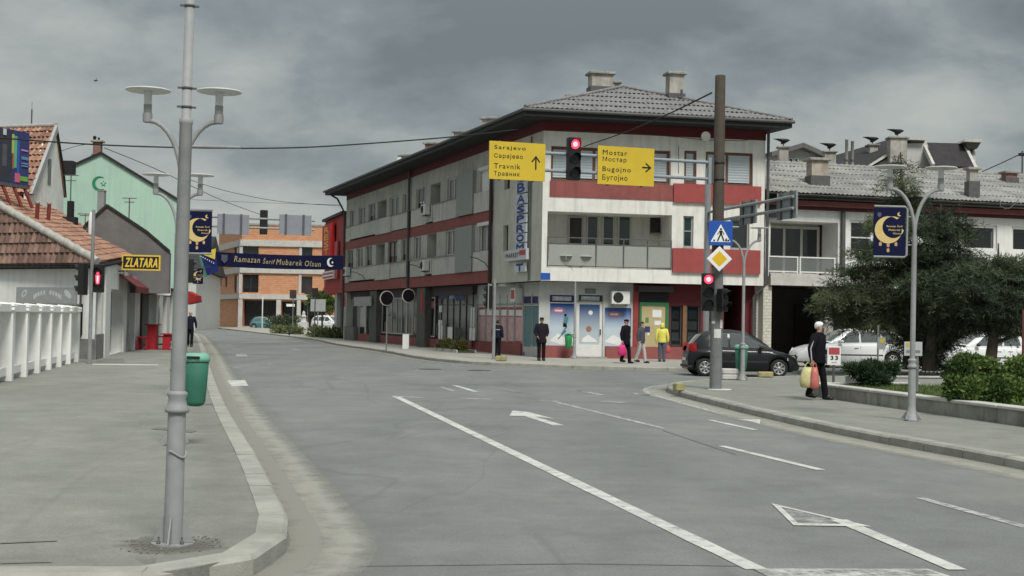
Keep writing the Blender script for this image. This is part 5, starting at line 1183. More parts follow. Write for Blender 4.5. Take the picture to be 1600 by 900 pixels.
# ---------------------------------------------------------------- dark grey gable, cafe front
fg = Frame(xy(P(132, 400, 57.6)), xy(P(265, 400, 57.9)))
gy = thing('grey_gabled_house', 'low house with bare grey gable behind the gold lettered sign', 'house', fg.m)
gq = [fg.uv(*q) for q in ((132, 354), (166.5, 322.5), (229, 364), (265, 395))]
MB().m(M_['wall_grey']).xzprism([(gq[0][0], 2.6), gq[0], gq[1], gq[2], gq[3], (gq[3][0], 2.6)], 0, .4).build('gable_wall', gy)
SK2 = Matrix.Identity(4); SK2[0][1] = -.27
rv = MB(SK2).m(M_['roof_dark'])
rv.xzprism([gq[0], gq[1], (gq[1][0], gq[1][1] + .12), (gq[0][0], gq[0][1] + .12)], -.1, 11)
for p, q in ((gq[1], gq[2]), (gq[2], gq[3])): rv.xzprism([(p[0], p[1] + .003), (q[0], q[1] + .003), (q[0] + .03, q[1] + .10), (p[0] + .03, p[1] + .10)], -.08, 11)
rv.build('roof', gy)
FC = Frame(J1 + Vector((-.05, .25)), xy(P(273, 540, 79)))
FCi = fg.m.inverted() @ FC.m
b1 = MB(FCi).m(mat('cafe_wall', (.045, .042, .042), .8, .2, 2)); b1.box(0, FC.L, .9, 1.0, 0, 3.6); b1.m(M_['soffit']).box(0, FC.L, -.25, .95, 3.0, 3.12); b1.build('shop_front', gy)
for x0, x1, m in ((205, 213, M_['wall_white']), (216.5, 219, M_['dark_frame']), (227, 233.5, M_['grating']), (239.5, 241.5, M_['white_frame']), (244.5, 249.5, M_['white_frame']), (256, 260.5, M_['white_frame']), (264, 266.5, M_['white_frame'])):
    a, b = FC.uv(x0, 500)[0], FC.uv(x1, 500)[0]; MB(FCi).m(m).box(a, b, -.15, min(.1, -.15 + (b - a)), 0, 2.98).build('post', gy)
for i in range(5):
    a = FC.uv(196 + i * 1.7, 500, .5)[0]; MB(FCi).m(M_['pole_grey']).box(a, a + .12, .4, .45, 0, 2.98).build('shutter_slat', gy)
q = P(107, 338, 60); t = thing('stove_chimney', 'black square chimney in front of the mint green wall, left', 'chimney', P(110, 341, 58.6)); MB().m(M_['black']).box(-.12, .12, -.12, .12, 0, .75).build('stack', t); MB().m(M_['black_matt']).box(-.28, .28, -.2, .2, -.3, .05).build('base', t)
q = P(158.5, 326, 60); t = thing('chimney', 'slim grey chimney just below the green crescent', 'chimney', q, 'chimneys on the roofs'); MB().m(mat('chimney_slim', (.25, .255, .25), .9, .1)).box(-.15, .15, -.15, .15, -.4, .78).build('stack', t); MB().m(M_['concrete']).box(-.17, .17, -.17, .17, .785, .82).build('cap', t)
# roof antennas
for px, pyb, pyt, Y, lab in ((201.5, 340, 309, 60, 'roof antenna with cross bars on the grey gabled house'), (110, 315, 273, 58.7, 'tall thin antenna above the black square chimney'), (133, 347, 334, 57.2, 'tiny antenna at the far end of the orange tiles')):
    q = P(px, pyb, Y); h = P(px, pyt, Y).z - q.z; t = thing('antenna', lab, 'antenna', q, 'roof antennas')
    MB().m(M_['steel_dark']).tube([(0, 0, -.2), (0, 0, h)], .028 if px != 133 else .02, 5).build('mast', t); m_ = MB().m(M_['steel_dark'])
    for k, z in enumerate((h * .98, h * .78)): m_.tube([(-.32 + .1 * k, 0, z), (.32 - .1 * k, 0, z)], .02, 5)
    m_.build('elements', t)
t = thing('insulator_post', 'white post with cap at the far end of the tiled roof by the signal pole', 'post', P(141.5, 362, 57.0)); MB().m(M_['white_frame']).lathe([(.1, -.3), (.1, .65), (.06, .75), (.05, .8), (.001, .85)], 8).build('shaft', t)

# ---------------------------------------------------------------- far end of the street
fw_ = Frame(xy(P(306, 470, 140)), xy(P(344, 470, 175))); pw = thing('plain_building', 'plain pale grey building at the far left end of the street', 'building', fw_.m)
zt = fw_.uv(328, 428)[1]; MB().m(M_['wall_pale']).box(0, fw_.L, 0, 12, 0, zt).build('wall', pw)
MB().m(M_['roof_dark']).xzprism([(-1, zt + .01), (fw_.L + 1, zt + .01), (fw_.L * .5, zt + 4.4)], -.6, 12.5).build('roof', pw)
oA, oB = xy(P(376, 470, 180)), xy(P(512, 470, 180.5)); oC = xy(P(340, 470, 198))
FO, FO2 = Frame(oA, oB), Frame(oC, oA)
ob = thing('brick_building', 'unfinished orange block building with pale concrete bands at the end of the street', 'building', FO.m)
TO2 = FO.m.inverted() @ FO2.m
def oz(y): return FO.uv(400, y)[1]
ow = [(379, 404, 385, 412), (471, 488, 385, 412), (379, 404, 429, 457), (471, 488, 432, 458)]
oh = [(*FO.rect(x0, y0, x1, y1), .35) for x0, x1, y0, y1 in ow]
og = [(FO.uv(379, 490)[0], FO.uv(432, 490)[0], .2, oz(469), 3), (FO.uv(439, 490)[0], FO.uv(464, 490)[0], .2, oz(470), 3), (FO.uv(468, 490)[0], FO.uv(508, 490)[0], .2, oz(470), 3)]
def clay_mat():
    m = mat('clay_blocks', (.50, .235, .12), .9, .14, 3)
    t = m.node_tree; b = t.nodes['Principled BSDF']; g = t.nodes.new('ShaderNodeTexCoord'); br = t.nodes.new('ShaderNodeTexBrick')
    mp = t.nodes.new('ShaderNodeMapping'); mp.inputs['Rotation'].default_value = (PI / 2, 0, 0); t.links.new(g.outputs['Object'], mp.inputs[0]); t.links.new(mp.outputs[0], br.inputs['Vector'])
    br.inputs['Scale'].default_value = 1; br.inputs['Brick Width'].default_value = .5; br.inputs['Row Height'].default_value = .25; br.inputs['Mortar Size'].default_value = .018
    br.inputs['Color1'].default_value = (.60, .30, .165, 1); br.inputs['Color2'].default_value = (.53, .24, .125, 1); br.inputs['Mortar'].default_value = (.30, .19, .13, 1)
    t.links.new(br.outputs[0], b.inputs['Base Color']); return m
CLAY = clay_mat()
b1 = MB().m(CLAY); ztop = oz(352)
wall(b1, None, 0, FO.L, 0, ztop, oh + og); h2o = [(*FO2.rect(366, 385, 372, 412), .3), (*FO2.rect(366, 430, 372, 457), .3), (*FO2.rect(352, 432, 355, 448), .3), (*FO2.rect(343.5, 433, 346, 448), .3)]
wall(b1, TO2, 0, FO2.L, 0, ztop, h2o); b1.box(0, FO.L, 12, 12.2, 0, ztop); b1.m(M_['concrete']).add([(0, 0, ztop - .01), (FO.L, 0, ztop - .01), (FO.L, 12, ztop - .01), (0, 12, ztop - .01)], [(0, 1, 2, 3)]); b1.build('wall', ob)
for y0, y1 in ((375, 384.5), (417.5, 426.5), (459.5, 467)):
    for T, L in ((None, FO.L), (TO2, FO2.L + .25)): MB(T).m(M_['concrete_light']).box(-.05, L, -.25, .1, oz(y1), oz(y0)).build('concrete_band', ob)
for x0, x1 in ((372.5, 379), (432, 439), (464, 470)): MB().m(M_['concrete_light']).box(FO.uv(x0, 480)[0], FO.uv(x1, 480)[0], -.2, .3, 0, oz(467.5)).build('column', ob)
for x0, x1 in ((372.5, 377.5), (466, 470)):
    for y0, y1 in ((385, 417), (427, 459)): MB().m(M_['concrete_light']).box(FO.uv(x0, 480)[0], FO.uv(x1, 480)[0], -.12, .1, oz(y1), oz(y0)).build('column', ob)
for h in oh: window(ob, None, *h[:4], .25, 2, M_['dark_frame'], GL, M_['curtain'], .8)
for h in h2o: window(ob, TO2, *h[:4], .2, 1, M_['dark_frame'], GL, None)
for h in og: window(ob, None, *h[:4], 1.6, 3, M_['dark_frame'], GL, None, name='shop_window')
for u in (.4, FO.L - .4): MB().m(M_['concrete']).tube([(u, .3, ztop), (u, .3, ztop + .4)], .25, 4).build('parapet_post', ob)
a, b, c, d = FO.rect(366, 343, 386, 352); MB().m(M_['concrete']).box(0, FO.L, -.1, .2, ztop, ztop + .25).build('parapet', ob)
a, b, c, d = FO.rect(448, 475, 461, 479); MB().m(M_['sign_white']).box(a, b, -.3, -.24, c, d).build('sign_strip', ob)
# red building with the vertical restaurant sign
frd = Frame(xy(P(507.5, 400, 104)), xy(P(538, 400, 95)))
rdb = thing('red_building', 'dark red upper storeys beyond the long block, with a vertical restaurant sign', 'building', frd.m)
zr0, zr1 = frd.uv(530, 458)[1], frd.uv(530, 338)[1]
MB().m(mat('red_wall', (.34, .045, .04), .8, .1, 1)).box(0, frd.L, 0, 8, zr0, zr1).build('wall', rdb); MB().m(M_['fascia']).box(-.2, frd.L, -.25, 8, zr1 + .003, zr1 + .2).build('roof', rdb)
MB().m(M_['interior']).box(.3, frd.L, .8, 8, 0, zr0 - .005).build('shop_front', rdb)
for x0, x1 in ((519, 522), (533, 537)): MB().m(M_['wall_pale']).box(frd.uv(x0, 480)[0], frd.uv(x1, 480)[0], .2, .5, 0, zr0 - .004).build('column', rdb)
vs_ = thing('restaurant_sign', 'vertical red sign with gold letters on the red building', 'shop sign', frd.m)
a, b = frd.uv(511.5, 380)[0], frd.uv(525, 380)[0]; z1 = frd.uv(518, 352)[1]; z0 = frd.uv(518, 412)[1]
MB().m(mat('sign_red', (.48, .012, .016), .6, .08)).box(a, b, -.4, -.1, z0, z1).build('panel', vs_); q = MB().m(mat('letter_orange', (.75, .36, .03), .5, .05)); hL = (z1 - z0 - .2) / 5
for i, chh in enumerate('RESTO'): text(q, chh, a + (b - a) * .24, b - (b - a) * .24, z1 - .12 - hL * (i + .88), z1 - .12 - hL * (i + .12), -.404, bold=.02)
q.build('lettering', vs_)
a, b = frd.uv(527, 380)[0], frd.uv(531.5, 380)[0]; t = MB(frd.m).m(mat('strip_rust', (.4, .06, .07), .6, .2, 1)).box(a, b, -.2, -.05, z0 - 1.2, z1 - 1.4).build('light_strip'); tag(t, 'narrow pale vertical strip beside the restaurant sign', 'sign strip')
a, b, c, d = frd.rect(510, 424, 527, 436); t = thing('striped_sign', 'small white and red striped sign below the banner on the red building', 'shop sign', frd.m); MB().m(M_['sign_white']).box(a, b, -.3, -.1, c, d).build('panel', t)
for k in range(2): MB().m(PRD).box(a + .1, b - .1, -.305, -.301, c + (d - c) * (.12 + .45 * k), c + (d - c) * (.36 + .45 * k)).build('stripe', t)
# ---------------------------------------------------------------- street furniture
def lamp_post(name, label, loc, rz=0.0, holder=None, poster=False, lean=(0, 0), group='double street lamps'):
    t = thing(name, label, 'street lamp', loc, group, 0); t.rotation_euler = (lean[0], lean[1], rz); t.scale = (1, 1, .968)
    S = M_['steel']; n = 14
    MB().m(S).lathe([(.12, 0), (.12, .02), (.105, .03), (.07, .22), (.067, .26), (.064, .92)], n).build('base', t)
    MB().m(S).lathe([(.064, .925), (.085, .94), (.088, .96), (.07, .985), (.062, 1.03), (.077, 1.06), (.077, 1.08), (.05, 1.1)], n).build('collar', t)
    MB().m(S).lathe([(.046, 1.1), (.043, 3.3)], n).build('pole', t)
    for k in range(4):
        b = MB(Matrix.Rotation(k * PI / 2 + PI / 4, 4, 'Z')).m(S); b.xzprism([(.08, .02), (.19, .02), (.19, .04), (.085, .17)], -.008, .008); b.build('gusset', t)
    for s in (-1, 1):
        pts = [(0, 0, 3.2)] + [(s * (.42 - .42 * math.cos(a)), 0, 3.3 + .82 * math.sin(a)) for a in np.linspace(0, PI / 2, 9)] + [(s * .47, 0, 4.12)]
        MB().m(S).tube(pts, .032, 10).build('arm', t)
        h = MB().m(S).lathe([(.055, 4.10), (.06, 4.13), (.06, 4.2), (.052, 4.22)], 12, (s * .44, 0, 0)).build('lamp_head', t)
        MB().m(mat('lamp_louvre', (.30, .31, .30), .5, .1, 20)).lathe([(.05, 4.222), (.052, 4.32), (.05, 4.325)], 12, (s * .44, 0, 0)).build('louvre', h)
        MB().m(mat('lamp_glass', (.64, .65, .64), .25, .05, 10)).lathe([(.048, 4.326), (.05, 4.50)], 12, (s * .44, 0, 0)).build('glass_tube', h)
        MB().m(mat('lamp_disc', (.60, .61, .59), .5, .06, 6)).lathe([(.045, 4.498), (.255, 4.494), (.275, 4.502), (.268, 4.516), (.1, 4.525), (.001, 4.528)], 28, (s * .44, 0, 0)).build('shade', h)
    if holder:
        s = holder; f = MB().m(S)
        if poster: f.tube([(s * .05, 0, 3.62), (s * .12, 0, 3.62)], .012, 6); f.tube([(s * .05, 0, 3.0 + .12), (s * .12, 0, 3.0 + .12)], .012, 6); f.tube([(s * .70, 0, 2.90), (s * .17, 0, 2.90), (s * .13, 0, 2.94), (s * .13, 0, 3.76), (s * .17, 0, 3.80), (s * .70, 0, 3.80)], .02, 8)
        else: f.tube([(s * .05, 0, 3.80), (s * .72, 0, 3.80)], .02, 8)
        f.build('banner_holder', t)
    return t
def festival_banner(loc, rz, s, label):
    """navy street banner with a gold crescent, small lanterns and lettering; hangs in the lamp's holder"""
    t = thing('street_banner', label, 'banner', loc, 'crescent banners on the lamps', rz)
    x0, x1 = (s * .69, s * .15) if s < 0 else (.15, .69); z0, z1 = 2.925 * .968, 3.775 * .968; w, h = x1 - x0, z1 - z0
    MB().m(M_['navy']).box(x0, x1, -.006, .006, z0, z1).build('cloth', t)
    q = MB().m(M_['gold_pale']); cx_, cz_ = x0 + w * .47, z0 + h * .54; r = .235; n = 22
    A = np.linspace(math.radians(38), math.radians(352), n); o = [(cx_ + r * math.cos(a + .25), cz_ + r * math.sin(a + .25)) for a in A]
    r2 = r * .80; c2x, c2z = cx_ + .085, cz_ + .045; B_ = np.linspace(math.radians(44), math.radians(330), n); i_ = [(c2x + r2 * math.cos(a + .25), c2z + r2 * math.sin(a + .25)) for a in B_]
    q.add([(p[0], -.0075, p[1]) for p in o] + [(p[0], -.0075, p[1]) for p in i_], [(k, k + 1, n + k + 1, n + k) for k in range(n - 1)]); q.build('crescent', t)
    q = MB().m(M_['gold_pale'])
    for bd_, a, b, c, d in (('Ramazan Šerif', .42, .92, .60, .645), ('Mubarek', .48, .85, .52, .56), ('Olsun', .62, .86, .45, .485)): text(q, bd_, x0 + w * a, x0 + w * b, z0 + h * c, z0 + h * d, -.0078, bold=.001)
    q.build('lettering', t)
    for lx, lz in ((.22, .24), (.47, .22), (.72, .24), (.47, .11)):
        q = MB().m(mat('lantern_print', (.5, .32, .18), .6)); x, z = x0 + w * lx, z0 + h * lz; q.xzprism([(x - .02, z - .03), (x + .02, z - .03), (x + .026, z + .015), (x, z + .045), (x - .026, z + .015)], -.0082, -.0062); q.box(x - .002, x + .002, -.0078, -.0064, z + .045, z + .085); q.build('lantern', t)
    q = MB().m(M_['gold_pale']); q.disc((x0 + w * .82, z1 - h * .13), .035, -.0082, -.0062, 14); q.m(M_['navy']).disc((x0 + w * .86, z1 - h * .12), .027, -.0088, -.008, 14); q.build('small_crescent', t); q = MB().m(mat('arms_print', (.08, .09, .13), .6)); q.xzprism([(x0 + w * .12, z1 - h * .1), (x0 + w * .24, z1 - h * .1), (x0 + w * .24, z1 - h * .17), (x0 + w * .18, z1 - h * .2), (x0 + w * .12, z1 - h * .17)], -.008, -.0062); q.build('arms', t)
    return t
def litter_bin(loc, rz, label, m=None, sc=1.0):
    t = thing('litter_bin', label, 'litter bin', loc, 'green litter bins', rz); t.scale = (sc, sc, sc); m = m or M_['green_bin']
    b = MB().m(m); R_ = []
    for z, rx, ry in ((0, .06, .05), (.015, .11, .095), (.06, .135, .115), (.30, .155, .13), (.58, .172, .142), (.585, .166, .137)): R_.append((0, 0, z, rx, ry))
    b.rings(R_, 20); b.build('body', t)
    l = MB().m(mat('bin_rim', (.17, .40, .30), .55, .08)); l.rings([(0, 0, .586, .182, .152), (0, 0, .63, .186, .156), (0, 0, .685, .165, .14), (0, 0, .70, .12, .1)], 20); l.build('lid', t)
    MB().m(M_['black']).cbox((0, -.155, .645), (.17, .02, .035)).build('slot', t)
    MB().m(M_['steel']).box(-.02, .02, .12, .22, .25, .6).build('bracket', t); return t
Z = .135
b1 = G(273, 695, Z); b2 = G(270.5, 617, Z); b3 = G(1424, 657, Z); b4 = G(1160, 594, Z); b5 = G(897, 560, Z)
lamp_post('street_lamp', 'double street lamp directly behind the tall column, with a bare banner rod', b1, 0, 1, lean=(0, .002))
lamp_post('street_lamp', 'double street lamp on the left pavement carrying a crescent banner, second behind the tall column', b2, 0, 1, True)
lamp_post('street_lamp', 'double street lamp with a crescent banner in front of the low wall', b3, .0, -1, True, lean=(0, .006))
lamp_post('street_lamp', 'double street lamp at the pavement corner beside the brown pole, with green bin', b4, .12)
lamp_post('street_lamp', 'double street lamp in front of the ski posters of the corner shop', b5, .25)
festival_banner(b2, 0, 1, 'navy crescent banner on the lamp behind the tall column, beside the far sign backs')
festival_banner(b3, 0, -1, 'navy crescent banner on the lamp in front of the conifers')
festival_banner(P(307, 545, 70) * Vector((1, 1, 0)) + Vector((-.2, 0, -1.1)) if False else Vector((P(309, 430, 72).x - .4, 72, P(309, 430, 72).z - 3.3)), 0, 1, 'small far crescent banner just right of the tall column, below the flag')
litter_bin(G(267, 695, Z) + Vector((.29, -.03, .48)), 0, 'green litter bin with pale lid hanging on the lamp behind the tall column', sc=.93)
litter_bin(b4 + Vector((0, .24, .24)), 0, 'green litter bin on the lamp beside the parked dark car', sc=1.1)
litter_bin(b5 + Vector((-.25, -.02, .42)), 0, 'green litter bin beside the glazed shop door under the balcony', mat('green_bin_mid', (.02, .23, .075), .5, .1), sc=.95)
# the tall foreground column
p0 = G(270, 850, Z); t = thing('flag_column', 'tall grey steel column with clamps and base fins at the near edge of the left pavement', 'column', p0); t.rotation_euler = (0, .0075, .3); t.scale = (1, 1, .957)
S = M_['steel']; n = 20
MB().m(S).lathe([(.067, .014), (.062, .9)], n).build('lower_tube', t)
MB().m(S).lathe([(.15, 0), (.15, .013)], n).build('flange', t)
MB().m(S).lathe([(.062, .955), (.083, .965), (.086, .985), (.070, 1.01), (.060, 1.06), (.070, 1.09), (.070, 1.105), (.052, 1.12)], n).build('collar', t)
MB().m(S).lathe([(.062, .9005), (.062, .954)], n).build('sleeve', t)
MB().m(S).lathe([(.052, 1.121), (.044, 3.08), (.047, 3.085), (.047, 3.12), (.034, 3.13), (.030, 7.2), (.001, 7.22)], n).build('upper_tube', t)
for k in range(4): MB(Matrix.Rotation(k * PI / 2 - .3, 4, 'Z')).m(S).xzprism([(.066, .016), (.145, .016), (.138, .03), (.078, .20), (.066, .20)], -.006, .006).build('base_fin', t)
for k in range(4):
    a = k * PI / 2 + .5; MB(Matrix.Translation((.115 * math.cos(a), .115 * math.sin(a), .014))).m(M_['steel_dark']).lathe([(.014, 0), (.014, .02), (.007, .021), (.007, .05)], 6).build('anchor_bolt', t)
for z in (3.21, 3.35, 3.96, 4.7, 5.4):
    c = MB().m(M_['steel_dark']).lathe([(.03, z - .008), (.039, z - .008), (.039, z + .008), (.03, z + .008)], 12); c.box(-.066, -.036, -.007, .007, z - .007, z + .007); c.box(.036, .066, -.007, .007, z - .007, z + .007); c.build('clamp', t)
MB().m(S).tube([(.070 * math.cos(a), .070 * math.sin(a), .66 + .025 * math.sin(a * 2)) for a in np.linspace(-2.3, .3, 10)], .008, 6).build('strap', t)
sp = P(282, 841, p0.y - .02); t = thing('cut_stub', 'short rusty pipe stub beside the foot of the tall column', 'pipe stub', G(283, 848, Z)); MB().m(M_['steel_dark']).lathe([(.016, 0), (.014, .09), (.001, .1)], 6).build('stub', t)
rub = MB().m(mat('rubble_dark', (.17, .16, .135), .95, .3, 12))
for i in range(160):
    a, r = R.uniform(0, 2 * PI), R.uniform(.10, .36) ** 1.0; rub.ball((p0.x + r * math.cos(a), p0.y + r * math.sin(a) * 1.1, Z + .001), R.uniform(.004, .013), 5, 3, .6)
tag(rub.build('rubble'), 'loose rubble around the foot of the tall column', 'rubble', kind='stuff')

nn = 24; dm = MB().m(dust('base_dirt_shade', (.13, .122, .10), .22, .62, .85)); dm.add([(p0.x, p0.y, Z + .0012)] + [(p0.x + .42 * math.cos(2 * PI * i / nn) * R.uniform(.8, 1.1), p0.y + .42 * math.sin(2 * PI * i / nn) * R.uniform(.8, 1.1), Z + .0012) for i in range(nn)], [(0, 1 + i, 1 + (i + 1) % nn) for i in range(nn)]); o = dm.build('pavement_dirt_shade', PAVE_L); at = o.data.attributes.new('edge', 'FLOAT', 'POINT'); at.data.foreach_set('value', [.9] + [0.0] * nn)  # dirt round the column foot, its dark colour also painting contact shade
# ---------------------------------------------------------------- signals and sign gantries
def signal_head(name, label, m, lamps=3, lit=None, w=.31, h=1.02, group='traffic signals', round_lit=True, backplate=False):
    """front faces -y of the matrix"""
    t = thing(name, label, 'traffic light', m, group)
    b = MB().m(M_['black']); b.cbox((0, 0, h / 2), (w, .2, h), .02); b.build('housing', t); k = h / lamps
    if backplate: MB().m(mat('backplate', (.32, .32, .29), .7, .1)).box(-w * .85, w * .85, .02, .035, -.08, h + .08).build('backplate', t)
    for i in range(lamps):
        z = h - k * (i + .5); r = min(w * .36, k * .4)
        ln = MB().m(LIT if lit == i else UNLIT); ln.disc((0, z), r, -.118, -.10, 20)
        if lit == i: ln.m(LITC).disc((0, z), r * .55, -.122, -.1185, 16)
        le = ln.build('lens', t)
        v = MB().m(M_['black']); nn = 12; A = np.linspace(math.radians(-25), math.radians(205), nn)
        vs = [((r + .012) * math.cos(a), -.10, z + (r + .012) * math.sin(a)) for a in A] + [((r + .012) * math.cos(a), -.10 - .18 * (.45 + .55 * math.sin(max(a, 0) if a < PI else 0)), z + (r + .012) * math.sin(a)) for a in A]
        v.add(vs, [(j, j + 1, nn + j + 1, nn + j) for j in range(nn - 1)]); v.build('visor', t)
    return t
bp = G(1118, 608, Z); t = thing('utility_pole', 'thick pole, brown above and grey below, with signs and stickers at the pavement corner', 'pole', bp); t.rotation_euler = (0, .001, 0)
MB().m(M_['pole_grey']).lathe([(.15, 0), (.146, 2.98)], 18).build('lower_shaft', t); MB().m(M_['pole_brown']).lathe([(.147, 2.981), (.128, 7.68), (.12, 7.70), (.001, 7.70)], 18).build('upper_shaft', t)
def sleeve(z0, z1, a0, a1, m, nm, r=.152):
    n = 8; b = MB().m(m); A = np.linspace(a0, a1, n); b.add([(r * math.cos(a), r * math.sin(a), z) for z in (z0, z1) for a in A], [(i, i + 1, n + i + 1, n + i) for i in range(n - 1)], True); return b.build(nm, t)
NTE = mat('sticker', (.60, .60, .58), .7, .12, 20)
sleeve(1.25, 1.47, -2.1, -.9, NTE, 'sticker'); sleeve(1.49, 1.70, -1.1, -.45, NTE, 'sticker'); sleeve(.78, .80, -PI, PI, M_['black'], 'strap'); sleeve(1.60, 1.66, -2.6, -2.0, NTE, 'sticker')
MB().m(M_['concrete_light']).lathe([(.3, -.02), (.28, .01), (.15, .012)], 16, (.1, -.05, 0)).build('footing', t)
FA = Frame(xy(P(764, 256, 31.1)), xy(P(1113, 262, 32.85)))
ga = thing('sign_gantry', 'two-tube steel gantry arm strapped to the brown pole, carrying the yellow signs', 'gantry', FA.m)
zu, zl = FA.uv(980, 246.5)[1], FA.uv(980, 273)[1]; L_ = FA.L
for z in (zu, zl): MB().m(M_['steel_blue']).tube([(.1, 0, z), (L_ - .02, 0, z)], .042, 10).build('tube', ga)
br = MB().m(M_['steel_blue']); br.box(L_ - .12, L_ - .04, -.05, .05, zl - .12, zu + .12); br.m(M_['steel_dark']).box(L_ - .038, L_ + .02, -.06, .06, zl - .1, zu + .1); br.build('bracket', ga)
for z in (zl, zu): MB(Matrix.Translation((0, 0, z))).m(M_['black']).lathe([(.145, -.02), (.15, -.02), (.15, .02), (.145, .02)], 14, (FA.m.inverted() @ bp).to_tuple()[:2] + (0,)).build('strap', ga)
def yellow_sign(x0, y0, x1, y1, lines, arrow, label):
    t = thing('direction_sign', label, 'direction sign', FA.m, 'yellow direction signs')
    a, b = FA.uv(x0, (y0 + y1) / 2, -.08)[0], FA.uv(x1, (y0 + y1) / 2, -.08)[0]; xm = (x0 + x1) / 2; c, d = FA.uv(xm, y1, -.08)[1], FA.uv(xm, y0, -.08)[1]
    MB().m(mat('sign_back', (.25, .26, .27), .5, .05, metal=.3)).box(a, b, -.085, -.055, c, d).build('panel_back', t)
    MB().m(M_['sign_yellow']).box(a, b, -.10, -.0855, c, d).build('panel', t)
    q = MB().m(M_['black']); ht = d - c; wd = b - a
    for s, z, h, w in lines: text(q, s, a + wd * .085, a + wd * (.085 + w), c + ht * z, c + ht * (z + h), -.1005, bold=.002)
    q.build('lettering', t)
    q = MB().m(M_['black'])
    if arrow == 'up':
        x = a + wd * .83; z0, z1 = c + ht * .30, c + ht * .66; q.box(x - .018, x + .018, -.104, -.1005, z0, z1 - .01)
        for s in (-1, 1): q.xzprism([(x, z1 + .012), (x + s * .11, z1 - .13), (x + s * .085, z1 - .15), (x, z1 - .04)], -.1045, -.1006)
    else:
        z = c + ht * .49; x0_, x1_ = a + wd * .785, a + wd * .945; q.box(x0_, x1_ - .02, -.104, -.1005, z - .018, z + .018)
        for s in (-1, 1): q.xzprism([(x1_ + .012, z), (x1_ - .13, z + s * .115), (x1_ - .15, z + s * .09), (x1_ - .04, z)], -.1045, -.1006)
    q.build('arrow', t)
    for u in (a + wd * .2, a + wd * .8): MB().m(M_['steel_dark']).box(u - .02, u + .02, -.054, .05, c - .02, d + .02).build('rib', t)
    return t
yellow_sign(764, 222.5, 851.5, 281.5, (('Sarajevo', .765, .13, .56), ('Сарајево', .535, .145, .51), ('Travnik', .285, .13, .47), ('Травник', .065, .145, .46)), 'up', 'yellow road sign reading Sarajevo and Travnik with an arrow straight up')
yellow_sign(933.5, 230, 1021.5, 289.5, (('Mostar', .77, .13, .43), ('Мостар', .57, .145, .42), ('Bugojno', .30, .165, .50), ('Бугојно', .075, .18, .44)), 'right', 'yellow road sign reading Mostar and Bugojno with an arrow to the right')
u, _ = FA.uv(896, 248, -.12); z0 = FA.uv(896, 281.5, -.12)[1]; z1 = FA.uv(896, 215, -.12)[1]
signal_head('traffic_light', 'traffic light showing red, hanging between the two yellow signs', FA.m @ Matrix.Translation((u, -.12, z0)), 3, 0, .31, z1 - z0)
# heads on the brown pole
q = P(1105, 486, 32.6); hh = P(1105, 427, 32.6).z - q.z
signal_head('traffic_light', 'traffic light showing red on the brown pole, below the diamond sign', Matrix.Translation((q.x, 32.55, q.z)), 3, 0, .30, hh)
q = P(1126, 487, 32.6); signal_head('traffic_light', 'dark two-lamp signal turned to the side on the right of the brown pole', Matrix.Translation((q.x + .05, 32.66, q.z)) @ Matrix.Rotation(.75, 4, 'Z'), 2, None, .24, .56)
# pedestrian crossing sign and priority sign
def flat_sign(name, label, cat, px, py, Y, rz=0.0): q = P(px, py, Y); return thing(name, label, cat, q, None, rz)
t = flat_sign('crossing_sign', 'blue square pedestrian crossing sign on the brown pole', 'road sign', 1126, 364.5, 32.62, .03)
MB().m(M_['sign_blue']).cbox((0, 0, 0), (.585, .02, .60), .008).build('plate', t); MB().m(M_['sign_white']).xzprism([(-.245, -.21), (.245, -.21), (0, .22)], -.0125, -.0105).build('triangle', t)
q = MB().m(M_['black']); q.disc((.005, .10), .028, -.0155, -.013, 12); q.xzprism([(-.03, .065), (.04, .065), (.035, -.04), (-.025, -.04)], -.0155, -.013)
q.xzprism([(-.025, -.03), (.01, -.03), (-.055, -.19), (-.095, -.19)], -.016, -.0131); q.xzprism([(.0, -.03), (.036, -.03), (.1, -.19), (.06, -.19)], -.0162, -.0132); q.xzprism([(-.03, .06), (-.015, .06), (-.07, -.04), (-.088, -.03)], -.0158, -.0133); q.xzprism([(.04, .06), (.025, .06), (.075, -.04), (.092, -.03)], -.0158, -.0133)
for x in (-.16, .135, .19): q.xzprism([(x - .012, -.12 if abs(x) < .15 else -.15), (x + .012, -.12 if abs(x) < .15 else -.15), (x + .03, -.195), (x - .03, -.195)], -.015, -.0132)
q.build('pictogram', t); MB().m(M_['steel_dark']).box(-.03, .03, .011, .13, -.2, .2).build('clamp', t)
t = flat_sign('priority_sign', 'white diamond sign with yellow centre on the brown pole', 'road sign', 1124, 404.5, 32.60, .03)
MB(Matrix.Rotation(PI / 4, 4, 'Y')).m(M_['sign_white']).cbox((0, 0, 0), (.44, .02, .44), .008).build('plate', t); MB(Matrix.Rotation(PI / 4, 4, 'Y')).m(mat('sign_amber', (.70, .44, .02), .5, .04)).box(-.135, .135, -.0125, -.0105, -.135, .135).build('yellow_field', t); MB().m(M_['steel_dark']).box(-.03, .03, .011, .13, -.15, .15).build('clamp', t)
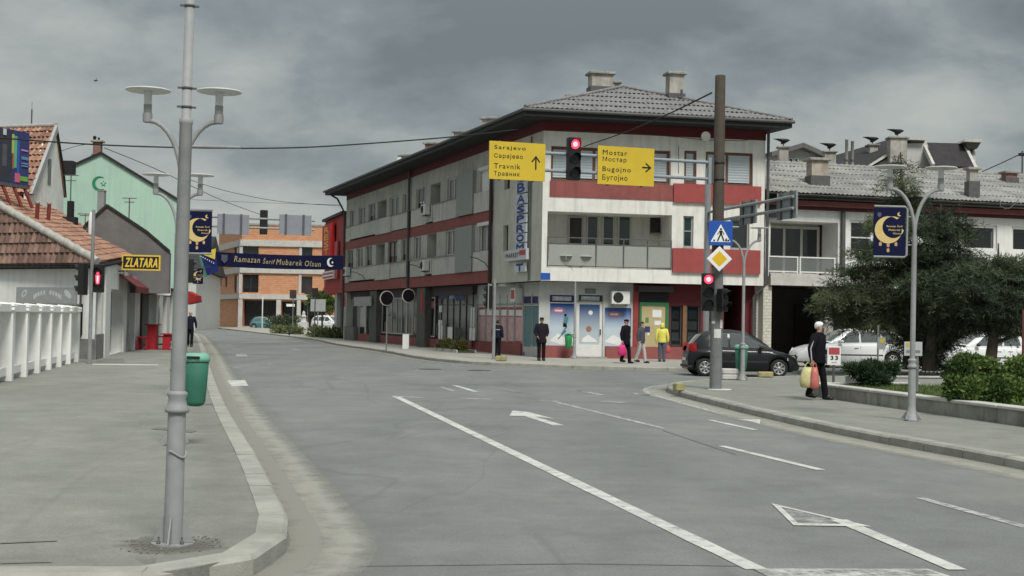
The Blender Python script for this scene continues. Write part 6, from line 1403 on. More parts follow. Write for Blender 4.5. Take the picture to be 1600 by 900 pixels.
# grey gantry pole behind, arm with two sign backs over the side street
gq = xy(P(1102, 580, 46.8)); t = thing('gantry_pole', 'slim grey gantry pole standing behind the thick brown pole', 'pole', Vector((gq.x, gq.y, .13)))
MB().m(M_['pole_grey']).lathe([(.14, 0), (.13, 1.0), (.112, 1.02), (.105, 7.0), (.001, 7.03)], 12).build('shaft', t)
FG3 = Frame(gq + Vector((.03, -.1)), xy(P(1240, 310, 40.4)))
g3 = thing('sign_gantry', 'two-tube gantry arm over the side street with grey sign backs', 'gantry', FG3.m)
za, zb = FG3.uv(1180, 318)[1], FG3.uv(1180, 335)[1]
for z in (za, zb): MB().m(M_['steel']).tube([(0, 0, z), (FG3.L, 0, z)], .05, 8).build('tube', g3)
def sign_back(fr, par_lab, x0, y0, x1, y1, yy, m=None, grp=None):
    t = thing('reversed_sign', par_lab, 'road sign', fr.m, grp); a, b = fr.uv(x0, 330, yy)[0], fr.uv(x1, 330, yy)[0]; xm = (x0 + x1) / 2; c, d = fr.uv(xm, y1, yy)[1], fr.uv(xm, y0, yy)[1]
    MB().m(m or mat('sign_rear', (.27, .29, .31), .55, .08, 4, metal=.25)).box(a, b, yy, yy + .03, c, d).build('panel', t)
    for k in (.2, .75): MB().m(M_['steel_dark']).box(a + (b - a) * k - .04, a + (b - a) * k + .04, yy - .05, yy - .004, c - .02, d + .02).build('rib', t)
    for s, e in ((a, a + .03), (b - .03, b)): MB().m(M_['steel']).box(s, e, yy - .03, yy - .003, c, d).build('rim', t)
    return t
sign_back(FG3, 'grey back of the sign nearer the brown pole on the side street gantry', 1157, 314, 1182, 350, .06, grp='sign backs over the side street'); sign_back(FG3, 'grey back of the outer sign at the end of the side street gantry', 1215, 300, 1245, 342, .06, grp='sign backs over the side street')
# far gantry over the street
f4 = G(287, 553, Z); FG4 = Frame(xy(f4), xy(P(492, 350, f4.y + 1.6)))
t = thing('gantry_pole', 'gantry pole on the left pavement, almost hidden behind the tall column', 'pole', f4); MB().m(M_['pole_grey']).lathe([(.13, 0), (.11, 6.0), (.001, 6.03)], 12).build('shaft', t)
g4 = thing('sign_gantry', 'thin gantry across the street with two grey sign backs, seen from behind', 'gantry', FG4.m)
for y in (341.5, 356): z = FG4.uv(400, y)[1]; MB().m(M_['steel']).tube([(0, 0, z), (FG4.L, 0, z)], .045, 8).build('tube', g4)
sgr = mat('sign_rear_pale', (.235, .25, .285), .55, .08, 4)
sign_back(FG4, 'grey back of the left sign on the far gantry', 340, 335, 389.5, 366, -.08, sgr, 'sign backs on the far gantry'); sign_back(FG4, 'grey back of the right sign on the far gantry', 437, 336, 487, 367, -.08, sgr, 'sign backs on the far gantry')
u = FG4.uv(412.5, 350)[0]; za, zb = FG4.uv(412, 366)[1], FG4.uv(412, 328)[1]; signal_head('traffic_light', 'traffic light seen from behind between the far sign backs', FG4.m @ Matrix.Translation((u, .1, za)) @ Matrix.Rotation(PI, 4, 'Z'), 3, None, .3, zb - za)
q = P(299, 442, f4.y); signal_head('traffic_light', 'dark traffic light with visors to the side, peeking out right of the tall column', Matrix.Translation((q.x, q.y - .1, q.z)) @ Matrix.Rotation(PI / 2 + .25, 4, 'Z'), 3, None, .3, .95)
# pedestrian signal on the left
s0 = G(139.5, 568, Z); t = thing('signal_pole', 'slim grey signal pole at the end of the white fence', 'pole', s0); t.rotation_euler = (0, .004, 0); MB().m(M_['pole_grey']).lathe([(.095, 0), (.095, .03), (.062, .04), (.058, 3.25), (.052, 4.8), (.001, 4.82)], 12).build('shaft', t)
q = P(154, 457, s0.y - .1); h_ = P(154, 413, s0.y - .1).z - q.z
t = signal_head('traffic_light', 'pedestrian signal showing a red figure on the slim pole by the jewellery shop', Matrix.Translation(q), 2, None, .30, h_)
rm = MB().m(LIT); zc = h_ * .53; zc = P(154.5, 434.5, q.y).z - q.z; rm.disc((0, zc + .14), .045, -.128, -.119, 12); rm.xzprism([(-.075, zc + .09), (.075, zc + .09), (.06, zc - .05), (.05, zc - .19), (-.05, zc - .19), (-.06, zc - .05)], -.128, -.119); rm.m(LITC).xzprism([(-.03, zc + .07), (.03, zc + .07), (.03, zc - .15), (-.03, zc - .15)], -.1295, -.1281); rm.build('red_figure', t)
q = P(129, 461, s0.y); signal_head('traffic_light', 'black traffic light seen side-on, left of the slim signal pole', Matrix.Translation(q) @ Matrix.Rotation(-PI / 2 - .15, 4, 'Z'), 3, None, .32, 1.0)
# signal at the shop corner
s0 = G(771, 561, Z); t = thing('signal_pole', 'slim grey signal pole at the corner shop beside the man in the dark jacket', 'pole', s0); MB().m(M_['pole_grey']).lathe([(.09, 0), (.09, .03), (.062, .04), (.055, 3.2), (.001, 3.22)], 12).build('shaft', t)
q = P(764, 482, s0.y); signal_head('traffic_light', 'traffic light with pale back plate seen side-on in front of the red shop adverts', Matrix.Translation(q) @ Matrix.Rotation(-PI / 2 - .25, 4, 'Z'), 3, None, .32, .92, backplate=True)
# round signs along the block
for px, py, bx, by, lab in ((604, 466, 603.5, 548, 'round dark sign disc on a bare slim post by the long block'), (638, 462, 634, 545, 'round dark sign disc on the post with a white foot box, nearer the corner')):
    s0 = G(bx, by, Z); c = P(px, py, s0.y - .1); t = thing('round_sign', lab, 'road sign', s0, 'round signs along the long block'); MB().m(M_['pole_grey']).tube([(0, 0, 0), (0, 0, c.z - s0.z + .3)], .035, 8).build('post', t)
    d = MB(Matrix.Translation((c.x - s0.x, -.06, c.z - s0.z)) @ Matrix.Rotation(-.35, 4, 'Z')); d.m(mat('disc_rim', (.36, .35, .33), .6)).disc((0, 0), .36, -.02, .02, 22); d.m(mat('disc_dark', (.007, .005, .006), .95, .2, 5, spec=.1)).disc((.03, 0), .33, -.026, -.0205, 22); d.build('disc', t)
    if px > 620: MB().m(M_['sign_white']).box(-.16, .16, -.14, .14, 0, .75).build('foot_box', t)
# ---------------------------------------------------------------- white concrete fence
wf = thing('concrete_fence', 'white concrete fence of piers and slabs along the left pavement', 'fence', Matrix.Identity(4))
fpx = [(5, 595), (28, 588), (50.7, 581.5), (70, 576.5), (84.5, 571.5), (100, 567.5), (113, 564.5)]
g0, g1 = xy(G(5, 595, Z)), xy(G(113, 565, Z)); fd = (g1 - g0); NB_ = 6; st_ = fd / NB_
fr5 = Frame(g0 - st_ * 3, g1, Z); wf.matrix_world = fr5.m; bay = st_.length
PM = M_['plaster_white']; FW = mat('fence_white', (.82, .82, .79), .85, .05, 3, streak=.1, dirt=.12, bump=.15)
capm = None
pier = MB().m(FW); pier.box(-.13, .13, -.2, .16, 0, 1.62); pier.box(-.19, .19, -.24, .2, 1.621, 1.72); pier.add([(-.21, -.24, 1.72), (.21, -.24, 1.72), (.21, .22, 1.72), (-.21, .22, 1.72), (-.2, -.22, 1.77), (.2, -.22, 1.77), (.2, .2, 1.82), (-.2, .2, 1.82)], [(0, 1, 5, 4), (1, 2, 6, 5), (2, 3, 7, 6), (3, 0, 4, 7), (4, 5, 6, 7)])
PME = pier.mesh('pier'); SME = MB().m(FW).box(.26, bay - .18, .06, .12, .32, 1.58).mesh('slab'); RME = MB().m(FW).box(.14, bay - .14, -.08, .12, .12, .31).mesh('rail'); TME = MB().m(FW).box(.192, bay - .192, -.17, .17, 1.585, 1.755).mesh('rail'); DME = MB().m(M_['rust_red'] if 'rust_red' in M_ else mat('rust_slot', (.12, .05, .035), .9)).box(.15, .24, .03, .05, .32, 1.5).mesh('slot_bar')
for i in range(NB_ + 4):
    x = bay * i; o = link('pier', PME, wf); o.location = (x, 0, R.uniform(-.02, .0))
    if i < NB_ + 3:
        for nm, me in (('slab', SME), ('bottom_rail', RME), ('top_rail', TME), ('slot_bar', DME)): o = link(nm, me, wf); o.location = (x, 0, 0)
for i in range(NB_ + 3):
    o = link('slab', MB().m(FW).box(.26, bay - .18, .125, .14, .32, 1.58).mesh('slab'), wf) if i == 0 else None
# ---------------------------------------------------------------- gold-lettered sign and other small signs on the left
q0, q1 = P(190.5, 410, 52.6), P(251, 411, 52.8); fz = Frame(xy(q0), xy(q1)); a, b, c, d = fz.rect(190.5, 398.5, 251, 422.5)
zs = thing('gold_letter_sign', 'black sign with gold letters ZLATARA projecting over the left pavement', 'shop sign', fz.m); GY = mat('gold_letter', (.72, .50, .07), .5, .05)
MB().m(M_['gold']).box(a, b, -.09, .09, c, d).build('frame', zs); MB().m(M_['black']).box(a + .06, b - .06, -.096, -.0905, c + .06, d - .06).build('panel', zs)
qq = MB().m(GY); text(qq, 'ZLATARA', a + .13, b - .12, c + .13, d - .13, -.098, bold=.012, shear=.05); qq.build('lettering', zs); MB().m(M_['steel_dark']).tube([(a + .1, .0, c - .04), (a - .9, .6, c - .06)], .03, 6).build('bracket', zs)
for x0, y0, x1, y1, Y, lab, cols in ((240.5, 424, 266, 444, 63, 'pale blue shop sign below the gold-lettered sign', ((.42, .47, .52), (.04, .14, .24))), (240, 449.5, 266.5, 461.5, 61, 'small white shop sign with a green stripe above the red tables', ((.68, .69, .67), (.06, .2, .13))), (203, 431.5, 212, 447, 57, 'small purple sign on the white post under the gold-lettered sign', ((.26, .13, .27), (.1, .06, .2)))):
    f_ = Frame(xy(P(x0, 440, Y)), xy(P(x1, 440, Y + .2))); a, b, c, d = f_.rect(x0, y0, x1, y1); t = thing('shop_sign', lab, 'shop sign', f_.m); MB().m(mat(lab[:12], cols[0], .6, .08)).box(a, b, -.05, .05, c, d).build('panel', t); MB().m(mat(lab[:12] + 'b', cols[1], .6, .1)).box(a + .06, b - .06, -.055, -.0505, c + (d - c) * .42, c + (d - c) * .72).build('stripe', t); MB().m(M_['steel_dark']).box(a - .35, a - .002, -.02, .02, c, c + .05).build('bracket', t)
t = thing('awning', 'dark maroon awning over the cafe front below the gold-lettered sign', 'awning', FC.m); a, b = FC.uv(218, 450, -.9)[0], FC.uv(272, 450, -.9)[0]; MB().m(mat('awning_maroon', (.14, .03, .03), .8, .2, 2)).add([(a, .0, 3.35), (b, .0, 3.35), (b, -.75, 2.8), (a, -.75, 2.8), (a, -.75, 2.55), (b, -.75, 2.55), (a, 0, 3.3), (b, 0, 3.3)], [(0, 3, 2, 1), (3, 4, 5, 2), (6, 7, 2, 3)]).build('canvas', t)
q = P(302, 476, 76); t = thing('awning', 'small red awning just right of the tall column, above the walking man', 'awning', q); MB().m(mat('awning_red', (.30, .02, .02), .8, .12)).xzprism([(-.3, 0), (.35, .15), (.3, .5), (-.25, .75), (-.55, .6)], -.6, .6).build('canvas', t)
def cafe_table(px, py, lab, w=.62, h=1.12):
    t = thing('bar_table', lab, 'table', G(px, py, Z), 'red cafe tables'); r = M_['red_paint']; MB().m(r).box(-w / 2, w / 2, -.3, .3, h - .05, h).build('top', t); MB().m(r).box(-w * .30, w * .30, -.22, .22, .03, h - .052).build('pedestal', t); MB().m(r).box(-w / 2, w / 2, -.28, .28, 0, .028).build('foot', t); return t
def cafe_stool(px, py, lab):
    t = thing('bench', lab, 'bench', G(px, py, Z), 'red cafe benches'); r = M_['red_paint']; MB().m(r).box(-.22, .22, -.26, .26, .52, .58).build('seat', t)
    for x in (-.2, .16): MB().m(r).box(x, x + .05, -.24, .24, 0, .518).build('leg', t)
    MB().m(r).box(-.148, .158, -.02, .02, .18, .24).build('stretcher', t); return t
cafe_table(238, 546, 'tall red bar table by the cafe front, left of its pair'); cafe_table(262, 546.5, 'shorter red table half hidden by the tall column', .55, .72); cafe_stool(223.5, 546.5, 'red bench at the left end of the red cafe tables'); cafe_stool(250, 545, 'red bench between the two red cafe tables')
# ---------------------------------------------------------------- banner and flag across the street
fb = Frame(xy(P(335, 408, 75)), xy(P(536, 410, 81)))
t = thing('street_banner', 'long navy festival banner with gold lettering stretched across the street', 'banner', fb.m); k = 14; zt_ = [fb.uv(335 + 201 * i / k, 393.5 + 6 * i / k + 1.5 * math.sin(PI * i / k))[1] for i in range(k + 1)]; zb_ = [fb.uv(335 + 201 * i / k, 416 + 5.5 * i / k + 1.5 * math.sin(PI * i / k))[1] for i in range(k + 1)]; us = [fb.uv(335 + 201 * i / k, 408)[0] for i in range(k + 1)]
q = MB().m(M_['navy']); vs = []
for i in range(k + 1): y = .03 * math.sin(i * 1.7); vs += [(us[i], y, zb_[i]), (us[i], y, zt_[i])]
q.add(vs, [(2 * i, 2 * i + 2, 2 * i + 3, 2 * i + 1) for i in range(k)]); q.build('cloth', t)
q = MB().m(mat('banner_gold', (.40, .33, .19), .6, .08)); zm = (zb_[7] + zt_[7]) / 2
for s_, x0, x1, dz_ in (('Ramazan', 365, 405, .03), ('Šerif', 410, 428, 0), ('Mubarek', 431, 471, -.02), ('Olsun', 475, 500, -.03)): q = MB().m(mat('banner_gold', (.40, .33, .19), .6, .08)); text(q, s_, fb.uv(x0, 408)[0], fb.uv(x1, 408)[0], zm - .15 + dz_, zm + .18 + dz_, -.045, bold=.004, shear=.06); q.build('word', t)
q = MB().m(M_['sign_white']); cu, cz = fb.uv(516, 410); q.disc((cu, cz), .27, -.05, -.04, 20); q.m(M_['navy']).disc((cu + .1, cz + .03), .215, -.056, -.0505, 20); q.m(M_['sign_white']).disc((cu + .12, cz), .07, -.062, -.0565, 5); q.build('crescent', t); q = MB().m(mat('arms_print', (.1, .1, .12))); cu, cz = fb.uv(350, 405); q.xzprism([(cu - .2, cz + .25), (cu + .2, cz + .25), (cu + .2, cz - .05), (cu, cz - .25), (cu - .2, cz - .05)], -.05, -.04); q.build('arms', t)
for e0, e1 in ((P(335, 394, 75), P(300, 380, 68)), (P(335, 416, 75), P(300, 420, 68)), (P(536, 399.5, 81), P(541, 398, 92)), (P(536, 421.5, 81), P(541, 424, 92))): MB(fb.m.inverted()).m(M_['steel_dark']).tube([e0, e1], .015, 5).build('rope', t)
ff = Frame(xy(P(308, 410, 73)), xy(P(342, 410, 74))); t = thing('flag', 'blue and yellow flag with a row of white stars hanging beside the long banner', 'flag', ff.m)
def fp(x, y, o=0.0): u, z = ff.uv(x, y); return (u, .05 * math.sin(u * 5) + o, z)
MB().m(mat('flag_blue', (.012, .02, .12), .8, .1)).add([fp(313, 397), fp(335, 387.5), fp(342, 424), fp(321, 432)], [(0, 3, 2, 1)]).build('cloth', t); MB().m(mat('flag_yellow', (.62, .5, .07), .8, .08)).add([fp(313, 396, -.02), fp(336.5, 388, -.02), fp(335, 405.5, -.02)], [(0, 2, 1)]).build('triangle', t)
MB().m(mat('flag_green', (.06, .2, .13), .8)).add([fp(310.5, 399, -.015), fp(314, 399, -.015), fp(323.5, 432, -.015), (fp(320, 433.5, -.015))], [(0, 3, 2, 1)]).build('hem', t)
for i in range(7):
    x, y = 314.5 + 3.0 * i, 400.5 + 1.75 * i; u, _, z = fp(x, y); MB().m(M_['sign_white']).xzprism([(u + (.05 if j % 2 == 0 else .02) * math.cos(PI / 2 + j * PI / 5), z + (.05 if j % 2 == 0 else .02) * math.sin(PI / 2 + j * PI / 5)) for j in range(10)], fp(x, y)[1] - .035, fp(x, y)[1] - .024).build('star', t)
# ---------------------------------------------------------------- wires
def wire(pts, r, lab, grp='overhead wires'):
    p = [P(*q) for q in pts]; b = MB().m(M_['black_matt']); sm = []
    for i in range(len(p) - 1):
        for k in range(6): 
            t_ = k / 6; a0 = p[max(i - 1, 0)]; a1 = p[i]; a2 = p[i + 1]; a3 = p[min(i + 2, len(p) - 1)]
            sm.append(.5 * ((2 * a1) + (a2 - a0) * t_ + (2 * a0 - 5 * a1 + 4 * a2 - a3) * t_ ** 2 + (3 * a1 - a0 - 3 * a2 + a3) * t_ ** 3))
    sm.append(p[-1]); b.tube(sm, r, 5); return tag(b.build('wire'), lab, 'wire', grp)
wire([(-60, 209, 46), (0, 215.5, 47), (150, 226, 49), (300, 231, 51.5), (420, 231.5, 53), (520, 228, 54), (700, 214.5, 55.5), (812, 202, 56.2)], .028, 'thick dark overhead cable from the left edge to the long block')
wire([(1112, 145, 33), (1040, 180, 40), (975, 207, 48), (912, 229, 56.8)], .022, 'cable from the top of the brown pole down to the top windows')
wire([(163, 231, 76), (250, 267, 88), (340, 310, 100), (406, 335, 112)], .022, 'thin wire sloping from the mint gable chimney towards the far gantry'); wire([(296, 281, 74), (360, 300, 80), (440, 315, 87), (536, 322, 94)], .016, 'thin wire sagging towards the far downpipe of the long block')
wire([(96, 236, 72), (120, 228, 74), (148, 224, 76)], .016, 'short thin wire between the stained gable and the mint gable chimney'); wire([(1526, 272, 84), (1560, 257, 82), (1594, 241, 80)], .03, 'wire rising to the pole at far right above the corrugated roof'); wire([(1532, 269, 86), (1570, 275, 84), (1610, 276, 82)], .016, 'nearly level thin wire at far right above the corrugated roof'); wire([(300, 312, 110), (420, 317, 115), (535, 320, 118)], .014, 'thin level wire above the far gantry')
q = P(1597, 300, 80); t = thing('wire_pole', 'small dark wire pole with insulators at the far right skyline', 'pole', q); h_ = P(1597, 236, 80).z - q.z; MB().m(M_['steel_dark']).tube([(0, 0, -1), (0, 0, h_)], .05, 6).build('mast', t); MB().m(M_['black']).box(-.22, .22, -.05, .05, h_ - .3, h_ - .12).build('crossbar', t)
# ---------------------------------------------------------------- low wall, lawn, boards on the right
w0, w1 = xy(G(1264, 618, Z)), xy(G(1600, 666.5, Z)); wd_ = (w1 - w0); w2 = w0 + wd_ * 2.0; fwl = Frame(w0, w2, .13)
lw = thing('low_wall', 'low stained concrete wall with pale coping along the right pavement', 'wall', fwl.m); hW = .30
MB().m(M_['concrete']).box(0, fwl.L, 0, .28, 0, hW - .05).build('body', lw); k = int(fwl.L / 1.45)
for i in range(k):
    a, b = fwl.L * i / k, fwl.L * (i + 1) / k; o = MB().m(M_['concrete_light']).cbox(((a + b) / 2, .13, hW - .02 + R.uniform(-.003, .003)), (b - a - .012, .34, .058), .012).build('coping', lw)
back = (-xy(fwl.u) * 0 + xy(fwl.v)); ret = w0 + xy(fwl.v) * 4.2 + xy(fwl.u) * -1.0
fr6 = Frame(ret, w0, .13); lw2 = thing('low_wall', 'short return of the low concrete wall behind the woman with bags', 'wall', fr6.m); MB().m(M_['concrete']).box(0, fr6.L - .02, 0, .25, 0, .26).build('body', lw2); MB().m(M_['concrete_light']).cbox((fr6.L / 2, .125, .285), (fr6.L - .04, .3, .05), .01).build('coping', lw2)
s0_, s1_ = xy(G(1330, 606, .3)), xy(G(1482, 607, .3)); fw7 = Frame(s0_, s1_ + (s1_ - s0_) * 1.2, .13); lw3 = thing('low_wall', 'second grey low wall inside the garden, behind the small juniper', 'wall', fw7.m); MB().m(mat('concrete_smooth', (.33, .33, .31), .9, .06, 2, streak=.1)).box(0, fw7.L, 0, .3, 0, .42).build('body', lw3); MB().m(M_['concrete_light']).box(-.02, fw7.L, -.02, .32, .421, .45).build('coping', lw3)
lawn_poly = [w0 + xy(fwl.v) * .28, w2 + xy(fwl.v) * .28, w2 + Vector((20, 20)), Vector((24, 41)), ret + Vector((.2, -.1))]
LAWN = slab('lawn', lawn_poly, .36, GR)
for px0, dxy in ((1303, 0),):
    q = G(1302.5, 603, .36); t = thing('number_board', 'white board with red top and the number 33 at the garden edge', 'sign board', q); k = 2100 / q.y; zt, zb = P(1303, 541, q.y).z - q.z, P(1303, 570.5, q.y).z - q.z
    MB().m(M_['steel_dark']).tube([(0, 0.02, 0), (0, .02, zt - .02)], .03, 8).build('post', t); MB().m(M_['sign_white']).cbox((0, 0, (zt + zb) / 2), (21 / k, .03, zt - zb), .006).build('board', t); MB().m(PRD).box(-8.5 / k, 8.5 / k, -.019, -.0155, zt - .19, zt - .03).build('red_field', t); qq = MB().m(M_['black']); text(qq, '33', -5.5 / k, 6 / k, zb + .12, zb + .21, -.0165, bold=.005); qq.build('lettering', t)
    qq = MB().m(mat('print_dim', (.4, .4, .4))); qq.box(-4 / k, 4 / k, -.0185, -.0152, zb + .05, zb + .075); qq.build('fine_print', t)
q = G(1433, 615, .36); t = thing('plate_sign', 'pair of small pale plates on a grey post behind the lamp with the banner', 'sign board', q); zt, zb = P(1433, 534, q.y).z - q.z, P(1433, 556, q.y).z - q.z; k = 2100 / q.y; MB().m(M_['pole_grey']).tube([(0, .03, 0), (0, .03, zt)], .035, 8).build('post', t)
for a, b in ((-21, -8), (-7.5, 7)): MB().m(mat('plate_dull', (.44, .45, .44), .6, .08)).box(a / k, b / k, -.012, .0, zb, zt).build('plate', t)
MB().m(mat('plate_yellow', (.5, .38, .04), .6)).box(-18 / k, -9.5 / k, -.016, -.0125, zt - .1, zt - .03).build('yellow_field', t); MB().m(mat('plate_ink', (.2, .2, .2), .6)).box(-18 / k, -10 / k, -.016, -.0125, zb + .06, zb + .12).build('ink_mark', t); MB().m(mat('plate_ink', (.2, .2, .2), .6)).box(-4 / k, 4 / k, -.016, -.0125, zb + .06, zb + .12).build('ink_mark', t)
q = G(1371.5, 601, .36); t = thing('plate_sign', 'grey sign plate with a yellow corner on a thin post behind the juniper', 'sign board', q); zt, zb = P(1375, 527, q.y).z - q.z, P(1375, 546, q.y).z - q.z; MB().m(M_['pole_grey']).tube([(0, .02, 0), (0, .02, P(1371, 508, q.y).z - q.z)], .024, 8).build('post', t); MB().m(mat('plate_grey', (.27, .28, .27), .6, .1)).box(-.02, .17, -.01, .002, zb, zt).build('plate', t); MB().m(mat('plate_yellow', (.5, .38, .04))).box(.04, .14, -.014, -.0105, zt - .13, zt - .03).build('yellow_field', t)
q = P(1390, 560, 53); q.z = .13; t = thing('street_notice', 'small white notice with a red mark beyond the white estate car', 'sign board', q); zt, zb = P(1390, 510, 53).z - .13, P(1390, 527, 53).z - .13; MB().m(M_['pole_grey']).tube([(0, .02, 0), (0, .02, zb)], .03, 6).build('post', t); MB().m(M_['sign_white']).box(-.15, .15, -.015, .0, zb, zt).build('plate', t); MB().m(PRD).box(-.1, .1, -.018, -.0155, zt - .2, zt - .05).build('red_mark', t)
q = P(1599.5, 600, 26.5); t = thing('wooden_post', 'dark red-brown post at the right edge of the picture beside the bushes', 'post', Vector((q.x, q.y, .36))); MB().m(mat('post_red', (.10, .03, .028), .8, .15)).lathe([(.045, 0), (.04, 1.75), (.001, 1.77)], 10).build('shaft', t)
# concrete blocks on the corner
def block(px, py, w, d, h, lab, m, rz=0.0, name='kerb_block', z=Z):
    t = MB(None).m(m).cbox((0, 0, h / 2), (w, d, h), .025).build(name); q = G(px, py, z); t.location = q; t.rotation_euler = (0, 0, rz); return tag(t, lab, 'concrete block')
block(1142.5, 593, .56, .3, .15, 'lower slab of the concrete block pair behind the brown pole', M_['concrete_light']); o = block(1141, 593, .50, .28, .16, 'upper slab of the concrete block pair behind the brown pole', M_['concrete_light']); o.location.z += .156
block(1196, 589.5, .45, .22, .17, 'yellow kerb block between the green bin and the front wheel of the dark car', M_['yellow_block']); block(1060.5, 611, .24, .2, .19, 'yellow kerb block on the nose of the right pavement', M_['yellow_block'], .5); block(783, 564, .4, .25, .2, 'yellowish kerb block at the edge of the corner shop pavement', M_['yellow_block'], -.2)
# ---------------------------------------------------------------- people
def skin_mesh(name, vs, es, rad, root=0, sub=1, m=None):
    me = bpy.data.meshes.new('tmp'); me.from_pydata(vs, es, []); o = bpy.data.objects.new('tmp', me); COL.objects.link(o)
    md = o.modifiers.new('s', 'SKIN'); md.use_smooth_shade = True
    lay = me.skin_vertices[0].data
    for i, r in enumerate(rad): lay[i].radius = r if isinstance(r, tuple) else (r, r)
    lay[root].use_root = True
    s2 = o.modifiers.new('ss', 'SUBSURF'); s2.levels = sub; s2.render_levels = sub
    out = bpy.data.meshes.new_from_object(o.evaluated_get(bpy.context.evaluated_depsgraph_get())); out.name = name
    bpy.data.objects.remove(o); bpy.data.meshes.remove(me); out.materials.clear(); out.materials.append(m)
    for p in out.polygons: p.use_smooth = True
    return out
def person(label, loc, rz, h, top, legs, shoes, head='hair', hair=None, hem=.80, stride=.0, arms=((.06, 0, .02), (.06, 0, .02)), coat=1.0, lean=0.0, skirt=False, stripe=None, headturn=0.0, bend=0.0, band=None):
    """faces -y; arms = (out, forward, bend) for the figure's right (-x) and left (+x)"""
    t = thing('person', label, 'person', loc, None, rz); k = h / 1.75; t.scale = (k, k, k)
    L = lambda z: -lean * max(z - .9, 0)
    vs = [(0, 0, .95), (0, L(1.15), 1.13), (0, L(1.33), 1.33), (0, L(1.47) - .0, 1.475), (0, L(1.54) - .015, 1.54), (0, L(1.6) - .02, 1.60), (0, L(1.66) - .008, 1.665), (0, L(1.71), 1.715)]
    es = [(0, 1), (1, 2), (2, 3), (3, 4), (4, 5), (5, 6), (6, 7)]; rad = [(.13, .10), (.12, .09), (.13, .09), .055, .052, (.066, .078), (.072, .085), (.052, .06)]
    limbs = {}
    for s, sd_, st in ((-1, 0, -stride), (1, 1, stride)):
        n = len(vs); kz = .50 + abs(st) * .03; ky = -st * .45 - (.03 if st else .0); ay = -st
        lift = .05 if st < 0 else 0.0
        q = [(s * .09, 0, .90), (s * .095, ky, kz), (s * .095, ay + (.02 if st < 0 else 0), .09 + lift), (s * .105, ay - .13, .035 + lift * .2)]
        vs += q; es += [(0, n), (n, n + 1), (n + 1, n + 2), (n + 2, n + 3)]; rad += [.085, .058, .042, (.045, .03)]; limbs['leg%d' % sd_] = q
        n = len(vs); o, f, b = arms[sd_]; sh = (s * .175, L(1.42), 1.425); el = (s * (.20 + o), L(1.15) + .03 - f * .5, 1.15); wr = (s * (.21 + o * 1.1 - b * .5), L(.95) - f - b * .4 - .01, .90 + b * .5 + abs(f) * .25)
        d = (Vector(wr) - Vector(el)).normalized(); pm = Vector(wr) + d * .065; 
        vs += [sh, el, wr, pm[:]]; es += [(2, n), (n, n + 1), (n + 1, n + 2), (n + 2, n + 3)]; rad += [.055, .042, .028, (.034, .016)]; limbs['arm%d' % sd_] = [sh, el, wr, pm[:]]
        side = Vector((0, 1, 0)); side = (side - d * side.dot(d)).normalized(); inw = Vector((-s, 0, 0)); inw = (inw - d * inw.dot(d)).normalized()
        for j, (off_, ln) in enumerate(((-.027, .066), (-.009, .076), (.009, .07), (.026, .055))):
            m0 = len(vs); b0 = pm + side * off_ + d * .02; k1 = b0 + d * ln * .55 + inw * .006; k2 = b0 + d * ln * .85 + inw * .028
            vs += [b0[:], k1[:], k2[:]]; es += [(n + 3, m0), (m0, m0 + 1), (m0 + 1, m0 + 2)]; rad += [.0095, .0085, .007]
        m0 = len(vs); b0 = Vector(wr) + d * .03 - side * .03; k1 = b0 - side * .02 + d * .03 + inw * .012; vs += [b0[:], k1[:]]; es += [(n + 3, m0), (m0, m0 + 1)]; rad += [.011, .008]
    link('body', skin_mesh('body', vs, es, rad, 0, 1, M_['skin']), t)
    # clothes
    c = MB().m(legs)
    if skirt: c.rings([(0, 0, 1.0, .15, .12), (0, 0, .85, .17, .14), (0, -.0, .35, .2, .17), (0, 0, .33, .195, .165)], 16)
    else:
        c.rings([(0, 0, 1.02, .15, .11), (0, 0, .92, .165, .125), (0, 0, .82, .16, .12), (0, 0, .80, .12, .09)], 16)
        for i in (0, 1):
            q = [Vector(p) for p in limbs['leg%d' % i]]; c.tube([q[0] + Vector((0, 0, .02)), q[0].lerp(q[1], .5), q[1], q[1].lerp(q[2], .5), q[2] + Vector((0, 0, .0)), q[2] - Vector((0, 0, .035))], [.098, .092, .076, .072, .070, .072], 12)
    c.build('trousers' if not skirt else 'skirt', t)
    for i in (0, 1):
        q = [Vector(p) for p in limbs['leg%d' % i]]; a = q[2]; c = MB().m(shoes); zz = a.z - .05; c.tube([a + Vector((0, .06, -.045)), a + Vector((0, .0, -.04)), a + Vector((0, -.09, -.052)), a + Vector((0, -.16, -.062)), a + Vector((0, -.20, -.066))], [.045, .066, .064, .056, .02], 10, flat=.85); c.build('shoe', t)
    c = MB().m(top); w = coat
    zs = [(hem, .175 * w, .135 * w), (hem + .02, .18 * w, .14 * w), (1.0, .172 * w, .13 * w), (1.12, .165 * w, .125 * w), (1.28, .185 * w, .135 * w), (1.38, .19 * w, .122 * w), (1.43, .165 * w, .10 * w), (1.47, .10, .08), (1.515, .075, .075), (1.52, .066, .068)]
    c.rings([(0, L(z) , z, rx, ry) for z, rx, ry in zs], 18)
    for i in (0, 1):
        q = [Vector(p) for p in limbs['arm%d' % i]]; s = -1 if i == 0 else 1
        c.tube([q[0] + Vector((-s * .06, 0, .0)), q[0], q[0].lerp(q[1], .5), q[1], q[1].lerp(q[2], .6), q[2]], [.07 * w, .082 * w, .072 * w, .062 * w, .054 * w, .047], 12)
    c.build('jacket', t)
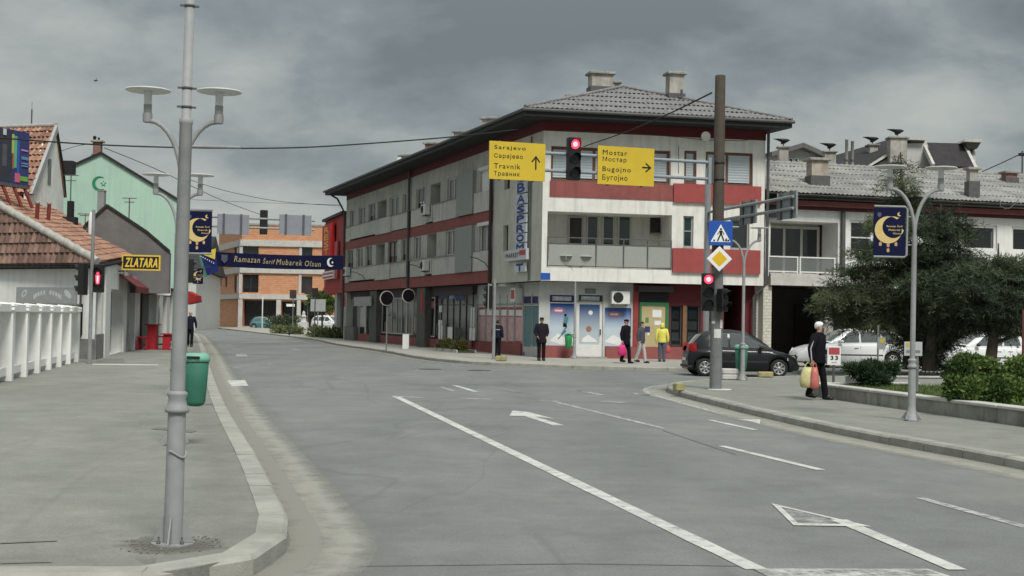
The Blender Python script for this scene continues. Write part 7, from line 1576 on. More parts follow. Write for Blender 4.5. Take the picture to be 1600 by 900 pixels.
    if stripe:
        for i in (0, 1):
            q = [Vector(p) for p in limbs['arm%d' % i]]; s = -1 if i == 0 else 1; o_ = Vector((s * .066 * w, -.03, 0)); MB().m(stripe).tube([q[0] + Vector((s * .045, -.01, .06)), q[0] + o_ * 1.05, q[0].lerp(q[1], .5) + o_, q[1] + o_ * .9, q[2] + o_ * .72], .0125, 6, flat=.7).build('sleeve_stripe', t)
    if band: MB().m(band).rings([(0, 0, 1.27, .189 * w, .14 * w), (0, 0, 1.31, .191 * w, .138 * w)], 18, False).build('reflective_band', t); 
    # head
    hy, hz = L(1.64) - .012, 1.64; T = Matrix.Translation((0, hy, hz)) @ Matrix.Rotation(headturn, 4, 'Z')
    f = MB(T).m(M_['skin']); f.add([(-.012, -.085, .02), (.012, -.085, .02), (.017, -.088, -.025), (-.017, -.088, -.025), (0, -.112, -.022)], [(0, 1, 4), (1, 2, 4), (2, 3, 4), (3, 0, 4)]); f.build('nose', t)
    for s in (-1, 1):
        MB(T).m(M_['hair']).ball((s * .03, -.083, .022), .010, 8, 5, .6).build('eye', t); MB(T).m(M_['skin']).ball((s * .077, .008, -.002), .024, 8, 6, 1.3).build('ear', t)
    MB(T).m(mat('lips', (.30, .12, .10), .6)).box(-.022, .022, -.092, -.078, -.052, -.044).build('mouth', t)
    if head == 'hair':
        hh = MB(T).m(hair or M_['hair']); hh.rings([(0, .035, -.05, .07, .062), (0, .03, -.0, .086, .078), (0, .016, .045, .088, .092), (0, .008, .085, .068, .076), (0, .008, .108, .03, .035)], 14); hh.build('hair', t)
    elif head == 'cap':
        hh = MB(T).m(top); hh.rings([(0, .0, .035, .088, .102), (0, .0, .06, .09, .106), (0, .005, .095, .07, .085), (0, .005, .106, .03, .04)], 14); hh.cbox((0, -.11, .042), (.13, .08, .012), .004); hh.build('cap', t); MB(T).m(M_['hair']).rings([(0, .03, -.05, .066, .06), (0, .026, .034, .083, .076)], 14).build('hair', t)
    elif head == 'scarf':
        hh = MB(T).m(M_['cloth_white']); hh.rings([(0, .03, -.05, .062, .06), (0, .024, -.0, .088, .085), (0, .012, .04, .092, .10), (0, .004, .075, .085, .094), (0, .004, .105, .06, .065), (0, .004, .118, .025, .03)], 14); hh.build('headscarf', t)
    elif head == 'hood':
        hh = MB(T).m(top); hh.rings([(0, .04, -.13, .09, .08), (0, .035, -.05, .098, .09), (0, .03, .02, .10, .096), (0, .02, .08, .086, .09), (0, .015, .12, .04, .045)], 14); hh.build('hood', t)
    elif head == 'bald':
        MB(T).m(M_['hair_grey']).rings([(0, .025, -.06, .068, .062), (0, .022, -.01, .083, .075), (0, .02, .02, .083, .078)], 14).build('hair', t)
    return t, limbs
def hand_world(t, limbs, i):
    bpy.context.view_layer.update(); return t.matrix_world @ Vector(limbs['arm%d' % i][3])
def bag(label, top, h, w, d, m, rz=0.0, name='shopping_bag'):
    t = thing(name, label, 'bag', top - Vector((0, 0, h + .10)), None, rz); b = MB().m(m); b.rings([(0, 0, 0, w * .34, d * .3), (0, 0, .03, w * .46, d * .46), (0, 0, h * .35, w * .5, d * .5), (0, 0, h * .75, w * .40, d * .38), (0, 0, h, w * .26, d * .2)], 12, True); b.build('bag_body', t)
    for s in (-1, 1): MB().m(m).tube([(s * w * .2, 0, h - .01), (s * w * .12, 0, h + .07), (0, 0, h + .10)], .011, 6).build('handle', t)
    return t
K, NV, GY_ = M_['cloth_black'], M_['cloth_navy'], M_['cloth_grey']
person('bald man in dark jacket and black trousers walking beside the tall column', G(296.5, 541.5, Z), .15, 1.74, NV, K, M_['black'], 'bald', stride=.16, arms=((.05, .1, .05), (.06, -.12, .0)), hem=.84)
person('youth in dark jacket with pale shoulder band beside the corner signal pole', G(777, 557, Z), PI - .5, 1.58, NV, K, M_['black'], 'hair', hem=.88, coat=1.08, band=mat('band_grey', (.30, .31, .34), .7))
person('man in long black parka and cap standing in front of the ski poster', G(845.5, 563.5, Z), .15, 1.72, mat('cloth_plum', (.022, .018, .026), .9, .15, 20), K, M_['black'], 'cap', hem=.72, coat=1.18, arms=((.05, .02, .16), (.05, .02, .16)))
t, l = person('person in black coat and cap carrying a pink bag outside the shop door', G(977.5, 567.5, Z), .9, 1.70, K, K, M_['black'], 'cap', hem=.74, coat=1.12, stride=.12, arms=((.10, .02, .0), (.06, -.05, .1)))
bag('bright pink shopping bag carried by the person in the black coat', hand_world(t, l, 0), .42, .36, .18, M_['pink'], .3)
person('person in grey jacket and pale trousers stepping past the beige notice board', G(1001, 567, Z), 1.0, 1.62, GY_, M_['cloth_pale'], M_['black'], 'hair', hem=.84, stride=.17, lean=.05)
t, l = person('person in yellow hooded jacket and jeans facing the beige notice board', G(1034, 565, Z), PI - .2, 1.58, M_['cloth_yellow'], M_['cloth_jeans'], M_['black'], 'hood', hem=.86, coat=1.12)
bag('small red bag held by the person in the yellow jacket', hand_world(t, l, 0), .30, .22, .12, PRD, .1)
wp = G(1277, 624, Z)
t, l = person('woman in black tracksuit and white headscarf carrying two bags on the right pavement', wp, .95, 1.68, K, K, M_['black'], 'scarf', hem=.82, coat=1.22, stride=.15, arms=((.14, .0, .0), (.06, -.04, .16)), stripe=mat('stripe_grey', (.42, .42, .43), .8, .05), headturn=.35, lean=.02)
hw = hand_world(t, l, 0)
bag('bulging pale yellow carrier bag in the woman\'s hand', hw + Vector((-.07, .05, .0)), .44, .38, .24, M_['bag_yellow'], .1)
bag('coral red carrier bag in the woman\'s hand beside the yellow one', hw + Vector((.05, -.05, .0)), .46, .2, .16, M_['bag_red'], .2)

# ---------------------------------------------------------------- cars
def car(label, loc, rz, st, paint, group='parked cars', detail=True):
    t = thing('parked_car', label, 'car', loc, group, rz); Ln, Wd = st['L'], st['W'] / 2; xr, xf, wr = st['xr'], st['xf'], st['wr']
    xs_h, zs_h = zip(*st['deck']); xs_r, zs_r = zip(*st['roof'])
    def deck(x): return float(np.interp(x, xs_h, zs_h))
    def smoothroof(x): return sum(float(np.interp(x + d * .07, xs_r, zs_r)) for d in (-2, -1, 0, 1, 2)) / 5
    def hw(x): 
        u = abs(x - Ln * .5) / (Ln * .5); return Wd * (1 - .30 * max(0, u - .55) ** 2 / .2025)
    arch = wr + .055; zc = wr
    X = sorted(set([0, .02, .06, .12, .2] + list(np.linspace(.3, Ln - .3, 30)) + [Ln - .2, Ln - .12, Ln - .06, Ln - .02, Ln] + [c + arch * math.cos(a) for c in (xr, xf) for a in np.linspace(0, PI, 15)]))
    X = [x for i, x in enumerate(X) if i == 0 or x - X[i - 1] > .006]
    def zb(x):
        for c in (xr, xf):
            if abs(x - c) < arch: return zc + math.sqrt(max(arch ** 2 - (x - c) ** 2, 0))
        return .20 + .05 * max(0, (x - xf - arch)) + .1 * max(0, (xr - arch - x))
    b = MB().m(paint); vs = []; nS = 9
    for x in X:
        w = hw(x); zt = deck(x); z0 = min(zb(x), zt - .06); e = min(x, Ln - x); rd = 0 if e > .2 else (1 - e / .2) ** 2 * .08
        w -= rd; half = [(w - .05, z0), (w - .008, z0 + .05), (w, z0 + .45 * (zt - z0)), (w - .004, z0 + .62 * (zt - z0)), (w - .02, zt - .1), (w - .05, zt - .035), (w - .12, zt - .004), (w * .55, zt + .012), (0, zt + .02)]
        half = [(y, min(max(z, z0), zt + .02)) for y, z in half]
        vs += [(x, y, z) for y, z in half] + [(x, -y, z) for y, z in half[-2::-1]]
    m_ = 2 * nS - 1
    b.add(vs, [(i * m_ + j, (i + 1) * m_ + j, (i + 1) * m_ + j + 1, i * m_ + j + 1) for i in range(len(X) - 1) for j in range(m_ - 1)], True)
    b.add(vs[:m_], [tuple(range(m_))], False); b.add(vs[-m_:], [tuple(range(m_ - 1, -1, -1))], False)
    b.build('body', t)
    MB().m(M_['black_matt']).box(.25, Ln - .25, -Wd + .17, Wd - .17, .17, .62).build('underbody', t)
    # cabin
    g0, g1 = xs_r[0], xs_r[-1]; GX = np.linspace(g0, g1, 44); tum = .30
    def side_y(x, z): return hw(x) - .055 - tum * max(z - deck(x), 0) * (1.0)
    c = MB().m(paint); vs = []
    for x in GX:
        zr = max(smoothroof(x), deck(x) + .002); zd = deck(x) - .03; hgt = zr - zd
        pr_ = [(side_y(x, zd), zd), (side_y(x, zd + hgt * .5), zd + hgt * .5), (side_y(x, zr - .10 * min(1, hgt)), zr - .10 * min(1, hgt * 1.5)), (side_y(x, zr) - .05, zr - .03 * min(1, hgt * 2)), (side_y(x, zr) * .7, zr + .01), (0, zr + .025)]
        vs += [(x, y, z) for y, z in pr_] + [(x, -y, z) for y, z in pr_[-2::-1]]
    m_ = 11; c.add(vs, [(i * m_ + j, (i + 1) * m_ + j, (i + 1) * m_ + j + 1, i * m_ + j + 1) for i in range(len(GX) - 1) for j in range(m_ - 1)], True); c.build('cabin', t)
    for poly in st['glass']:
        for s in (-1, 1):
            xs_ = [p[0] for p in poly]; n = 7; top = []; bot = []
            lo = [p for p in poly[:2]]; x0, x1 = min(xs_), max(xs_)
            q = MB().m(st.get('gm', GLCAR)); q.smooth = True; vv = []; ff_ = []
            bl, br_, tr_, tl_ = poly
            for i in range(n):
                f = i / (n - 1); pb_ = (bl[0] + (br_[0] - bl[0]) * f, bl[1] + (br_[1] - bl[1]) * f); pt_ = (tl_[0] + (tr_[0] - tl_[0]) * f, tl_[1] + (tr_[1] - tl_[1]) * f)
                for k in range(4): x, z = pb_[0] + (pt_[0] - pb_[0]) * k / 3, pb_[1] + (pt_[1] - pb_[1]) * k / 3; vv.append((x, s * (side_y(x, z) + .010), z))
            q.add(vv, [(i * 4 + k, (i + 1) * 4 + k, (i + 1) * 4 + k + 1, i * 4 + k + 1) for i in range(n - 1) for k in range(3)]); q.build('side_window', t)
    for nm, (x0, x1) in (('windscreen', st['ws']), ('rear_window', st['rw'])):
        q = MB().m(st.get('gm', GLCAR)); vv = []; n = 7
        for i in range(n):
            x = x0 + (x1 - x0) * i / (n - 1); zr = max(smoothroof(x), deck(x)); yw = (side_y(x, zr) - .10)
            for k in range(7): y = yw * (-1 + 2 * k / 6); vv.append((x, y, zr + .024 - .016 * (y / max(yw, .1)) ** 2 + .010))
        q.add(vv, [(i * 7 + k, (i + 1) * 7 + k, (i + 1) * 7 + k + 1, i * 7 + k + 1) for i in range(n - 1) for k in range(6)], True); q.build(nm, t)
    # wheels
    for x in (xr, xf):
        for s in (-1, 1):
            T = Matrix.Translation((x, s * (Wd - .10), wr)) @ Matrix.Rotation(s * -PI / 2, 4, 'X'); wd = .19
            w = MB(T).m(M_['tyre']).lathe([(wr * .62, -wd / 2), (wr * .93, -wd / 2), (wr, -wd * .3), (wr, wd * .3), (wr * .94, wd / 2), (wr * .66, wd / 2 + .005), (wr * .64, wd / 2 - .02)], 24).build('wheel', t)
            r = MB(T).m(M_['rim']); r.lathe([(wr * .66, wd / 2 - .025), (wr * .655, wd / 2 + .004), (wr * .58, wd / 2 - .01), (wr * .57, wd / 2 - .06)], 24); r.lathe([(.055, wd / 2 - .05), (.05, wd / 2 - .004), (.02, wd / 2)], 12)
            for i in range(7):
                a = 2 * PI * i / 7; ca, sa = math.cos(a), math.sin(a); p = [(.04, -.022), (wr * .6, -.034), (wr * .6, .034), (.04, .022)]
                r.add([(u * ca - v * sa, u * sa + v * ca, wd / 2 - .012 - .008 * (u < .1)) for u, v in p], [(0, 1, 2, 3)], False)
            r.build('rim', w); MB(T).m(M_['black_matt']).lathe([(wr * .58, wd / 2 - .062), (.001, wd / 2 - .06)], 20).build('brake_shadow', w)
    # lamps, bumpers, trims
    for s in (-1, 1):
        zf = deck(Ln - .25); y = hw(Ln - .22)
        h = MB().m(M_['headlamp']); h.add([(Ln - .46, s * (hw(Ln - .46) + .006), zf - .07), (Ln - .46, s * (hw(Ln - .46) + .006), zf - .15), (Ln - .09, s * (hw(Ln - .09) - .05), zf - .26), (Ln - .02, s * .42, zf - .24), (Ln - .05, s * .44, zf - .12), (Ln - .2, s * (y - .09), zf + .008)], [(0, 1, 2, 3, 4, 5) if s > 0 else (5, 4, 3, 2, 1, 0)]); h.build('headlight', t)
        zr_ = st.get('tz', .8); k_ = MB().m(M_['taillamp']); k_.add([(.26, s * (hw(.26) + .006), zr_ - .12), (.24, s * (hw(.24) + .004), zr_ + .16), (.06, s * (hw(.06) - .02), zr_ + .14), (-.012, s * (hw(0) - .10), zr_ - .10), (-.012, s * (hw(0) - .3), zr_ - .12), (.02, s * (hw(0) - .26), zr_ + .12)], [(0, 1, 2, 3), (3, 2, 5, 4)] if s < 0 else [(3, 2, 1, 0), (4, 5, 2, 3)]); k_.build('taillight', t)
        mr = MB().m(st.get('mirror', paint)); mx_ = st['ws'][0] - .02 if st['ws'][0] > st['ws'][1] else st['ws'][1] - .30; mr.ball((st['mx'], s * (hw(st['mx']) + .07), deck(st['mx']) + .07), .085, 10, 6, .75); mr.build('wing_mirror', t)
        for hx in st['handles']: MB().m(st.get('trim', paint)).cbox((hx, s * (hw(hx) + .012), deck(hx) - .16), (.17, .03, .03), .006).build('door_handle', t)
        sm_ = MB().m(M_['black'])
        for hx in st['seams']: sm_.add([(hx - .004, s * (hw(hx) + .002), .34), (hx + .004, s * (hw(hx) + .002), .34), (hx + .004, s * (hw(hx) - .012), deck(hx) - .09), (hx - .004, s * (hw(hx) - .012), deck(hx) - .09)], [(0, 1, 2, 3)])
        sm_.build('door_seam', t); MB().m(M_['plastic_dark']).cbox(((xr + xf) / 2, s * (Wd - .015), .50), (xf - xr - 2 * arch - .06, .035, .06), .008).build('side_trim', t)
    gr = MB().m(M_['black']); zf = deck(Ln - .05); gr.box(Ln - .02, Ln + .014, -.36, .36, zf - .22, zf - .11); gr.box(Ln - .03, Ln + .012, -.52, .52, .28, .42); gr.build('grille', t)
    MB().m(M_['sign_white']).box(Ln + .015, Ln + .022, -.26, .26, .44, .54).build('number_plate', t); MB().m(M_['sign_white']).box(-.03, -.022, -.26, .26, .5, .6).build('number_plate', t)
    MB().m(M_['plastic_dark']).box(-.02, .12, -Wd * .78, Wd * .78, .28, .36).build('bumper_insert', t)
    return t
HB = dict(L=3.72, W=1.66, xr=.52, xf=2.98, wr=.295, deck=[(0, .60), (.03, .82), (.2, .90), (.6, .93), (2.55, .90), (2.75, .90), (3.2, .80), (3.55, .68), (3.68, .58), (3.72, .45)],
          roof=[(.06, .90), (.30, 1.22), (.55, 1.42), (1.0, 1.51), (1.5, 1.52), (1.95, 1.46), (2.4, 1.20), (2.78, .91)],
          glass=[[(.62, .97), (1.28, .955), (1.28, 1.42), (.72, 1.34)], [(1.36, .955), (2.42, .945), (1.96, 1.36), (1.36, 1.42)]], ws=(2.70, 2.05), rw=(.12, .46), mx=2.36, handles=(1.05, 1.5), seams=(.74, 1.32, 2.34), tz=.93, mirror=M_['plastic_dark'])
WG = dict(L=4.5, W=1.74, xr=.82, xf=3.52, wr=.31, deck=[(0, .55), (.03, .80), (.2, .94), (.7, .97), (3.1, .93), (3.3, .93), (3.9, .82), (4.3, .70), (4.46, .58), (4.5, .42)],
          roof=[(.05, .94), (.22, 1.2), (.45, 1.40), (.9, 1.49), (1.8, 1.52), (2.5, 1.47), (2.95, 1.20), (3.35, .94)],
          glass=[[(.42, 1.03), (1.22, 1.0), (1.22, 1.38), (.66, 1.35)], [(1.29, 1.0), (2.08, .985), (2.08, 1.40), (1.29, 1.39)], [(2.15, .985), (3.02, .965), (2.52, 1.36), (2.15, 1.40)]], ws=(3.26, 2.62), rw=(.10, .36), mx=2.9, handles=(1.35, 2.28), seams=(1.0, 2.12, 2.98), tz=.95)
bc = G(1160, 588.5, 0); t = car('dark small hatchback car waiting on the side street behind the brown pole', Vector((0, 0, 0)), .07, HB, M_['car_dark'])
ctr = Vector((G(1158, 588, 0).x, 44.9, 0)); t.location = ctr - Vector((math.cos(.07) * 1.86, math.sin(.07) * 1.86, 0))
q = P(1326, 570, 52.0); rz = PI + .13; t = car('white estate car parked behind the woman with bags', Vector((0, 0, 0)), rz, WG, M_['car_white']); t.location = Vector((q.x, 52.0, .0)) - Vector((math.cos(rz) * 2.25, math.sin(rz) * 2.25, -.13))
q = P(1532, 570, 51.5); rz = PI + .10; t = car('white hatchback car half hidden by the conifers and bushes', Vector((0, 0, 0)), rz, HB, M_['car_white']); t.location = Vector((q.x, 51.5, .13)) - Vector((math.cos(rz) * 1.86, math.sin(rz) * 1.86, 0))
q = P(512, 515, 160); rz = -.6; t = car('white car far down the street behind the white monument', Vector((q.x - 1.6, 160, .0)), rz, WG, M_['car_white']); t.location.z = .0; t.scale = (1.15, 1.15, 1.2)
q = P(416, 508, 168); t = car('teal car in front of the unfinished orange building', Vector((q.x - 2, 168, 0)), .1, HB, M_['car_teal'])

# ---------------------------------------------------------------- vegetation
def leafmat(name, c_dark, c_light, rough=.75):
    m = bpy.data.materials.new(name); m.use_nodes = True; t = m.node_tree; b = t.nodes['Principled BSDF']; L = t.links.new
    a = t.nodes.new('ShaderNodeAttribute'); a.attribute_name = 'tone'; g = t.nodes.new('ShaderNodeNewGeometry'); n = t.nodes.new('ShaderNodeTexNoise'); n.inputs['Scale'].default_value = 1.9; n.inputs['Detail'].default_value = 4; L(g.outputs['Position'], n.inputs['Vector'])
    r = t.nodes.new('ShaderNodeMapRange'); L(n.outputs[0], r.inputs[0]); r.inputs[1].default_value = .32; r.inputs[2].default_value = .68; r.inputs[3].default_value = -.35; r.inputs[4].default_value = .35
    ad = t.nodes.new('ShaderNodeMath'); ad.operation = 'ADD'; ad.use_clamp = True; L(a.outputs['Fac'], ad.inputs[0]); L(r.outputs[0], ad.inputs[1])
    mx_ = t.nodes.new('ShaderNodeMix'); mx_.data_type = 'RGBA'; L(ad.outputs[0], mx_.inputs[0]); mx_.inputs[6].default_value = (*c_dark, 1); mx_.inputs[7].default_value = (*c_light, 1); L(mx_.outputs[2], b.inputs['Base Color'])
    b.inputs['Roughness'].default_value = rough; b.inputs['Specular IOR Level'].default_value = .25
    tr = t.nodes.new('ShaderNodeBsdfTranslucent'); L(mx_.outputs[2], tr.inputs[0]); ms = t.nodes.new('ShaderNodeMixShader'); ms.inputs[0].default_value = .2; L(b.outputs[0], ms.inputs[1]); L(tr.outputs[0], ms.inputs[2]); L(ms.outputs[0], t.nodes['Material Output'].inputs[0]); return m
rng = np.random.default_rng(5)
def blades(centers, radii, count, length, width, m, name, parent=None, up=.25, shell=.55, droop=0.0, tones=(.25, .75), quad=True, clump=0):
    """many small leaf faces spread through ellipsoids; returns one mesh object"""
    V = []; T_ = []
    vol = np.array([r[0] * r[1] * r[2] for r in radii]) ** .72; cnt = (count * vol / vol.sum()).astype(int) + 6
    for c, r, n in zip(centers, radii, cnt):
        d = rng.normal(size=(n, 3)); d /= np.linalg.norm(d, axis=1)[:, None]
        rad = shell + (1 - shell) * rng.random(n) ** .6; rad *= 1 + .22 * np.sin(d[:, 0] * 7 + c[0] * 3) * np.cos(d[:, 1] * 6 + c[1]) + .15 * np.sin(d[:, 2] * 9 + c[2])
        p = np.array(c) + d * rad[:, None] * np.array(r)
        if clump:
            k = max(4, n // clump); pc = p[rng.integers(0, n, k)]; ix = rng.integers(0, k, n); sp_ = rng.random(n)[:, None]; hd = d[rng.integers(0, n, k)] * np.array([1, 1, .15]); hd /= np.linalg.norm(hd, axis=1)[:, None]; p = pc[ix] + hd[ix] * sp_ * length * 3.2 + np.array([0, 0, -.35]) * length * sp_ ** 2 * 2 + rng.normal(size=(n, 3)) * length * np.array([.28, .28, .16]); d = d * .35 + hd[ix] * .8
        a = d * .75 + rng.normal(size=(n, 3)) * .55; a[:, 2] += up - droop * rng.random(n); a /= np.linalg.norm(a, axis=1)[:, None]
        b = np.cross(a, rng.normal(size=(n, 3))); b /= np.linalg.norm(b, axis=1)[:, None] + 1e-9
        l = length * rng.uniform(.6, 1.35, n)[:, None]; w = width * rng.uniform(.7, 1.3, n)[:, None]
        v = np.stack([p - b * w * .25, p + a * l * .55 - b * w * .5, p + a * l, p + a * l * .5 + b * w * .5], axis=1); V.append(v.reshape(-1, 3))
        tn = rng.uniform(tones[0], tones[1]) + rng.normal(size=n) * .10; T_.append(np.repeat(np.clip(tn, 0, 1), 4))
    V = np.concatenate(V).astype(np.float32); T_ = np.concatenate(T_).astype(np.float32); nf = len(V) // 4
    me = bpy.data.meshes.new(name); me.vertices.add(len(V)); me.vertices.foreach_set('co', V.ravel()); me.loops.add(len(V)); me.loops.foreach_set('vertex_index', np.arange(len(V), dtype=np.int32))
    me.polygons.add(nf); me.polygons.foreach_set('loop_start', np.arange(0, len(V), 4, dtype=np.int32)); me.update(calc_edges=True)
    at = me.attributes.new('tone', 'FLOAT', 'POINT'); at.data.foreach_set('value', T_); me.materials.append(m); return link(name, me, parent)
CON = leafmat('conifer_needles', (.024, .038, .024), (.105, .138, .078)); CON2 = leafmat('conifer_needles_olive', (.028, .041, .023), (.12, .148, .076)); LFB = leafmat('bush_leaves', (.035, .065, .018), (.145, .22, .06)); JUN = leafmat('juniper_needles', (.02, .04, .02), (.06, .10, .045))
def tree(label, base, trunk, limbs, pads, count, m, length=.22, width=.024, group='conifers in the garden'):
    t = thing('conifer_tree', label, 'tree', base, group)
    MB().m(M_['bark']).tube([(Vector(p) - base)[:] for p, r in trunk], [r for p, r in trunk], 10).build('trunk', t)
    for a, b, r in limbs: 
        a, b = Vector(a) - base, Vector(b) - base; mid = (a + b) / 2 + Vector((0, 0, .15)); MB().m(M_['bark']).tube([a, mid, b], [r, r * .7, r * .3], 7).build('limb', t)
    blades([(Vector(c) - base)[:] for c, r in pads], [r for c, r in pads], count, length, width, m, 'crown', t, up=.12, shell=.35, droop=.35, tones=(.1, .9), clump=34); return t
def pad(px, py, rx, rz_, Y, dy=None): 
    s = F_PX / Y; return (P(px, py, Y), (rx * .88 / s, (dy or rx / s * .8), rz_ * .80 / s))
def conifer(label, bx, by, top, pads, count, m, Y, tr=.16, **kw):
    base = P(bx, by, Y); base.z = .36; ps = [pad(*p[:4], Y + (p[4] if len(p) > 4 else 0)) for p in pads]; tp = P(*top, Y)
    trunk = [(base - Vector((0, 0, .1)), tr * 1.25), (base + Vector((0, 0, .4)), tr), (base.lerp(tp, .5) + Vector((.1, 0, 0)), tr * .6), (tp, .02)]
    lim = []
    for c, r in ps:
        f = min(max((c.z - base.z - .5) / (tp.z - base.z + .01), .08), .85); a = base.lerp(tp, f); lim.append((a, c, tr * .38))
    return tree(label, base, trunk, lim, ps, count, m, **kw)
conifer('tallest thin-topped conifer behind the crescent banner', 1418, 578, (1407, 238), [(1407, 258, 9, 20), (1403, 288, 17, 12, -.3), (1414, 313, 20, 13), (1397, 332, 22, 12, .4), (1426, 300, 9, 6), (1388, 352, 34, 16, -.4), (1425, 358, 24, 14), (1400, 385, 44, 18, .3), (1372, 398, 38, 15, -.5), (1350, 425, 42, 15), (1395, 430, 50, 18, .5), (1335, 452, 46, 14, -.7), (1375, 465, 55, 20, .2), (1318, 462, 34, 10, -1.2), (1400, 490, 50, 22), (1345, 490, 45, 18, .4), (1302, 468, 20, 7, -1.0), (1440, 500, 40, 26, .6), (1365, 506, 44, 13, -.3), (1318, 482, 36, 12, -.8), (1425, 530, 26, 18, .8)], 64000, CON2, 46.5, .15)
conifer('dense rounded conifer with dark crown right of the lamp with the banner', 1452, 585, (1470, 318), [(1468, 338, 20, 14), (1456, 358, 26, 15, -.4), (1484, 366, 28, 17, .3), (1466, 392, 36, 20, -.2), (1495, 352, 15, 10), (1440, 405, 34, 20, .5), (1490, 415, 40, 24), (1455, 440, 46, 24, -.6), (1500, 452, 48, 22, -.3), (1462, 480, 52, 26, .2), (1460, 518, 44, 24, .5), (1452, 545, 30, 22, .6), (1448, 566, 20, 12, .6), (1490, 500, 40, 20, .4), (1510, 478, 34, 18, .2)], 62000, CON, 45.5, .2)
conifer('wide spreading conifer at the right edge with drooping layers', 1548, 582, (1560, 380), [(1556, 408, 24, 10), (1590, 412, 28, 11, -.3), (1530, 422, 34, 12, -.4), (1570, 428, 46, 18, .2), (1615, 440, 40, 16), (1525, 450, 48, 18, -.5), (1580, 462, 54, 22), (1630, 470, 50, 26), (1540, 485, 54, 22, -.2), (1595, 500, 50, 22, .3), (1655, 515, 36, 24), (1500, 470, 40, 20, .3), (1575, 480, 50, 20, .6), (1530, 505, 30, 14, .3), (1565, 510, 40, 12, .2)], 64000, CON, 44.0, .19)
# small juniper and leafy bushes behind the low wall
def bush(name, label, px, py, parts, count, m, length, width, group=None, Z0=.36):
    base = G(px, py, Z0); t = thing(name, label, 'bush', base, group); s = F_PX / base.y; ps = [(P(a, b, base.y + dy) - base, (rx / s, rx / s * .85, rz_ / s)) for a, b, rx, rz_, dy in parts]
    st = MB().m(M_['bark']); 
    for c, r in ps: st.tube([(0, 0, -.05), (c * .5)[:], c[:]], [.03, .02, .008], 5)
    st.build('stems', t); blades([c[:] for c, r in ps], [r for c, r in ps], count, length, width, m, 'foliage', t, up=.3, shell=.45, tones=(.2, .8)); return t
bush('juniper_bush', 'small spiky juniper bush behind the low wall, right of the number board', 1362, 604, [(1362, 588, 20, 12, 0), (1345, 580, 16, 7, -.1), (1380, 580, 18, 7, .1), (1330, 576, 10, 4, 0), (1392, 574, 10, 4, 0), (1362, 575, 14, 8, .1), (1372, 596, 16, 9, -.2)], 5200, JUN, .16, .03)
for lab, px, parts in (('leafy green bush at the left end of the clump behind the low wall', 1500, [(1500, 590, 24, 24, 0), (1512, 572, 20, 16, .2), (1490, 608, 14, 18, -.2), (1515, 610, 22, 18, -.3)]), ('leafy green bush in the middle of the clump behind the low wall', 1545, [(1545, 592, 28, 26, .2), (1535, 574, 20, 14, .1), (1555, 612, 26, 20, -.3), (1530, 610, 20, 18, -.4)]), ('leafy green bush beside the dark red post at the right edge', 1592, [(1592, 592, 26, 30, .1), (1580, 612, 22, 20, -.3), (1606, 605, 24, 26, -.1), (1600, 572, 18, 12, .2), (1640, 610, 30, 30, 0)])):
    bush('leafy_bush', lab, px, 630, parts, 6000, LFB, .085, .05, 'leafy bushes behind the low wall')
# lawn grass
gx = []; gp_ = [(p.x, p.y) for p in lawn_poly]
def inpoly(x, y):
    c = False; n = len(gp_)
    for i in range(n):
        x0, y0 = gp_[i]; x1, y1 = gp_[(i + 1) % n]
        if (y0 > y) != (y1 > y) and x < (x1 - x0) * (y - y0) / (y1 - y0) + x0: c = not c
    return c
while len(gx) < 26000:
    x, y = R.uniform(6.5, 15.5), R.uniform(21.5, 41)
    if inpoly(x, y): gx.append((x, y))
A = np.array(gx); n = len(A); hgt = rng.uniform(.03, .09, n); ang = rng.uniform(0, 2 * PI, n); ln = rng.normal(size=(n, 2)) * .03; wv = np.stack([np.cos(ang), np.sin(ang)], 1) * .011
V = np.zeros((n, 3, 3), np.float32); V[:, 0, :2] = A - wv; V[:, 1, :2] = A + wv; V[:, 2, :2] = A + ln; V[:, 0, 2] = V[:, 1, 2] = .35; V[:, 2, 2] = .36 + hgt
me = bpy.data.meshes.new('grass'); me.vertices.add(3 * n); me.vertices.foreach_set('co', V.ravel()); me.loops.add(3 * n); me.loops.foreach_set('vertex_index', np.arange(3 * n, dtype=np.int32)); me.polygons.add(n); me.polygons.foreach_set('loop_start', np.arange(0, 3 * n, 3, dtype=np.int32)); me.update(calc_edges=True)
at = me.attributes.new('tone', 'FLOAT', 'POINT'); at.data.foreach_set('value', np.repeat(rng.uniform(.2, .9, n), 3).astype(np.float32)); me.materials.append(leafmat('grass_blades', (.05, .085, .02), (.14, .19, .055))); tag(link('grass', me), 'short green lawn grass behind the low wall', 'grass', kind='stuff')
# flower bed by the long block
base = G(710, 549.5, Z); fb_ = thing('flower_bed', 'low planting bed with reddish and green plants in front of the shop windows', 'flower bed', base); rzf = math.atan2(FL.u.y, FL.u.x); fb_.rotation_euler = (0, 0, rzf)
MB().m(M_['concrete_light']).box(-1.9, 1.9, -.5, -.42, 0, .14).build('edging', fb_); MB().m(M_['concrete_light']).box(-1.9, 1.9, .42, .5, 0, .14).build('edging', fb_); MB().m(GR).box(-1.88, 1.88, -.415, .415, 0, .1).build('soil', fb_)
cs = [(R.uniform(-1.7, 1.7), R.uniform(-.3, .3), R.uniform(.2, .34)) for _ in range(12)]; blades(cs, [(.32, .26, .22)] * 12, 2600, .12, .06, leafmat('bed_green', (.04, .06, .02), (.14, .16, .05)), 'foliage', fb_); blades(cs[:5], [(.26, .22, .24)] * 5, 700, .10, .06, leafmat('bed_rust', (.12, .06, .025), (.30, .19, .07)), 'blossom', fb_)

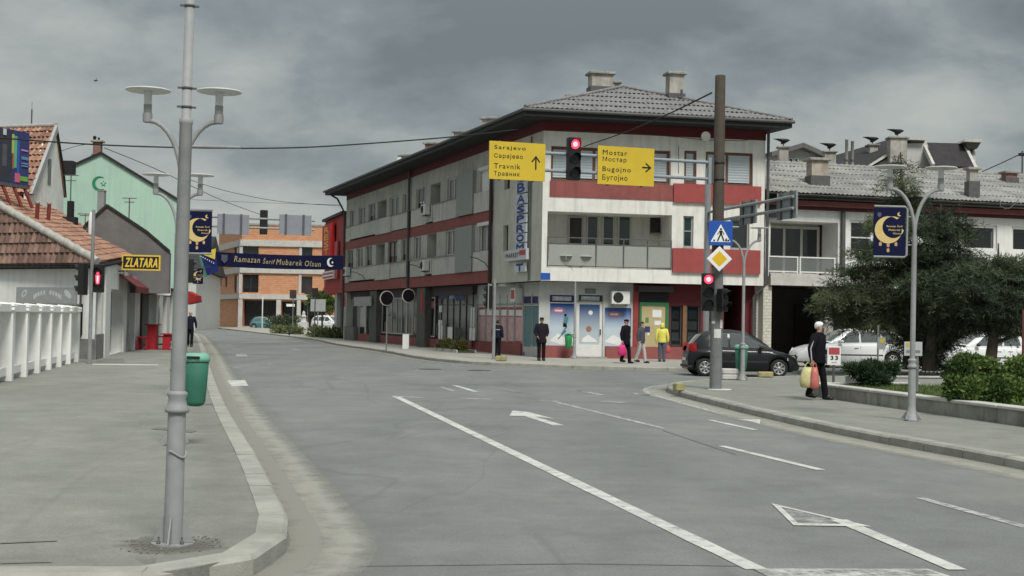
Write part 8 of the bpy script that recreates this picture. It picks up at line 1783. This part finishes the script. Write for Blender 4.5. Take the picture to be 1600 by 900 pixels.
# ---------------------------------------------------------------- far end: monument, plants, small signs
mq = G(474, 517, .13); mq = P(474, 517, 118); mq.z = .13; mo = thing('monument', 'small white stone monument on a stepped base at the far plaza', 'monument', mq); WS = M_['wall_pale']; k = 118 / F_PX
MB().m(WS).box(-11 * k, 11 * k, -.6, .6, 0, .55).build('step', mo); MB().m(WS).box(-7 * k, 7 * k, -.4, .4, .552, 1.05).build('pedestal', mo); MB().m(WS).lathe([(.30, 1.052), (.26, 1.1), (.22, 1.5), (.3, 1.55), (.2, 1.6), (.12, 1.75), (.16, 1.8), (.10, 1.95), (.001, 2.05)], 14).build('finial', mo)
def small_sign(px, y0, y1, x0, x1, yb, Y, lab, m, grp=None, post=True):
    b_ = P(px, yb, Y); b_.z = .13 if Y < 150 else 0; t = thing('small_sign', lab, 'sign board', b_, grp); z0, z1 = P(px, y1, Y).z - b_.z, P(px, y0, Y).z - b_.z; k = Y / F_PX
    if post: MB().m(M_['pole_grey']).tube([(0, .03, 0), (0, .03, z1)], .05, 6).build('post', t)
    MB().m(m).box((x0 - px) * k, (x1 - px) * k, -.03, .0, z0, z1).build('board', t); return t
DKS = mat('board_dark', (.04, .03, .03), .6, .3, 4)
small_sign(457, 453, 466.5, 451.5, 462, 516, 130, 'dark square sign on a post, left of the white monument', DKS, 'dark square signs at the plaza'); small_sign(480, 443, 460, 475, 486, 518, 128, 'largest dark square sign, just above the white monument', DKS, 'dark square signs at the plaza'); small_sign(491, 450, 464, 486, 495.5, 529, 100, 'dark square sign on the tall post right of the white monument', DKS, 'dark square signs at the plaza'); small_sign(496, 467.5, 486.5, 484.5, 508, 514, 112, 'pale rectangular board behind the tall post at the plaza', mat('board_grey', (.33, .35, .35), .6, .1))
for px, py, pyt, Y, lab in ((409.5, 512, 464, 150, 'pale thin lamp pole in front of the orange building'), (452, 523, 508, 110, 'short dark bollard on the plaza kerb')):
    b_ = P(px, py, Y); b_.z = .13; t = thing('street_pole', lab, 'pole', b_); h_ = P(px, pyt, Y).z - .13; MB().m(M_['wall_pale'] if px < 420 else M_['black']).lathe([(.07, 0), (.06, h_), (.001, h_ + .02)], 8).build('shaft', t)
for i, (x0, x1, Y, hh, lab) in enumerate(((428, 470, 120, .55, 'low ragged plants along the plaza kerb, left of the monument'), (486, 536, 104, .6, 'low ragged plants along the plaza kerb, right of the monument'))):
    a, b = P(x0, 515, Y), P(x1, 515, Y - 6); base = Vector(((a.x + b.x) / 2, (a.y + b.y) / 2, .13)); t = thing('planting', lab, 'plants', base, 'plaza plantings'); cs = [((a.x + (b.x - a.x) * (j + .5) / 9) - base.x, (a.y + (b.y - a.y) * (j + .5) / 9) - base.y, hh * R.uniform(.3, .6)) for j in range(9)]
    blades(cs, [(.35, .4, hh * .6)] * 9, 1500, .3, .1, leafmat('plaza_leaf%d' % i, (.06, .075, .03), (.20, .22, .09)), 'foliage', t)
b_ = P(504, 480, 128); b_.z = .13; t = thing('tree', 'small round green tree between the orange building and the red building', 'tree', b_); h_ = P(504, 470, 128).z; MB().m(M_['bark']).tube([(0, 0, 0), (0, 0, h_)], [.12, .06], 7).build('trunk', t); blades([(0, 0, h_), (.3, 0, h_ - .5), (-.5, 0, h_ - .2)], [(1.0, 1.0, .8)] * 3, 2500, .3, .14, LFB, 'crown', t)
b_ = P(442, 512, 165); b_.z = 0; t = thing('tree', 'low dark bush in front of the glazed ground floor of the orange building', 'bush', b_); MB().m(M_['bark']).tube([(0, 0, 0), (0, 0, .6)], .08, 6).build('trunk', t); blades([(0, 0, .8), (1.2, 0, .7), (-1, 0, .6)], [(1.2, 1, .8)] * 3, 1500, .35, .16, CON, 'crown', t)

t = thing('bird', 'small dark bird flying in the clouds at upper left', 'bird', P(150, 126, 60)); q = MB().m(M_['black_matt']); q.tube([(-.12, .1, .02), (0, 0, 0), (.1, -.06, .0)], [.015, .035, .012], 6); q.add([(0, .03, .01), (0, -.05, .01), (.05, -.02, .16)], [(0, 1, 2)]); q.add([(-.03, .05, .0), (-.02, -.03, .0), (-.09, .0, -.13)], [(0, 1, 2)]); q.build('body', t)  # flying_bird
